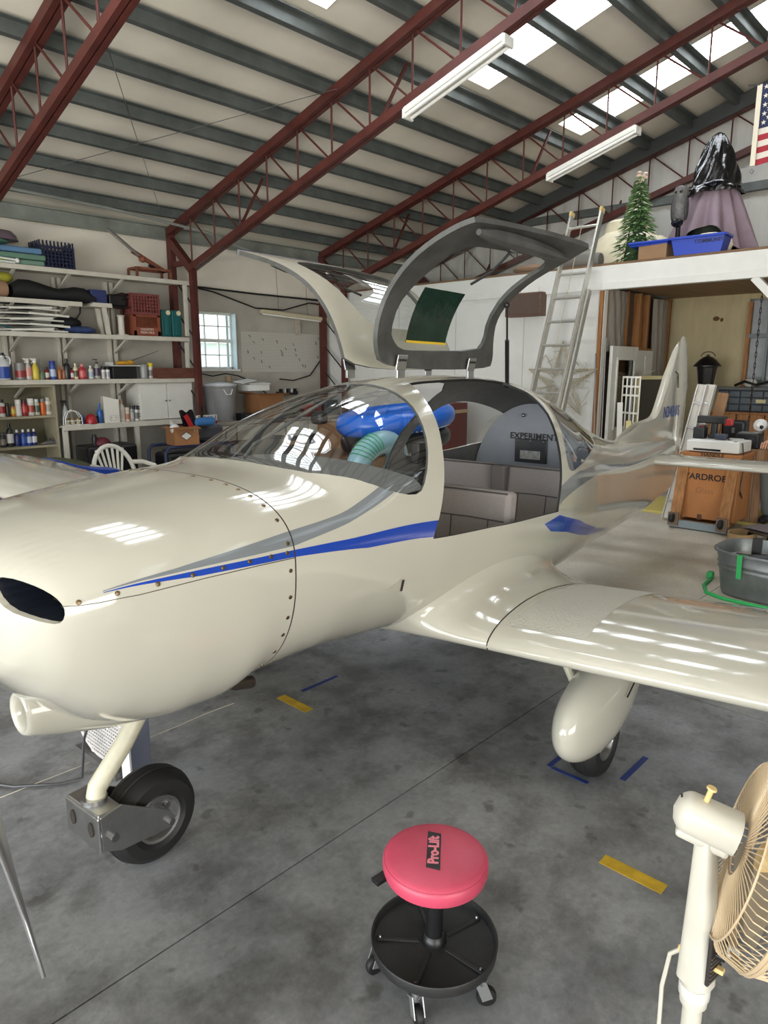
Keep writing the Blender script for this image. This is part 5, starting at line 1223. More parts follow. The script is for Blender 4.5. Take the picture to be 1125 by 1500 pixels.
for a, b in (((-.03, .03), (.08, .03)), ((.08, .03), (.08, .10)), ((.08, .10), (-.03, .10)), ((-.03, .10), (-.03, .03))): mb.beam((a[0], -.1012, a[1]), (b[0], -.1012, b[1]), .003, .002)
mb.build('arrow_print', colm((60, 60, 60)), cb, smooth=False)
# upper shelves
ZT = SZ['top']
FOAM = {'pad_blue': (92, 132, 168), 'pad_green': (110, 142, 122), 'pad_teal': (90, 132, 120)}
for k, (z, c, lab, x1) in enumerate(((0, (112, 144, 126), 'sage green foam pad at the bottom of the pad pile', 3.86), (.075, (100, 134, 116), 'green foam pad second from the bottom of the pile', 3.88), (.15, (96, 134, 172), 'blue foam pad on top of the green pads', 3.84))):
    mb = MB(); mb.box((0, 0, .035), (1.3, .34, .068)); tag(mb.build('foam_pad', mat('foam_%d' % k, c, .85), loc=(x1 - .68, 9.66, ZT + z + .0), smooth=False, bevel=.02), lab, 'foam pad', 'foam pads piled on the topmost shelf')
tag(MB().ball((0, 0, .05), (.30, .17, .05), 14, 7).build('teal_cushion', mat('foam_teal', (92, 138, 124), .85), loc=(3.18, 9.66, ZT + .225)), 'teal cushion under the mauve tub at the left edge', 'cushion')
mb = MB(); mb.lathe([(.02, .13), (.12, .11), (.17, .06), (.19, 0)], 18); tag(mb.build('mauve_bowl', mat('mauve_plastic', (126, 108, 120), .25), loc=(3.42, 9.72, ZT + .30)), 'upturned mauve plastic bowl behind the foam pads', 'bowl')
lc = thing('folding_lawn_chair', 'folded white framed lawn chair lying before the foam pads', 'chair', (3.2, 9.455, ZT + .0))
lc.location.y = 9.47
MB().tube([(-.4, -.0, .085), (.30, -.0, .05)], .013, 8).build('frame', WHITE, lc); MB().tube([(-.4, -.0, .03), (.26, 0, .017)], .013, 8).build('frame', WHITE, lc)
MB().ball((.29, 0, .045), (.028, .02, .03), 8, 6).build('joint', WHITE, lc); MB().box((-.12, .0, .045), (.5, .012, .03)).build('webbing', colm((120, 150, 60), .8), lc, smooth=False)
# slotted milk crates
def crate(name, label, loc, w, d, h, m, group, fingers=False, words=None):
    t = thing(name, label, 'crate', loc, 0, group)
    for c, s in (((0, -d / 2, h * .06), (w, .015, h * .12)), ((0, -d / 2, h * .95), (w, .015, h * .10)), ((0, d / 2, h / 2), (w, .012, h)), ((0, 0, .006), (w, d, .012))): MB().box(c, s).build('panel', m, t, smooth=False)
    for s in (-1, 1):
        mb = MB(); mb.box((s * w / 2, 0, h * .06), (.015, d, h * .12)); mb.box((s * w / 2, 0, h * .95), (.015, d, h * .1))
        for k in range(7): mb.box((s * w / 2, -d / 2 + d * k / 6, h * .5), (.014, .022, h))
        for z in (.3, .5, .72): mb.box((s * w / 2, 0, h * z), (.012, d, h * .06))
        mb.build('slotted_side', m, t, smooth=False)
    mb = MB()
    n = 9
    for k in range(n + 1): mb.box((-w / 2 + w * k / n, -d / 2, h * .5), (.016 if 0 < k < n else .03, .014, h))
    for z in (.28, .44, .60, .76): mb.box((0, -d / 2, h * z), (w, .012, h * .05))
    mb.build('slotted_front', m, t, smooth=False)
    if fingers:
        for k in range(10):
            for yy in (-d / 2, d / 2): MB().box((-w / 2 + w * k / 9, yy, h + .03), (.018, .014, .07)).build('finger', m, t, smooth=False)
        for k in range(4):
            for s in (-1, 1): MB().box((s * w / 2, -d / 2 + d * (k + 1) / 5, h + .03), (.014, .018, .07)).build('finger', m, t, smooth=False)
    return t
NAVY = mat('navy_plastic', (30, 36, 62), .45)
crate('storage_crate', 'navy slotted crate with open finger rim on the topmost shelf', (4.0, 9.68, ZT), .42, .32, .27, NAVY, None, fingers=True)
MAR = mat('maroon_plastic', (122, 62, 58), .5); RED2 = mat('red_brown_plastic', (136, 72, 50), .5)
crate('milk_crate', 'maroon slotted milk crate stacked on the red-brown one', (5.17, 9.66, SZ['mid'] + .292), .40, .34, .29, MAR, 'milk crates')
c2 = thing('milk_crate', 'red-brown milk crate with white lettering under the maroon crate', 'crate', (5.17, 9.66, SZ['mid']), 0, 'milk crates')
for c, s in (((0, -.17, .035), (.41, .015, .07)), ((0, -.17, .095), (.41, .012, .05)), ((-.185, -.17, .145), (.045, .015, .285)), ((.185, -.17, .145), (.045, .015, .285)), ((0, -.17, .278), (.41, .015, .022)), ((0, .17, .145), (.41, .012, .285)), ((-.2, 0, .145), (.014, .34, .285)), ((.2, 0, .145), (.014, .34, .285)), ((0, 0, .006), (.4, .34, .012))): MB().box(c, s).build('panel', RED2, c2, smooth=False)
mb = MB()
for k in range(-6, 13): 
    for sg in (1, -1):
        x = -.16 + .027 * k; x2 = x + sg * .145
        a = max(-.16, min(.16, x)); 
        pa = []; 
        for q in np.linspace(0, 1, 9):
            xx = x + sg * .145 * q
            if -.165 <= xx <= .165: pa.append((xx, -.17, .122 + .145 * q))
        if len(pa) >= 2: mb.beam(pa[0], pa[-1], .006, .005, up=(0, 1, 0))
mb.build('lattice', RED2, c2, smooth=False)
letters('COUNTRY', .042, colm((214, 196, 184)), c2, (0, -.1785, .092), (1, 0, 0), (0, 0, 1), bold=.0006); letters('FRESH MILK', .042, colm((214, 196, 184)), c2, (0, -.1785, .048), (1, 0, 0), (0, 0, 1), bold=.0006)
# clay target thrower on the topmost shelf
tr = thing('target_thrower', 'rusty red clay target thrower with a long throwing arm', 'thrower', (5.36, 9.66, ZT))
RST = mat('rusty_red', (132, 78, 58), .6, noise=.3, nscale=12)
mb = MB()
for x in (-.26, .26):
    for y in (-.12, .12): mb.beam((x, y, 0), (x, y, .13), .03, .03)
    mb.beam((x, -.12, .13), (x, .12, .13), .03, .03)
for y in (-.12, .12): mb.beam((-.26, y, .13), (.26, y, .13), .03, .03)
mb.build('stand', RST, tr, smooth=False)
mb = MB(); mb.beam((.22, 0, .14), (-.26, -.02, .36), .05, .05); mb.ball((-.1, 0, .27), (.06, .05, .05), 8, 6); mb.build('spring_arm', RST, tr)
mb = MB(); mb.beam((-.18, -.05, .30), (-.62, -.06, .60), .06, .02); mb.beam((-.18, -.02, .32), (-.56, -.03, .58), .012, .05); mb.build('throwing_arm', ALU, tr, smooth=False)
MB().cyl((0, 0, .2), (.22, 0, .13), .03).build('coil_spring', BLACK, tr)
# short shelf contents
ZS = SZ['short']
mb = MB()
def bagp(s, t_):
    a = 2 * PI * t_; prof = [.10, .15, .152, .135, .115, .10, .11, .125, .12, .05]; k = s * 9; i = min(8, int(k)); r = prof[i] + (prof[i + 1] - prof[i]) * (k - i)
    return (-.52 + 1.05 * s, .145 * math.cos(a), r * .80 + r * .80 * math.sin(a))
mb.grid(bagp, 28, 20, closev=True)
tag(mb.build('long_bag', mat('black_nylon', (22, 22, 24), .7, bump=.3, bscale=16), loc=(3.92, 9.60, ZS)), 'long black nylon bag lying on the short shelf', 'bag')
mb = MB(); mb.lathe([(.01, -.5), (.10, -.48), (.105, .1), (.09, .13), (.02, .14)], 14, M=Matrix.Rotation(PI / 2, 4, 'Y')); tag(mb.build('rolled_pad', mat('beige_roll', (176, 140, 112), .7), loc=(3.24, 9.60, ZS + .107)), 'beige rolled pad at the left end of the short shelf', 'roll')
tag(MB().ball((0, 0, .06), (.11, .10, .065), 12, 8).build('knit_hat', mat('lime_cloth', (158, 156, 50), .85, bump=.5, bscale=14), loc=(3.36, 9.62, ZS + .19)), 'lime green bundle on top of the beige roll', 'cloth')
# corner: little white stand with box and bag, cylinder, fins
ZM = SZ['mid']
sd = thing('plant_stand', 'small white wooden stand with a splayed top beside the crates', 'stand', (4.49, 9.58, ZM))
mb = MB(); mb.prism([(-.16, 0), (.16, 0), (.15, .055), (-.10, .055)], .3, 0, Matrix.Translation((0, .15, .355)) @ Matrix(((1, 0, 0, 0), (0, 0, -1, 0), (0, 1, 0, 0), (0, 0, 0, 1)))); mb.build('stand_top', SHELFW, sd, smooth=False)
MB().beam((.06, -.1, .36), (.10, -.1, 0), .05, .05).build('leg', SHELFW, sd, smooth=False); MB().beam((.06, .1, .36), (.10, .1, 0), .05, .05).build('leg', SHELFW, sd, smooth=False)
tag(MB().box((0, 0, .085), (.22, .18, .17)).build('blue_box', mat('blue_box', (44, 54, 104), .5), loc=(4.50, 9.58, ZM + .413), smooth=False, bevel=.008), 'navy blue box on the white stand', 'box')
bb = thing('shoulder_bag', 'black shoulder bag with looped strap beside the navy box', 'bag', (4.80, 9.62, ZM + .39))
MB().box((0, 0, .08), (.26, .12, .16)).build('bag_body', BLACK, bb, smooth=False, bevel=.02); MB().tube([(-.08, -.06, .14), (.06, -.07, .18), (.16, -.06, .16), (.15, -.06, .10), (.06, -.06, .10)], .01, 6).build('strap', BLACK, bb)
tb2 = thing('steel_table', 'thin dark shelf stand carrying the shoulder bag', 'stand', (4.80, 9.62, ZM))
for x in (-.12, .12): MB().box((x, .05, .19), (.02, .02, .38)).build('leg', BLACK, tb2, smooth=False)
MB().box((0, 0, .38), (.3, .2, .012)).build('top', BLACK, tb2, smooth=False)
mb = MB(); mb.lathe([(.09, 0), (.09, .012), (.043, .014), (.043, .25), (.06, .27)], 16); tag(mb.build('paper_roll', SHELFW, loc=(4.80, 9.52, ZM)), 'upright white cylinder left of the red crates', 'cylinder')
for k, (x, lab) in enumerate(((5.50, 'teal swim fin touching the red crates'), (5.67, 'teal swim fin nearest the shelf end'))):
    f = thing('swim_fin', lab, 'fin', (x, 9.52, ZM), 0, 'teal swim fins on the long shelf')
    TEAL = mat('teal_rubber', (22, 92, 92), .45)
    mb = MB(); mb.prism([(-.075, 0), (.075, 0), (.08, .2), (.078, .385), (-.078, .385), (-.08, .2)], .05, 0, Matrix.Translation((0, .05, 0)) @ Matrix(((1, 0, 0, 0), (0, 0, -1, 0), (0, 1, 0, 0), (0, 0, 0, 1)))); mb.build('blade', TEAL, f, smooth=False, bevel=.012)
    mb = MB(); mb.prism([(-.03, .03), (.03, .03), (.025, .27), (-.025, .27)], .014, 0, Matrix.Translation((0, -.0, 0)) @ Matrix(((1, 0, 0, 0), (0, 0, -1, 0), (0, 1, 0, 0), (0, 0, 0, 1)))); mb.build('rib', TEAL, f, smooth=False, bevel=.004)
    mb = MB(); mb.cyl((.03, 0, .345), (.03, -.012, .345), .034, n=16); mb.build('white_disc', colm((222, 214, 176)), f)
# folded chairs pile
FC = mat('chair_frame_white', (214, 212, 202), .45)
for k in range(6):
    z = ZM + .066 * k; lab = ('lowest', 'second from the bottom', 'third from the bottom', 'fourth from the bottom', 'fifth from the bottom', 'topmost')[k] + ' folded white chair of the pile'
    c = thing('folding_chair', lab, 'folding chair', (3.55 - .03 * (k % 2), 9.66, z), 0, 'folded white chairs on the long shelf')
    for y in (-.19, .19):
        MB().tube([(-.5, y, .012), (-.1, y, .03), (.48 - .02 * k, y, .016 + .012 * (k % 2))], .0115, 7).build('frame_tube', FC, c)
        mb = MB(); d = 1 if k % 2 else -1
        mb.beam((.04, y - .014, .034), (.54, y - .014, .034 - .012 * d - .01), .012, .026) if k % 2 else mb.beam((-.22, y - .014, .018), (.30, y - .014, .046), .012, .026); mb.build('side_arm', FC, c, smooth=False)
    MB().box((-.05, 0, .030), (.42, .34, .016)).build('seat', mat('chair_seat_dark', (52, 52, 54), .6), c, smooth=False, bevel=.003)
mb = MB(); mb.ball((0, 0, .08), (.20, .14, .09), 14, 8); mb.tube([(.10, -.05, .12), (.17, -.06, .22), (.185, -.06, .36)], .012, 6); tag(mb.build('tote_bag', mat('black_nylon', ()), loc=(4.12, 9.70, ZM + .06)), 'black tote bag slumped beside the folded chairs', 'bag')
tag(MB().ball((0, 0, .05), (.22, .12, .055), 16, 8).build('blue_tarp_pack', mat('blue_wrap', (60, 76, 120), .2, noise=.4, nscale=10, bump=.6, bscale=14), loc=(4.24, 9.56, ZM)), 'blue sheet wrapped in clear plastic before the tote bag', 'package')
tag(MB().tube([(3.1, 9.5, ZM + .15), (3.22, 9.48, ZM + .07), (3.42, 9.47, ZM + .016), (3.46, 9.47, ZM + .01)], .010, 6).build('teal_rope', colm((40, 90, 100))), 'teal rope drooping in front of the folded chairs', 'rope')
# under the bench, on the floor
ch = thing('plastic_chair', 'white plastic garden chair with slatted round back', 'chair', (3.70, 7.62, 0), math.radians(8))
PL = mat('garden_white', (222, 219, 208), .4)
mb = MB()
def arc(a0, a1, R_, z0, zs, n=16): return [(R_ * math.cos(a), 0, z0 + zs * math.sin(a)) for a in np.linspace(a0, a1, n)]
mb.tube([(-.26, .10, .42)] + [(.26 * math.cos(a), .10 + .09 * max(0, math.sin(a)), .50 + .33 * math.sin(a)) for a in np.linspace(PI, 0, 17)] + [(.26, .10, .42)], .026, 8); mb.build('back_frame', PL, ch)
for k in range(6):
    x = -.15 + .06 * k; MB().beam((x * .55, .11, .42), (x * 1.15, .18, .80 - .35 * x * x), .030, .012, up=(0, 1, 0)).build('back_slat', PL, ch, smooth=False, bevel=.004)
for s in (-1, 1):
    MB().tube([(s * .26, .14, .62), (s * .30, -.02, .63), (s * .31, -.22, .60), (s * .30, -.28, .54), (s * .29, -.30, .0)], .026, 8).build('arm', PL, ch)
    MB().tube([(s * .25, .10, .44), (s * .29, .26, .0)], .026, 8).build('leg', PL, ch)
mb = MB(); mb.box((0, -.08, .41), (.5, .44, .03)); mb.build('seat', PL, ch, smooth=False, bevel=.014)
gm = thing('wheeled_cart', 'blue tube framed cart carrying a black cased machine', 'cart', (5.2, 8.55, 0))
CARTB = mat('cart_blue', (52, 60, 96), .4)
for y in (-.22, .22): MB().tube([(-.52, y, .0), (-.52, y, .62), (-.46, y, .68), (.46, y, .68), (.52, y, .62), (.52, y, 0)], .022, 8).build('frame_tube', CARTB, gm)
for z in (.28, .40): MB().tube([(-.52, -.22, z), (.52, -.22, z)], .016, 8).build('cross_bar', CARTB, gm)
MB().box((0, 0, .30), (.98, .40, .03)).build('shelf_board', colm((120, 118, 112)), gm, smooth=False)
mb = MB(); mb.box((0, 0, .47), (.94, .38, .26)); mb.build('machine_case', BLACK, gm, smooth=False, bevel=.05); MB().box((.18, -.195, .49), (.26, .012, .035)).build('label_plate', colm((176, 176, 178)), gm, smooth=False)
mb = MB(); mb.box((.06, .02, .605), (.80, .34, .03)); mb.build('lid', mat('lid_grey', (60, 62, 68), .4), gm, smooth=False, bevel=.012)
bg_ = thing('suitcase', 'dark grey hard case leaning behind the cardboard box', 'case', (5.50, 8.62, .70))
MB().box((0, 0, .12), (.42, .26, .22)).build('case_shell', mat('case_grey', (70, 72, 78), .4), bg_, smooth=False, bevel=.05); MB().tube([(.2, -.1, .1), (.27, -.1, .16), (.25, -.1, .02)], .012, 6).build('handle', BLACK, bg_)
cx = thing('cardboard_box', 'open brown cardboard box with a white diamond mark', 'box', (5.0, 8.42, .70), -.12)
CARD = mat('cardboard', (158, 110, 70), .8, noise=.1, nscale=5)
for c, s in (((0, -.14, .12), (.34, .006, .24)), ((0, .14, .12), (.34, .006, .24)), ((-.17, 0, .12), (.006, .28, .24)), ((.17, 0, .12), (.006, .28, .24)), ((0, 0, .004), (.34, .28, .006))): MB().box(c, s).build('panel', CARD, cx, smooth=False)
for c, q in (((-.23, 0, .22), (-.17, 0, .24)), ((.22, 0, .20), (.17, 0, .24))): MB().beam(c, q, .28, .006).build('flap', CARD, cx, smooth=False)
MB().beam((0, -.22, .22), (0, -.14, .24), .33, .006).build('flap', CARD, cx, smooth=False)
mb = MB(); mb.prism([(-.085, 0), (0, .06), (.085, 0), (0, -.06)], .002, 0, Matrix.Translation((-.01, -.1435, .12)) @ Matrix(((1, 0, 0, 0), (0, 0, -1, 0), (0, 1, 0, 0), (0, 0, 0, 1)))); mb.build('diamond_border', colm((36, 34, 34)), cx, smooth=False)
mb = MB(); mb.prism([(-.072, 0), (0, .05), (.072, 0), (0, -.05)], .002, 0, Matrix.Translation((-.01, -.145, .12)) @ Matrix(((1, 0, 0, 0), (0, 0, -1, 0), (0, 1, 0, 0), (0, 0, 0, 1)))); mb.build('diamond_label', colm((222, 220, 214)), cx, smooth=False)
mb = MB(); mb.beam((.115, -.1445, .16), (.115, -.1445, .21), .008, .002); mb.beam((.145, -.1445, .16), (.145, -.1445, .21), .008, .002); mb.build('arrow_print', colm((230, 226, 216)), cx, smooth=False)
container('bottle', 4.93, .80, .26, .062, (216, 216, 212), (206, 206, 204), None, 'white_bottle', 'white plastic bottle tilted in the cardboard box', 'bottle', None, y=8.38, tilt=(.1, -.55, 0))
cb2 = thing('snack_bag', 'black plastic bag with a red band sticking out of the cardboard box', 'bag', (5.07, 8.46, .76))
mb = MB(); mb.grid(lambda s, t_: (-.10 + .2 * s + .10 * t_, -.02 + .05 * math.sin(PI * s) * math.sin(PI * t_) - .03, .38 * (1 - t_ * .9) + .02 * math.sin(9 * s)), 12, 12); mb.grid(lambda s, t_: (-.10 + .2 * s + .10 * t_, -.0 - .03, .38 * (1 - t_ * .9) + .02 * math.sin(9 * s)), 12, 12); mb.build('bag_film', mat('black_film', (24, 22, 24), .25, bump=.4, bscale=20), cb2)
mb = MB(); mb.beam((-.02, -.055, .33), (.10, -.06, .10), .07, .004, up=(0, 1, 0)); mb.build('red_band', colm((170, 36, 40), .3), cb2, smooth=False)
tag(MB().lathe([(.02, -.16), (.055, -.15), (.06, .1), (.045, .14), (.01, .15)], 12, M=Matrix.Rotation(PI / 2, 4, 'Y')).build('blue_cloth', mat('blue_cloth', (60, 116, 176), .85, bump=.5, bscale=16), loc=(5.36, 8.42, .985)), 'rolled blue cloth on top of the dark hard case', 'cloth')
gt = thing('gas_grill', 'low black object with red cover behind the garden chair', 'grill', (4.30, 9.2, 0))
MB().box((0, 0, .35), (.7, .4, .7)).build('body', BLACK, gt, smooth=False, bevel=.04); MB().ball((-.1, -.1, .72), (.11, .1, .09), 12, 7).build('cover', colm((96, 30, 40), .6), gt); MB().lathe([(.03, .7), (.04, .8), (.02, .85)], 10, (-.2, -.1, 0)).build('knob', BLACK, gt)
gb = tag(MB().ball((0, 0, .34), (.75, .42, .36), 20, 10).build('canoe_cover', mat('olive_cover', (84, 88, 62), .8, bump=.3, bscale=8), loc=(3.1, 8.3, 0)), 'olive green covered hump behind the far wing', 'cover')
bx = tag(MB().box((0, 0, .34), (.5, .5, .68)).build('red_chest', colm((132, 44, 34), .5), loc=(1.75, 6.55, 0), smooth=False, bevel=.01), 'red chest in front of the far wing tip', 'chest')
# blue tarpaulin lying over the far wing edge and a stand behind it
def tarp(s, t_):
    x = 2.05 + 1.45 * s; top = .80 + .055 * math.sin(PI * min(1, s * 1.3)) - .16 * s * s; yv = 7.3 - 1.1 * s * .3
    if t_ < .5: return (x, yv + .03 * math.sin(14 * s) - .5 * (.5 - t_), top + .03 * math.sin(17 * s) * .5 - .02 * (.5 - t_))
    return (x, yv + .04 * math.sin(14 * s) + .25 * (t_ - .5), top - 1.4 * (t_ - .5) + .02 * math.sin(17 * s))
mb = MB(); mb.grid(tarp, 50, 14); tag(mb.build('blue_tarp', mat('blue_tarpaulin', (34, 74, 178), .35, bump=.5, bscale=12)), 'crumpled blue tarpaulin beyond the far wing', 'tarp')
# ---------------------------------------------------------------- window wall, behind the aircraft
pb = thing('pegboard', 'white pegboard with small hooks right of the small window', 'pegboard', (8.02, 9.985, 1.64))
def pegmat():
    m = bpy.data.materials.new('peg_holes'); m.use_nodes = True; n = m.node_tree.nodes; l = m.node_tree.links; p = n['Principled BSDF']; MATS['peg_holes'] = m
    tc = n.new('ShaderNodeTexCoord'); sp_ = n.new('ShaderNodeSeparateXYZ'); l.new(tc.outputs['Object'], sp_.inputs[0]); outs = []
    for ax in ('X', 'Z'):
        mu = n.new('ShaderNodeMath'); mu.operation = 'MULTIPLY'; mu.inputs[1].default_value = 1 / .0254; l.new(sp_.outputs[ax], mu.inputs[0])
        fr = n.new('ShaderNodeMath'); fr.operation = 'FRACT'; l.new(mu.outputs[0], fr.inputs[0])
        su = n.new('ShaderNodeMath'); su.operation = 'SUBTRACT'; su.inputs[1].default_value = .5; l.new(fr.outputs[0], su.inputs[0])
        pw = n.new('ShaderNodeMath'); pw.operation = 'MULTIPLY'; l.new(su.outputs[0], pw.inputs[0]); l.new(su.outputs[0], pw.inputs[1]); outs.append(pw)
    ad = n.new('ShaderNodeMath'); ad.operation = 'ADD'; l.new(outs[0].outputs[0], ad.inputs[0]); l.new(outs[1].outputs[0], ad.inputs[1])
    lt = n.new('ShaderNodeMath'); lt.operation = 'LESS_THAN'; lt.inputs[1].default_value = .045; l.new(ad.outputs[0], lt.inputs[0])
    mx = n.new('ShaderNodeMix'); mx.data_type = 'RGBA'; mx.inputs[6].default_value = rgb(202, 199, 190); mx.inputs[7].default_value = rgb(60, 58, 54); l.new(lt.outputs[0], mx.inputs[0]); l.new(mx.outputs[2], p.inputs['Base Color']); p.inputs['Roughness'].default_value = .7
    return m
MB().box((0, 0, .34), (1.78, .012, .68)).build('board', pegmat(), pb, smooth=False)
rs = random.Random(11)
for k in range(22):
    x, z = rs.uniform(-.8, .82), rs.uniform(.06, .62); mb = MB(); mb.tube([(x, -.006, z), (x, -.03, z), (x + rs.uniform(-.01, .02), -.034, z - .035), (x, -.05, z - .03)], .004, 5); mb.build('hook', BLACK, pb)
fx = thing('hanging_fixture', 'old cream tube light hanging over the pegboard', 'light fixture', (8.2, 9.86, 2.60))
MB().beam((-.72, 0, .05), (.76, 0, -.02), .10, .06).build('housing', mat('old_cream_fixture', (196, 186, 156), .5), fx, smooth=False, bevel=.006); MB().cyl((-.7, 0, .01), (.74, 0, -.06), .016, n=8).build('tube', mat('unlit_tube', ()), fx)
MB().cyl((-.35, 0, .07), (-.35, .05, .8), .003, n=5).build('hanging_cord', BLACK, fx); MB().cyl((.3, 0, .04), (.3, .05, 1.0), .003, n=5).build('hanging_cord', BLACK, fx)
hk = tag(MB().box((0, 0, .19), (.11, .03, .36)).build('wall_bracket', mat('rusty_white', (186, 176, 160), .7, noise=.3, nscale=20), loc=(8.36, 9.975, 2.28), smooth=False), 'narrow whitish rusted plate on the wall above the pegboard', 'bracket')
tag(MB().tube([(5.95, 9.93, 2.98), (6.6, 9.93, 2.90), (7.4, 9.92, 2.70), (8.0, 9.92, 2.70), (8.6, 9.93, 2.86), (8.85, 9.93, 2.85)], .012, 6).build('wall_cable', BLACK), 'black cable drooping along the wall above the window', 'cable')
tag(MB().tube([(6.0, 9.93, 2.96), (7.4, 9.93, 2.93), (8.9, 9.93, 2.92)], .016, 6).build('wall_cable', BLACK), 'straight black cable along the top of the white wall', 'cable')
tag(MB().tube([(7.9, 9.95, 1.52), (8.2, 9.94, 1.49), (8.6, 9.94, 1.58), (8.85, 9.94, 1.84)], .011, 6).build('wall_cable', BLACK), 'black cord curving up from the wall outlet', 'cord')
tag(MB().tube([(6.12, 9.93, 1.66), (6.5, 9.92, 1.58), (6.75, 9.92, 1.62), (7.0, 9.92, 1.58), (7.25, 9.94, 1.50), (7.7, 9.94, 1.2)], .010, 6).build('wall_cable', BLACK), 'black cord sagging under the small window', 'cord')
op = thing('power_strip', 'black power strip with chargers on the wall below the pegboard', 'power strip', (8.05, 9.94, 1.24))
MB().box((0, 0, .03), (.46, .05, .06)).build('strip_body', BLACK, op, smooth=False, bevel=.004)
for k in range(5): MB().box((-.17 + .08 * k, -.035, .075), (.045, .05, .07)).build('charger', colm((206, 206, 204)) if k % 2 else BLACK, op, smooth=False, bevel=.006)
# bench along the window wall
wk = thing('drawer_bench', 'white bench with flat drawers under the small window', 'bench', (7.48, 9.62, 0))
MB().box((0, 0, .855), (3.0, .66, .05)).build('bench_top', mat('worn_top', (170, 164, 152), .6, noise=.2, nscale=5), wk, smooth=False, bevel=.004)
for k in range(6):
    dd = MB().box((-1.25 + .50 * k, -.32, .70), (.47, .03, .24)).build('drawer', SHELFW, wk, smooth=False, bevel=.006)
for x in (-1.45, -.5, .5, 1.45): MB().box((x, 0, .415), (.06, .6, .83)).build('leg', SHELFW, wk, smooth=False)
tc_ = thing('trash_can', 'ribbed grey dustbin standing on the drawer bench', 'bin', (6.45, 9.66, .88))
mb = MB(); mb.lathe([(.20, 0), (.25, .52), (.262, .53), (.262, .56)], 30); mb.build('can_body', mat('grey_bin', (150, 150, 152), .5, noise=.15, nscale=5, stretch=(6, 6, .3)), tc_)
mb = MB(); mb.lathe([(.266, .555), (.266, .58), (.12, .60), (.02, .605)], 30); mb.build('lid', mat('bin_lid', (206, 208, 214), .35), tc_); MB().tube([(-.1, -.255, .50), (-.06, -.275, .42), (.02, -.275, .42), (.06, -.26, .50)], .008, 6).build('handle', WHITE, tc_)
cbx = thing('cardboard_box', 'brown carton with spread flaps right of the grey dustbin', 'box', (7.3, 9.62, .88))
for c, s in (((0, -.2, .20), (.50, .006, .40)), ((0, .2, .20), (.50, .006, .40)), ((-.25, 0, .20), (.006, .4, .40)), ((.25, 0, .20), (.006, .4, .40)), ((0, 0, .004), (.5, .4, .006))): MB().box(c, s).build('panel', CARD, cbx, smooth=False)
for c, q in (((-.02, -.36, .42), (0, -.2, .40)), ((-.42, 0, .44), (-.25, 0, .40)), ((.45, 0, .38), (.25, 0, .40))): MB().beam(c, q, .48 if c[1] else .4, .006).build('flap', CARD, cbx, smooth=False)
tag(MB().box((0, 0, .05), (.42, .3, .1)).build('white_tray', WHITE, loc=(7.12, 9.66, 1.34), smooth=False, bevel=.006), 'white box lying on the spread carton', 'box')
for k, (x, y, z, r, lab) in enumerate(((6.92, 9.62, 1.50, .3, 'loose white sheet tilted above the white box'), (7.15, 9.58, 1.465, -.2, 'loose white sheet lying flat on the white box'))):
    o = MB().box((0, 0, 0), (.36, .2, .012)).build('paper_sheet', WHITE, loc=(x, y, z), smooth=False); o.rotation_euler = (.12, -.12 * (k == 0), r); tag(o, lab, 'paper')
tag(MB().lathe([(.05, 0), (.06, .09)], 14).build('plant_pot', colm((150, 130, 104), .8), loc=(6.72, 9.8, 1.487)), 'small tan pot behind the dustbin lid', 'pot')
sn = thing('yard_sign', 'dark red and white for sale yard sign on its metal stand', 'sign', (5.70, 9.1, .05))
MB().box((.12, 0, .71), (.36, .015, .50)).build('sign_panel', colm((150, 26, 36), .5), sn, smooth=False)
MB().box((.12, -.009, .93), (.36, .004, .085)).build('white_band', colm((222, 220, 216)), sn, smooth=False); MB().box((.12, -.009, .50), (.36, .004, .09)).build('white_band', colm((222, 220, 216)), sn, smooth=False)
letters('FOR SALE', .075, colm((24, 24, 26)), sn, (.13, -.0125, .93), (1, 0, 0), (0, 0, 1), bold=.001); letters('MEYERS', .11, colm((226, 222, 218)), sn, (.12, -.0095, .76), (1, 0, 0), (0, 0, 1), bold=.0015, sx=.75); letters('REAL ESTATE', .05, colm((226, 222, 218)), sn, (.12, -.0095, .66), (1, 0, 0), (0, 0, 1)); letters('2071471', .08, colm((24, 24, 26)), sn, (.12, -.0125, .50), (1, 0, 0), (0, 0, 1), bold=.001)
MB().box((.02, -.03, .55), (.035, .02, 1.1)).build('stand_post', BLACK, sn, smooth=False); MB().box((.12, .03, -.0375), (.5, .3, .025)).build('stand_foot', BLACK, sn, smooth=False)
# bench clutter visible above the cowl and through the windshield
cl = [('radio_set', BLACK, (6.72, 9.42, .88), (.20, .16, .12), 'black radio on the drawer bench by the dustbin', 'radio'), ('tool_case', colm((140, 50, 44)), (8.15, 9.5, .88), (.4, .3, .2), 'red tool case on the drawer bench', 'case'),
      ('parts_box', colm((96, 98, 104)), (8.62, 9.55, .88), (.34, .3, .26), 'grey parts box at the end of the drawer bench', 'box'), ('meter_box', BLACK, (7.72, 9.42, .88), (.26, .22, .14), 'black meter case beside the spread carton', 'case')]
for nm, m, loc, s, lab, cat in cl:
    o = thing(nm, lab, cat, loc); MB().box((0, 0, s[2] / 2), s).build('case_body', m, o, smooth=False, bevel=.01); MB().tube([(-s[0] * .3, -s[1] / 2, s[2] * .6), (-s[0] * .25, -s[1] / 2 - .03, s[2] * .7), (s[0] * .25, -s[1] / 2 - .03, s[2] * .7), (s[0] * .3, -s[1] / 2, s[2] * .6)], .008, 6).build('handle', STEEL, o)
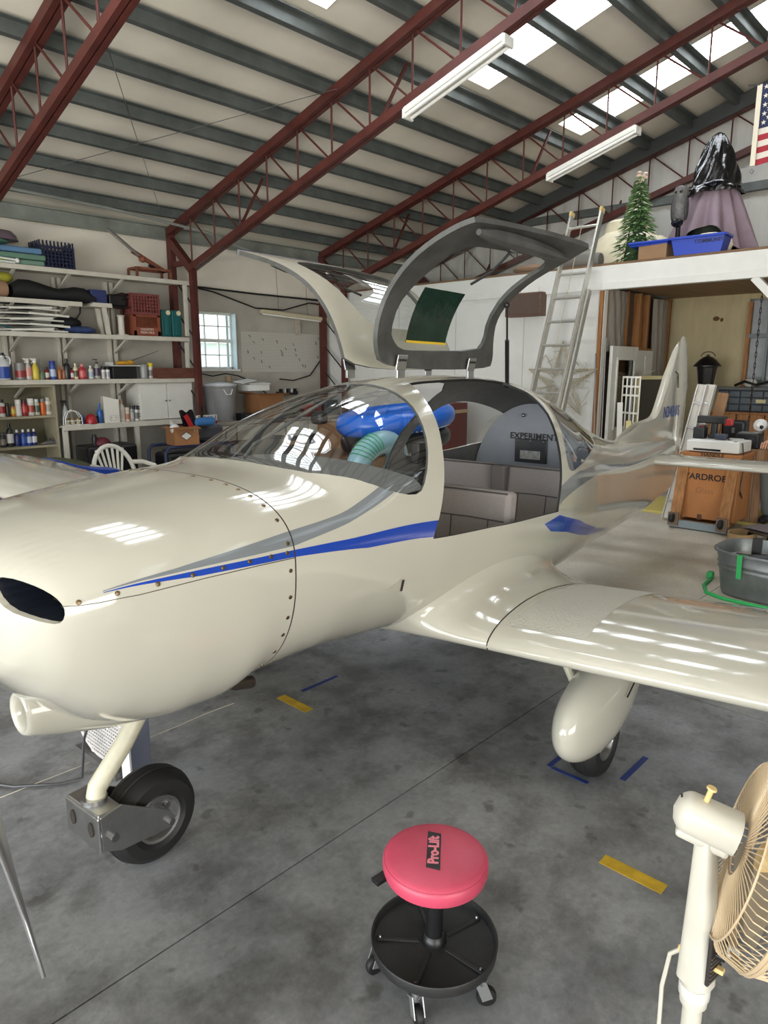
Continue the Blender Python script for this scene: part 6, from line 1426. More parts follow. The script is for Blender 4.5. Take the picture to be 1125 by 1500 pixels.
# low tables behind the aircraft with inflatables and boxes
tt = thing('folding_table', 'brown topped table behind the aircraft under the floats', 'table', (5.35, 5.9, 0))
MB().box((0, 0, .72), (2.2, .8, .04)).build('tabletop', mat('table_brown', (116, 86, 62), .6), tt, smooth=False, bevel=.004)
for x in (-1, 1):
    for y in (-.33, .33): MB().box((x, y, .35), (.04, .04, .70)).build('leg', STEEL, tt, smooth=False)
BLUEF = mat('blue_vinyl', (26, 104, 214), .25); NAVF = mat('float_black', (26, 28, 32), .4)
fb = thing('inflatable_boat', 'bright blue inflatable boat with black hull and white dashes', 'inflatable', (6.08, 5.5, .765), -.12)
mb = MB(); mb.tube([(.66 * math.cos(a), .42 * math.sin(a), .36 + .05 * math.cos(a)) for a in np.linspace(0, 2 * PI, 37)[:-1]], .13, 16, closed=True); mb.build('upper_tube', BLUEF, fb)
mb = MB(); mb.tube([(.62 * math.cos(a), .38 * math.sin(a), .13 + .03 * math.cos(a)) for a in np.linspace(0, 2 * PI, 37)[:-1]], .12, 16, closed=True); mb.build('hull_tube', NAVF, fb)
mb = MB(); mb.grid(lambda s, t_: (.6 * t_ * math.cos(2 * PI * s), .38 * t_ * math.sin(2 * PI * s), .16), 28, 4, closeu=True); mb.build('boat_floor', NAVF, fb)
for k in range(30):
    a = PI + .12 + (PI - .2) * k / 29; MB().box((.67 * math.cos(a), .50 * math.sin(a) - .03, .262 + .05 * math.cos(a)), (.028, .008, .009)).build('white_dash', WHITE, fb, smooth=False)
f2 = thing('swim_ring', 'pale blue and green inflatable ring leaning before the blue boat', 'inflatable', (5.22, 5.0, .40), 0)
mb = MB()
mb.tube([(.30 * math.cos(a), -.08 * math.sin(a), .30 + .26 * math.sin(a)) for a in np.linspace(0, 2 * PI, 33)[:-1]], .12, 14, closed=True, mi=0); mb.build('ring', mat('pale_blue_vinyl', (150, 190, 204), .25), f2)
for k in range(7):
    a = PI * .62 + k * .12; MB().tube([(.30 * math.cos(a) + .124 * math.cos(a) * math.cos(b), -.08 * math.sin(a) + .124 * math.sin(b), .30 + .26 * math.sin(a) + .124 * math.sin(a) * math.cos(b)) for b in np.linspace(-1.9, 1.9, 11)], .006, 5).build('green_stripe', mat('mint_print', (70, 168, 120), .4), f2)
cd = thing('plastic_drum', 'low grey drum holding up the pale ring behind the aircraft', 'drum', (5.22, 5.0, 0))
mb = MB(); mb.lathe([(.26, 0), (.27, .18), (.26, .26)], 20); mb.build('drum_body', mat('drum_grey', (110, 108, 104), .6), cd); mb = MB(); mb.lathe([(.27, .26), (.27, .29), (.2, .30)], 20); mb.build('drum_lid', BLACK, cd)
for k, (x, y, s, c, lab) in enumerate(((7.0, 7.3, (.7, .5, .95), (130, 96, 66), 'tall brown carton stack behind the aircraft nose window'), (8.3, 6.6, (.5, .6, 1.2), (104, 50, 44), 'dark red cabinet against the white wall behind the cabin'), (8.1, 7.9, (.8, .6, .8), (150, 112, 74), 'wide tan carton near the second truss post'), (6.2, 7.9, (.5, .5, .75), (86, 84, 82), 'grey crate standing before the drawer bench'))):
    o = thing('storage_carton', lab, 'carton', (x, y, 0), .1 * k)
    MB().box((0, 0, s[2] / 2), s).build('carton_body', colm(c, .8), o, smooth=False, bevel=.006); MB().box((0, -s[1] / 2 - .001, s[2] * .9), (s[0] * .98, .004, .05)).build('tape_strip', colm((176, 148, 110), .5), o, smooth=False)
# ---------------------------------------------------------------- right rear: wardrobe box on dolly, planks, tools
wd = thing('wardrobe_carton', 'tall brown wardrobe carton with black lettering behind wooden posts', 'box', (7.97, 2.51, .10))
CARD2 = mat('kraft_carton', (176, 118, 70), .75, noise=.12, nscale=4)
MB().box((0, 0, .345), (.44, .58, .69)).build('carton_body', CARD2, wd, smooth=False, bevel=.004)
MB().box((0, 0, .70), (.46, .62, .03)).build('carton_flap', CARD2, wd, smooth=False)
INK = colm((34, 28, 26), .7)
letters('WARDROBE', .092, INK, wd, (-.2215, .035, .455), (0, -1, 0), (0, 0, 1), bold=.002, sx=1.05); letters('HANDLE', .05, INK, wd, (-.2315, -.02, .70), (0, -1, 0), (0, 0, 1), bold=.001, sx=1.2) ; letters('Glass', .09, colm((110, 76, 48)), wd, (-.2215, .03, .31), (0, -1, 0), (0, 0, 1), bold=-.002)
MB().box((-.2225, .06, .02), (.003, .05, .06)).build('tape_strip', colm((92, 56, 36)), wd, smooth=False)
dl = thing('dolly', 'upturned wooden dolly with casters propped on the wardrobe carton', 'dolly', (7.62, 2.53, 0))
for y in (.25, -.25): MB().beam((.0, y, .06), (.16, y, .74), .11, .05, up=(1, 0, 0)).build('post', PINE, dl, smooth=False, bevel=.004)
MB().box((-.02, 0, .05), (.05, .6, .075)).build('cross_board', mat('grey_blue_board', (128, 140, 146), .6), dl, smooth=False)
MB().box((.16, 0, .05), (.3, .5, .03)).build('deck', PINE, dl, smooth=False)
for y in (.25, -.25):
    c = MB().box((-.055, y, .10), (.02, .11, .14)).build('caster_plate', mat('rusty_plate', (120, 104, 88), .6, .5), dl, smooth=False); mb = MB(); mb.lathe([(.045, -.02), (.05, -.012), (.05, .012), (.045, .02)], 18, M=Matrix.Translation((-.10, y, .115)) @ Matrix.Rotation(PI / 2, 4, 'X')); mb.build('caster_wheel', RUBBER, c); MB().tube([(-.06, y + .03, .15), (-.10, y + .03, .115)], .008, 6).build('caster_fork', STEEL, c)
for k, (y0, x0, x1, z1, w, c, lab) in enumerate(((2.98, 7.92, 8.35, 1.52, .11, (204, 198, 188), 'whitish aluminium plank leaning left of the wardrobe carton'), (2.90, 8.02, 8.40, 1.52, .10, (210, 204, 194), 'second whitish plank leaning behind the wardrobe carton'))):
    o = thing('leaning_plank', lab, 'plank', (x0, y0, 0), 0, 'planks leaning beside the wardrobe carton')
    MB().beam((0, 0, .02), (x1 - x0, -.12, z1), w, .035, up=(1, 0, 0)).build('board', mat('plank_%d' % k, c, .5, noise=.1), o, smooth=False, bevel=.003)
    for q in (-1, 1): MB().beam((-.025, q * w * .42, .02), (x1 - x0 - .025, -.12 + q * w * .42, z1), .014, .03, up=(1, 0, 0)).build('flange', ALU, o, smooth=False)
    for q in range(5): 
        f = .14 + .18 * q; MB().beam(((x1 - x0) * f - .025, -.12 * f - w * .4, z1 * f), ((x1 - x0) * f - .025, -.12 * f + w * .4, z1 * f + .02), .02, .02).build('cross_rib', ALU, o, smooth=False)
tag(MB().beam((8.40, 2.86, .02), (8.70, 2.74, 1.42), .12, .04, up=(1, 0, 0)).build('leaning_board', wood('board_brown', (130, 96, 66), (164, 124, 88)), smooth=False, bevel=.003), 'brown board leaning behind the white planks', 'board')
pn = thing('printer', 'white flat printer on top of the wardrobe carton', 'printer', (8.0, 2.52, .82))
MB().box((0, 0, .065), (.42, .54, .12)).build('printer_body', WHITE, pn, smooth=False, bevel=.012); MB().box((-.212, .05, .03), (.01, .28, .02)).build('paper_slot', BLACK, pn, smooth=False); MB().box((0, .02, .13), (.36, .44, .012)).build('lid', colm((222, 222, 220)), pn, smooth=False, bevel=.004)
for nm, lab, cat, loc, parts in (
  ('cordless_drill', 'black and red cordless drill lying over the printer', 'drill', (8.0, 2.56, .957), [((0, .05, .20), (.08, .30, .08), BLACK, 'drill_body'), ((0, -.12, .18), (.06, .09, .07), colm((170, 40, 40)), 'drill_collar'), ((0, .02, .10), (.06, .06, .16), BLACK, 'drill_grip'), ((0, .02, .02), (.09, .10, .05), BLACK, 'battery')]),
  ('battery_charger', 'black charger with red cable on the left of the printer', 'charger', (7.93, 2.70, .957), [((0, 0, .06), (.12, .12, .12), BLACK, 'charger_body'), ((0, -.02, .13), (.08, .06, .03), colm((90, 30, 30)), 'battery')]),
  ('small_adapter', 'blue-grey power adapter at the printer front', 'adapter', (7.86, 2.46, .957), [((0, 0, .035), (.08, .12, .06), colm((64, 70, 86)), 'adapter_body'), ((0, -.07, .02), (.03, .03, .02), BLACK, 'plug')]),
):
    o = thing(nm, lab, cat, loc)
    for c, s, m, pnm in parts: MB().box(c, s).build(pnm, m, o, smooth=False, bevel=.012)
cr8 = thing('wooden_crate', 'upright weathered wooden crate right of the wardrobe carton', 'crate', (8.42, 2.30, 0))
WC = wood('crate_wood', (124, 92, 66), (164, 128, 96))
for k in range(4): MB().box((-.14, -.13 + .09 * k, .42), (.02, .085, .84)).build('plank', WC, cr8, smooth=False, bevel=.003)
for k in range(3): MB().box((-.05 + .1 * k, .185, .42), (.095, .02, .84)).build('plank', WC, cr8, smooth=False, bevel=.003)
MB().box((.02, .0, .83), (.32, .38, .02)).build('top_board', WC, cr8, smooth=False)
rd = thing('battery_radio', 'black jobsite radio with a grey top on the wooden crate', 'radio', (8.40, 2.33, .842))
MB().box((0, 0, .08), (.20, .24, .16)).build('radio_body', BLACK, rd, smooth=False, bevel=.012); MB().box((0, 0, .165), (.16, .2, .012)).build('top_panel', colm((120, 120, 118)), rd, smooth=False); mb = MB(); mb.cyl((-.1, -.05, .08), (-.108, -.05, .08), .04, n=16); mb.build('speaker_ring', colm((50, 50, 52)), rd)
bl_ = thing('tool_bag', 'black tool bag with buckles behind the radio', 'bag', (8.78, 2.62, .0)); 
MB().box((0, 0, .42), (.3, .3, .84)).build('stand_box', mat('dark_box', (60, 50, 44), .7), bl_, smooth=False); MB().box((0, -.02, .98), (.2, .26, .26)).build('bag_body', BLACK, bl_, smooth=False, bevel=.03); MB().box((-.11, -.03, 1.0), (.01, .03, .06)).build('buckle', STEEL, bl_, smooth=False)
hl = thing('clamp_lamp', 'round white lamp head behind the radio', 'lamp', (8.66, 2.30, 0)); mb = MB(); mb.lathe([(.075, 0), (.07, .03), (.03, .06)], 18, M=Matrix.Translation((-.0, 0, 1.07)) @ Matrix.Rotation(-PI / 2 + .3, 4, 'Y')); mb.build('lamp_shade', WHITE, hl); MB().cyl((.02, 0, .0), (.02, 0, 1.05), .008, n=6).build('stem', BLACK, hl); MB().ball((-.045, -.02, 1.06), .026, 8, 6).build('bulb', BLACK, hl)
tag(MB().tube([(7.9, 2.40, .96), (7.86, 2.24, .93), (7.84, 2.20, .70), (7.84, 2.22, .45), (7.85, 2.19, .36), (7.82, 2.21, .42)], .006, 6).build('loose_cable', BLACK), 'black cord hanging down the side of the wardrobe carton', 'cord')
# galvanised tub with green strap
tu = thing('galvanised_tub', 'oval galvanised tub with a green strap on the right floor', 'tub', (5.74, 1.12, 0), 0)
TUB = mat('zinc_tub', (136, 142, 144), .4, .75, noise=.25, nscale=7)
def so(a, rx, ry): c, s = math.cos(a), math.sin(a); return (rx * abs(c) ** .55 * (1 if c > 0 else -1), ry * abs(s) ** .55 * (1 if s > 0 else -1))
rx, ry = .325, .60
pf = [(.88, 0), (.90, .02), (.945, .20), (.965, .215), (.95, .225), (.955, .24), (.975, .255), (.96, .265), (.985, .33), (1.02, .335), (1.02, .35), (.99, .352), (.975, .34), (.93, .22), (.93, .19)]
mb = MB(); n = 48
vv = [(*so(2 * PI * k / n, rx * q, ry * q), z) for q, z in pf for k in range(n)]; mb.add(vv, [(i * n + k, i * n + (k + 1) % n, (i + 1) * n + (k + 1) % n, (i + 1) * n + k) for i in range(len(pf) - 1) for k in range(n)] + [tuple(range(n - 1, -1, -1))]); mb.build('tub_wall', TUB, tu, ang=50)
mb = MB(); mb.add([(*so(2 * PI * k / n, rx * .93, ry * .93), .25) for k in range(n)] + [(*so(2 * PI * k / n, rx * .93, ry * .93), .24) for k in range(n)], [tuple(range(n)), tuple(range(2 * n - 1, n - 1, -1))]); mb.build('sand_fill', mat('pale_sand', (172, 166, 158), .9, noise=.2, nscale=30), tu, smooth=False)
GRN = mat('green_strap', (38, 158, 84), .5)
mb = MB(); mb.beam((-.336, .36, .352), (-.322, .36, .17), .035, .004, up=(1, 0, 0)); mb.beam((-.336, .36, .352), (-.25, .34, .34), .035, .004); mb.build('strap_tail', GRN, tu, smooth=False)
gstr = tag(MB().tube([(5.84, 1.80, .012), (5.62, 1.78, .012), (5.44, 1.70, .012), (5.37, 1.55, .012), (5.36, 1.3, .012), (5.37, .9, .012)], .014, 8).build('floor_strap', GRN), 'bright green strap lying on the floor along the tub', 'strap')
gk = tag(MB().box((0, 0, .03), (.06, .05, .06)).build('strap_buckle', GRN, loc=(5.88, 1.82, 0), smooth=False, bevel=.01), 'green strap buckle on the floor at the tub corner', 'buckle')
for c0, c1, lab in (((5.72, 1.60, .275), (5.78, .70, .275), 'black steel bar lying across the tub'), ((5.63, 1.43, .25), (5.63, 1.43, .45), 'black upright bar standing in the tub')):
    tag(MB().beam(c0, c1, .06, .025 if 'across' in lab else .05).build('steel_bar', BLACK, smooth=False, bevel=.003), lab, 'bar')
mb = MB(); mb.ball((0, 0, .045), (.06, .20, .045), 12, 6); tag(mb.build('tool_roll', BLACK, loc=(5.55, 1.28, .27)), 'black tool roll on the near side of the tub', 'tool roll')
# skate creepers, strap coil, yellow foam
ys_ = mat('yellow_foam', (206, 190, 110), .85)
tag(MB().box((0, 0, .015), (1.0, .6, .03)).build('foam_mat', ys_, loc=(8.7, 3.32, 0), smooth=False, bevel=.005), 'pale yellow foam mat on the floor by the room opening', 'mat')
tag(MB().box((0, 0, .015), (1.0, 1.3, .03)).build('foam_mat', ys_, loc=(8.75, 1.75, 0), smooth=False, bevel=.005), 'pale yellow foam mat on the floor behind the skateboards', 'mat')
mb = MB()
mb.tube([(.17 * math.cos(a), .11 * math.sin(a), .035) for a in np.linspace(.4, 2 * PI + .1, 26)], .012, 4); o = MB()
def strip(pts, h): 
    m_ = MB(); vv = []
    for p in pts: vv += [(p[0], p[1], p[2]), (p[0], p[1], p[2] + h), (p[0] * .93, p[1] * .93, p[2] + h), (p[0] * .93, p[1] * .93, p[2])]
    k = len(pts); m_.add(vv, [(4 * i + a, 4 * i + (a + 1) % 4, 4 * i + 4 + (a + 1) % 4, 4 * i + 4 + a) for i in range(k - 1) for a in range(4)] + [(0, 3, 2, 1), (4 * k - 4, 4 * k - 3, 4 * k - 2, 4 * k - 1)]); return m_
mb = strip([(.2 * math.cos(a) * (1 - .03 * a / 6), .13 * math.sin(a), .001) for a in np.linspace(.3, 2 * PI + 1.2, 40)], .075)
tag(mb.build('webbing_strap', mat('tan_webbing', (166, 138, 100), .85), loc=(7.52, 2.06, 0)), 'coiled tan webbing strap lying before the dolly', 'strap')
def creeper(loc, rz, lab, topc, L=.9, w=.3):
    t = thing('creeper', lab, 'creeper', loc, rz, 'creepers on the floor at the right')
    mb = MB(); mb.grid(lambda a, b: (-L / 2 + L * a, -w / 2 + w * b, .13 + .10 * max(0, a - .62) ** 1.2 + .012 * math.sin(9 * a)), 14, 5); mb.grid(lambda a, b: (-L / 2 + L * a, -w / 2 + w * b, .105 + .10 * max(0, a - .62) ** 1.2), 14, 5); mb.build('deck', topc, t)
    for x in (-L * .4, L * .4):
        for y in (-w * .4, w * .4):
            mb = MB(); mb.lathe([(.036, -.015), (.04, 0), (.036, .015)], 14, M=Matrix.Translation((x, y, .041)) @ Matrix.Rotation(PI / 2, 4, 'X')); mb.build('wheel', RUBBER, t)
        MB().box((x, 0, .085), (.06, w * .7, .035)).build('truck', STEEL, t, smooth=False)
    return t
creeper((7.85, 1.72, 0), -.5, 'grey covered creeper sagging in front of the yellow mat', mat('grey_blanket', (112, 104, 104), .9, bump=.3, bscale=20))
creeper((7.60, 1.12, 0), -1.2, 'pale green topped creeper nearest the tub', mat('pale_green_top', (176, 184, 150), .6, noise=.3, nscale=5), L=.8)
tag(MB().tube([(.09 * math.cos(a), .06 * math.sin(a), .40 + .02 * math.cos(a)) for a in np.linspace(0, 2 * PI, 20)[:-1]], .016, 8, closed=True).build('cable_reel', colm((224, 150, 30), .5), loc=(8.35, 1.86, 0)), 'orange coiled cord hung low at the right edge', 'cord')
# ---------------------------------------------------------------- seated person, mostly beyond the right frame edge
def skinned(name, pts, edges, rad, m, parent=None, lev=2):
    me = bpy.data.meshes.new(name); me.from_pydata(pts, edges, []); me.materials.append(m)
    o = bpy.data.objects.new(name, me); COL.objects.link(o); o.parent = parent
    sk = o.modifiers.new('skin', 'SKIN'); sk.use_smooth_shade = True
    if not me.skin_vertices: 
        bm = bmesh.new(); bm.from_mesh(me); bm.verts.layers.skin.verify(); bm.to_mesh(me); bm.free()
    for i, r in enumerate(rad):
        v = me.skin_vertices[0].data[i]; v.radius = (r, r) if not isinstance(r, tuple) else r; v.use_root = (i == 0)
    ss = o.modifiers.new('sub', 'SUBSURF'); ss.levels = lev; ss.render_levels = lev
    return o
pe = thing('person', 'person in grey trousers sitting at the right edge, hand on the knee', 'person', (8.6, 1.87, .17))
FLESH = mat('skin', (206, 156, 130), .55); CLO = mat('grey_trousers', (98, 104, 104), .85, bump=.2, bscale=40); SHIRT = mat('dark_shirt', (70, 78, 96), .85)
body_p = [(0, 0, .50), (.02, .0, .78), (.0, 0, 1.02), (0, 0, 1.12), (-.02, 0, 1.26), (.0, .19, 1.0), (-.10, .27, .80), (-.30, .22, .755), (.0, -.19, 1.0), (-.06, -.28, .76), (-.28, -.20, .72), (-.02, .09, .49), (-.42, .19, .53), (-.36, .19, .25), (-.24, .19, -.06), (-.36, .20, -.09), (-.02, -.09, .49), (-.42, -.14, .53), (-.36, -.14, .25), (-.24, -.14, -.06), (-.36, -.14, -.09)]
body_e = [(0, 1), (1, 2), (2, 3), (3, 4), (2, 5), (5, 6), (6, 7), (2, 8), (8, 9), (9, 10), (0, 11), (11, 12), (12, 13), (13, 14), (14, 15), (0, 16), (16, 17), (17, 18), (18, 19), (19, 20)]
body_r = [.15, .14, .13, .055, .10, .06, .045, .03, .06, .045, .03, .09, .065, .055, .04, .035, .09, .065, .055, .04, .035]
skinned('body', body_p, body_e, body_r, FLESH, pe)
skinned('trousers', [body_p[i] for i in (0, 11, 12, 13, 14, 16, 17, 18, 19)], [(0, 1), (1, 2), (2, 3), (3, 4), (0, 5), (5, 6), (6, 7), (7, 8)], [.165, .105, .08, .072, .062, .105, .08, .072, .062], CLO, pe)
skinned('shirt', [body_p[i] for i in (0, 1, 2, 5, 6, 8, 9)], [(0, 1), (1, 2), (2, 3), (3, 4), (2, 5), (5, 6)], [.16, .158, .145, .08, .065, .08, .065], SHIRT, pe)
for yy in (.195, -.14): MB().ball((-.31, yy, -.085), (.14, .055, .05), 12, 7).build('shoe', BLACK, pe)
MB().ball((0.01, 0, 1.315), (.105, .105, .075), 14, 8).build('hair', colm((86, 70, 58), .8), pe)
for s in (1, -1): MB().ball((-.115, .033 * s, 1.27), (.008, .012, .009), 8, 6).build('eye', colm((40, 34, 30), .2), pe)
MB().ball((-.135, 0, 1.24), (.02, .014, .022), 8, 6).build('nose', FLESH, pe)
hand_b = Vector((-.30, .22, .755))
palm = skinned('hand', [tuple(hand_b), tuple(hand_b + Vector((-.06, .015, .005))), tuple(hand_b + Vector((-.10, .02, -.005)))], [(0, 1), (1, 2)], [.026, (.034, .02), (.034, .016)], FLESH, pe)
for k, (dy, L) in enumerate(((.052, .062), (.031, .072), (.008, .068), (-.014, .052))):
    b = hand_b + Vector((-.095, dy, 0)); skinned('finger', [tuple(b), tuple(b + Vector((-L * .45, 0, -.012))), tuple(b + Vector((-L * .75, 0, -.04))), tuple(b + Vector((-L * .80, 0, -.066)))], [(0, 1), (1, 2), (2, 3)], [.010, .009, .0085, .007], FLESH, palm)
b = hand_b + Vector((-.03, -.02, 0)); skinned('thumb', [tuple(b), tuple(b + Vector((-.03, -.035, -.012))), tuple(b + Vector((-.06, -.042, -.03)))], [(0, 1), (1, 2)], [.013, .011, .008], FLESH, palm)
sto = thing('low_stool', 'low dark seat under the person at the right edge', 'seat', (8.62, 1.87, 0)); MB().box((.02, 0, .475), (.34, .40, .04)).build('seat', BLACK, sto, smooth=False, bevel=.01)
for x in (-.12, .16):
    for y in (-.17, .17): MB().box((x, y, .2275), (.03, .03, .455)).build('leg', BLACK, sto, smooth=False)
# ---------------------------------------------------------------- foreground
# rolling mechanic's stool
stl = thing('mechanic_stool', 'rolling stool with a round pink-red seat and black tool tray', 'stool', (1.332, 1.055, 0), 0)
TRAY = mat('black_tray', (34, 34, 35), .5, noise=.35, nscale=14, bump=.1, bscale=60)
SEATR = mat('faded_red_vinyl', (196, 72, 98), .42, noise=.22, nscale=3.2, bump=.05, bscale=90)
mb = MB(); mb.lathe([(.03, .33), (.125, .33), (.141, .336), (.146, .352), (.146, .370), (.140, .380), (.126, .387), (.06, .390), (.004, .3905)], 56, capt=True); seat = mb.build('seat', SEATR, stl, ang=50)
mb = MB(); mb.tube([(.1425 * math.cos(a), .1425 * math.sin(a), .3765) for a in np.linspace(0, 2 * PI, 57)[:-1]], .0022, 5, closed=True); mb.build('seat_piping', SEATR, seat)
# black printed panel with the brand lettering, reading away from the camera
rt = Vector((.684, -.729, 0)); fd = Vector((.729, .684, 0)); xd = (fd + rt * .10).normalized(); yd = Vector((-xd.y, xd.x, 0))
def sp_(a, b, z=.3915): p = xd * a + yd * b + fd * .012 - rt * .004; return (p.x, p.y, z)
mb = MB(); pp = [sp_(-.078, -.019), sp_(.070, -.019), sp_(.078, .019), sp_(-.070, .019)]; mb.add(pp + [(p[0], p[1], .3885) for p in pp], [(0, 1, 2, 3), (4, 7, 6, 5), (0, 4, 5, 1), (1, 5, 6, 2), (2, 6, 7, 3), (3, 7, 4, 0)]); mb.build('printed_panel', colm((26, 24, 26), .5), seat, smooth=False)
letters('Pro-Lift', .040, mat('print_pink', (214, 120, 136), .5), seat, sp_(0, -.0005, .3918), xd, yd, bold=.0016, depth=.0005, sx=.92)
mb = MB(); mb.cyl((0, 0, .12), (0, 0, .333), .024, n=20); mb.lathe([(.036, .108), (.034, .125), (.026, .135)], 20); mb.build('post', BLACK, stl)
mb = MB(); mb.lathe([(.004, .112), (.03, .112), (.045, .104), (.155, .100), (.170, .104), (.174, .128), (.178, .130), (.180, .126), (.177, .098), (.168, .090), (.02, .092)], 60); tray = mb.build('tool_tray', TRAY, stl, ang=40)
for k in range(5):
    a = .995 + k * 2 * PI / 5; MB().beam((.04 * math.cos(a), .04 * math.sin(a), .103), (.165 * math.cos(a), .165 * math.sin(a), .1025), .014, .012).build('tray_rib', TRAY, tray, smooth=False, bevel=.004)
    c = (.155 * math.cos(a), .155 * math.sin(a)); MB().ball((c[0], c[1], .109), .006, 8, 5).build('bolt', STEEL, tray)
    b2_ = a + .7; hv = Vector((math.cos(b2_), math.sin(b2_), 0)); sd_ = Vector((-hv.y, hv.x, 0)); cc = Vector((c[0], c[1], 0)) + hv * .012
    mb = MB(); mb.cyl((c[0], c[1], .075), (c[0], c[1], .093), .011, n=10)
    for s in (-1, 1): mb.beam(cc - hv * .012 + sd_ * .014 * s + Vector((0, 0, .078)), cc + hv * .008 + sd_ * .014 * s + Vector((0, 0, .026)), .003, .03, up=tuple(hv))
    mb.box((c[0], c[1], .076), (.032, .032, .004)); fk = mb.build('caster_fork', mat('zinc_fork', (176, 178, 180), .35, .8), stl, smooth=False)
    M = Matrix.Translation(cc + hv * .006 + Vector((0, 0, .0275))) @ sd_.to_track_quat('Z', 'Y').to_matrix().to_4x4()
    mb = MB(); mb.lathe([(.02, -.0105), (.026, -.009), (.0275, -.004), (.0275, .004), (.026, .009), (.02, .0105)], 20, M=M); mb.build('caster_wheel', RUBBER, fk)
MB().beam((-.06, .10, .318), (-.13, .11, .313), .03, .012).build('height_lever', BLACK, stl, smooth=False, bevel=.002)
mb = MB(); q_ = rt * .13 + fd * .09; mb.beam(tuple(q_ * .4 + Vector((0, 0, .315))), tuple(q_ + Vector((0, 0, .28))), .035, .02); mb.build('seat_bracket', BLACK, stl, smooth=False, bevel=.003)

# pedestal fan at the right edge
pf_ = thing('pedestal_fan', 'old white pedestal fan with a beige wire guard at the right edge', 'fan', (1.30, .355, 0))
FANW = mat('aged_fan_white', (194, 190, 178), .38, noise=.06, nscale=10); FANB = mat('yellowed_plastic', (216, 186, 128), .45); GRD = mat('beige_wire', (192, 170, 138), .45)
ax = Vector((.30, -.92, -.25)).normalized()        # the way the fan blows
zz = Vector((0, 0, 1)); sx_ = ax.cross(zz).normalized(); uz = sx_.cross(ax)
HC = Vector((.044, .019, .815))                     # motor centre
def fp(a, x, z): return HC + ax * a + sx_ * x + uz * z
mb = MB(); mb.lathe([(.18, 0), (.185, .01), (.18, .03), (.06, .06), (.03, .07)], 30); mb.build('base', FANW, pf_)
mb = MB(); mb.cyl((0, 0, .06), (0, 0, .30), .018, n=16); mb.build('lower_pole', FANW, pf_)
mb = MB(); mb.lathe([(.019, .28), (.019, .43), (.026, .435), (.027, .455), (.024, .46), (.027, .465), (.027, .50)], 20); mb.build('upper_pole', FANW, pf_)
mb = MB(); mb.lathe([(.0285, .452), (.030, .456), (.030, .476), (.0285, .48)], 20); mb.build('pole_collar', mat('clear_collar', (206, 204, 198), .2), pf_)
# flat tapered neck with the switch panel on its front
axn = (Vector((ax.x, ax.y, 0)).normalized() * .80 - fd * .62).normalized(); sxn = axn.cross(zz).normalized()
def neck(s, t_):
    z = .49 + .30 * s; w = .034 - .016 * s; d = .028 - .006 * s; off = Vector((.040, .018, 0)) * s ** 1.4
    a = 2 * PI * t_; c, sn_ = math.cos(a), math.sin(a); px_ = abs(c) ** .6 * (1 if c > 0 else -1); py_ = abs(sn_) ** .6 * (1 if sn_ > 0 else -1)
    p = Vector((0, 0, z)) + off + sxn * px_ * d + axn * py_ * w
    return tuple(p)
mb = MB(); mb.grid(neck, 14, 28, closev=True); nk = mb.build('neck', FANW, pf_, ang=60)
axh = axn
c = Vector((.003, .004, .565)) + axh * .036; mb = MB(); mb.beam(c - Vector((0, 0, .055)), c + Vector((0, 0, .055)), .05, .008, up=tuple(axh)); pnl = mb.build('control_panel', mat('brown_black_panel', (40, 36, 34), .5), pf_, smooth=False, bevel=.003)
for k in range(7): MB().beam(c + axh * .005 + Vector((0, 0, -.045 + .009 * k)) - sxn * .022, c + axh * .005 + Vector((0, 0, -.045 + .009 * k)) + sxn * .022, .002, .002).build('panel_rib', mat('panel_rib', (92, 86, 80), .5), pnl, smooth=False)
for k, m in enumerate((FANB, BLACK, BLACK)): p = c + axh * .008 + Vector((0, 0, -.022 + .03 * k)); MB().box(tuple(p), (.014, .024, .010)).build('push_button', m, pnl, smooth=False, bevel=.002)
p = Vector((0, 0, .535)) - axh * .034; MB().ball(tuple(p), (.008, .008, .010), 8, 6).build('cord_grommet', FANB, pf_)
MB().tube([tuple(p), (p.x - .012, p.y + .018, .52), (p.x - .018, p.y + .026, .44), (p.x - .015, p.y + .024, .25), (p.x - .01, p.y + .02, .08)], .0045, 7).build('power_cord', FANW, pf_)
pvp = HC + Vector((0, 0, -.047)); mb = MB(); mb.cyl(pvp - sx_ * .028, pvp + sx_ * .028, .010, n=12); mb.build('pivot_bolt', STEEL, pf_)
# motor housing: rounded barrel with a skirt and the oscillation knob
def motor(s, t_):
    a = -.068 + .122 * s; r = .040 * min(1, math.sqrt(max(.0, 1 - max(0, (.30 - s) / .30) ** 2.2)) + .02) * (1 + .05 * s)
    th = 2 * PI * t_; c, sn_ = math.cos(th), math.sin(th); return tuple(fp(a, r * abs(c) ** .8 * (1 if c > 0 else -1), r * (1.0 if sn_ > 0 else .9) * abs(sn_) ** .8 * (1 if sn_ > 0 else -1)))
mb = MB(); mb.grid(motor, 22, 32, closev=True); mt = mb.build('motor_housing', FANW, pf_, ang=60)
mb = MB(); a0, a1 = fp(-.050, 0, -.037), fp(.052, 0, -.037); mb.beam(a0, a1, .058, .020, up=tuple(uz)); mb.build('motor_skirt', FANW, mt, smooth=False, bevel=.008)
k0 = fp(-.018, 0, .034); k1 = fp(-.018, 0, .066); mb = MB(); mb.cyl(k0, k1, .0055, n=12); mb.cyl(k1, k1 + uz * .003, .006, .010, n=14); mb.cyl(k1 + uz * .003, k1 + uz * .007, .010, .009, n=14); mb.build('oscillation_knob', FANB, mt)
for k in range(4): th = PI - .9 - .22 * k; MB().ball(tuple(fp(-.060, .026 * math.cos(th * 1.0), .026 * math.sin(th))), (.0025, .0025, .003), 6, 5).build('vent_hole', SEAM, mt)
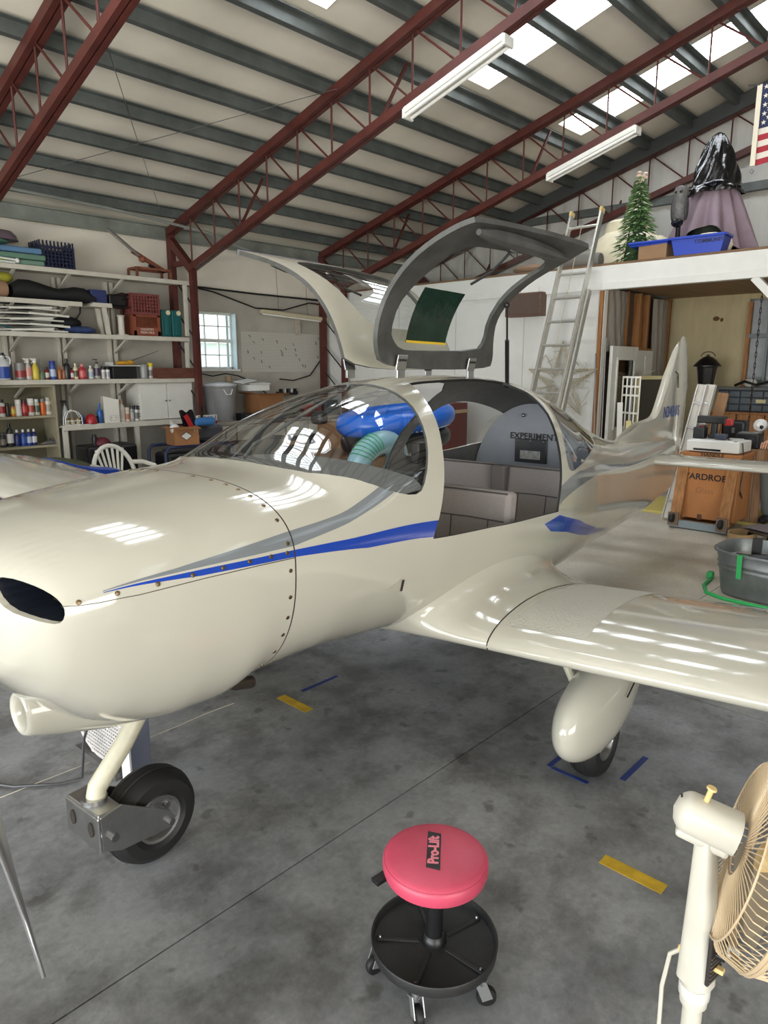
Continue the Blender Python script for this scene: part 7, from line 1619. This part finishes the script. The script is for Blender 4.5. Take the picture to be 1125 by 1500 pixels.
# guard cage: back and front wire baskets with the joining rim
HC = HC + Vector((.012, -.010, -.034)); RG = .205; AC = .105
def ring(a, r, wr, nm, m): 
    mb = MB(); mb.tube([fp(a, r * math.cos(t), r * math.sin(t)) for t in np.linspace(0, 2 * PI, 49)[:-1]], wr, 6, closed=True); return mb.build(nm, m, pf_)
ring(AC, RG, .0042, 'guard_rim', GRD); ring(AC + .008, RG, .0042, 'guard_rim', GRD); ring(AC - .055, .06, .003, 'guard_ring', GRD); ring(AC + .075, .05, .003, 'guard_ring', GRD); ring(AC - .055, RG * .86, .0022, 'guard_ring', GRD); ring(AC + .062, RG * .86, .0022, 'guard_ring', GRD)
wire = None
for k in range(76):
    t = 2 * PI * k / 76; c_, s_ = math.cos(t), math.sin(t)
    for sgn, nm in ((-1, 'back_wire'), (1, 'front_wire')):
        d0 = .055 if sgn < 0 else .068
        pr2 = [(AC + sgn * (d0 + .004), .055), (AC + sgn * d0, RG * .6), (AC + sgn * d0 * .97, RG * .86), (AC + sgn * d0 * .72, RG * .955), (AC + sgn * .004, RG)]
        MB().tube([fp(a, r * c_, r * s_) for a, r in pr2], .0014, 4, caps=False).build(nm, GRD, pf_)
mb = MB(); mb.lathe([(.05, 0), (.05, .012), (.03, .02)], 20, M=Matrix.Translation(fp(AC + .068, 0, 0)) @ ax.to_track_quat('Z', 'Y').to_matrix().to_4x4()); mb.build('guard_badge', FANB, pf_)
for t in (PI * .93, -PI * .45, PI * .35): q = fp(AC + .004, RG * 1.01 * math.cos(t), RG * 1.01 * math.sin(t)); MB().box(tuple(q), (.012, .022, .022)).build('rim_clip', WHITE, pf_, smooth=False, bevel=.003)
mb = MB(); mb.lathe([(.03, -.02), (.034, .03), (.02, .045), (.004, .048)], 18, M=Matrix.Translation(fp(AC, 0, 0)) @ ax.to_track_quat('Z', 'Y').to_matrix().to_4x4()); hb = mb.build('blade_hub', FANB, pf_)
for k in range(3):
    t0 = k * 2 * PI / 3
    def blade(u, v, t0=t0):
        r = .03 + .145 * u; an = t0 + (v - .5) * (1.2 + .5 * math.sin(PI * u)) + .25 * u; a = AC + (v - .5) * .05
        return tuple(fp(a, r * math.cos(an), r * math.sin(an)))
    mb = MB(); mb.grid(blade, 8, 10); mb.build('fan_blade', mat('smoky_blade', (150, 138, 120), .3), hb)

# drum fan standing on the floor beyond the nose wheel
ff_ = thing('floor_fan', 'white mesh drum fan with a slate side box behind the nose wheel', 'fan', (1.19, 2.55, 0), math.radians(92))
WFM = mat('fan_mesh_white', (206, 202, 200), .5)
MB().box((.035, -.045, .26), (.07, .092, .52)).build('fan_case', mat('slate_case', (98, 102, 116), .5), ff_, smooth=False, bevel=.004)
MB().box((.035, .004, .26), (.07, .008, .52)).build('white_edge', WHITE, ff_, smooth=False)
FCX, FCZ, FR = .26, .27, .235
mb = MB(); mb.tube([(FCX + FR * math.cos(a), .006, FCZ + FR * math.sin(a)) for a in np.linspace(0, 2 * PI, 49)[:-1]], .008, 7, closed=True); mb.build('grille_rim', WFM, ff_)
mb = MB()
for k in range(-13, 14):
    q = k * .0172; h = FR * math.sqrt(max(0, 1 - (q / FR) ** 2)); mb.tube([(FCX + q, .010, FCZ - h), (FCX + q, .010, FCZ + h)], .0034, 4); mb.tube([(FCX - h, .012, FCZ + q), (FCX + h, .012, FCZ + q)], .0034, 4)
tag(mb.build('grille_mesh', WFM, ff_), kind='stuff')
mb = MB(); mb.lathe([(FR * .97, 0), (FR, .07), (FR * .8, .08), (.02, .085)], 32, M=Matrix.Translation((FCX, -.0, FCZ)) @ Matrix.Rotation(PI / 2, 4, 'X')); mb.build('fan_drum', colm((110, 100, 96)), ff_)
mb = MB(); mb.tube([(FCX + .06 * math.cos(a), .022, FCZ + .03 + .05 * math.sin(a)) for a in np.linspace(.2, 2 * PI - .6, 20)], .013, 7); mb.build('grille_badge', WHITE, ff_)
MB().box((.26, -.045, .015), (.36, .16, .03)).build('fan_foot', colm((92, 90, 90)), ff_, smooth=False)
for q in (-.6, -1.3, -2.2): MB().box((FCX + FR * math.cos(q), .004, FCZ + FR * math.sin(q)), (.02, .016, .02)).build('rim_clip', WFM, ff_, smooth=False)
tag(MB().tube([(1.17, 2.80, .30), (1.10, 2.78, .16), (1.06, 2.74, .012), (.98, 2.76, .012), (.84, 2.88, .012), (.55, 3.35, .012), (.2, 3.7, .012)], .006, 6).build('floor_cable', colm((56, 56, 58))), 'dark power cord running over the floor from the box fan', 'cord')
# tape on the floor
TAPY = mat('yellow_floor_tape', (196, 160, 42), .6, noise=.3, nscale=14); TAPB = mat('blue_floor_tape', (34, 54, 120), .6, noise=.2, nscale=14)
for c, s, rz, m, nm, lab in (((2.115, 2.62), (.055, .23), 0, TAPY, 'floor_tape', 'yellow tape strip on the floor behind the nose wheel'), ((2.11, .81), (.055, .22), 0, TAPY, 'floor_tape', 'yellow tape strip on the floor right of the stool'), ((2.5, 1.26), (.022, .17), 0, TAPB, 'floor_tape', 'blue tape strip across the front of the main wheel'), ((2.74, 1.08), (.24, .026), 0, TAPB, 'floor_tape', 'blue tape strip along the outer side of the main wheel'), ((2.36, 2.70), (.26, .022), 0, TAPB, 'floor_tape', 'blue tape strip beside the far yellow tape'), ((2.56, 1.36), (.12, .022), 0, TAPB, 'floor_tape', 'short blue tape strip on the inner side of the main wheel')):
    tag(MB().box((0, 0, .0008), (*s, .0016)).build(nm, m, loc=(*c, 0), rz=rz, smooth=False), lab, 'tape')
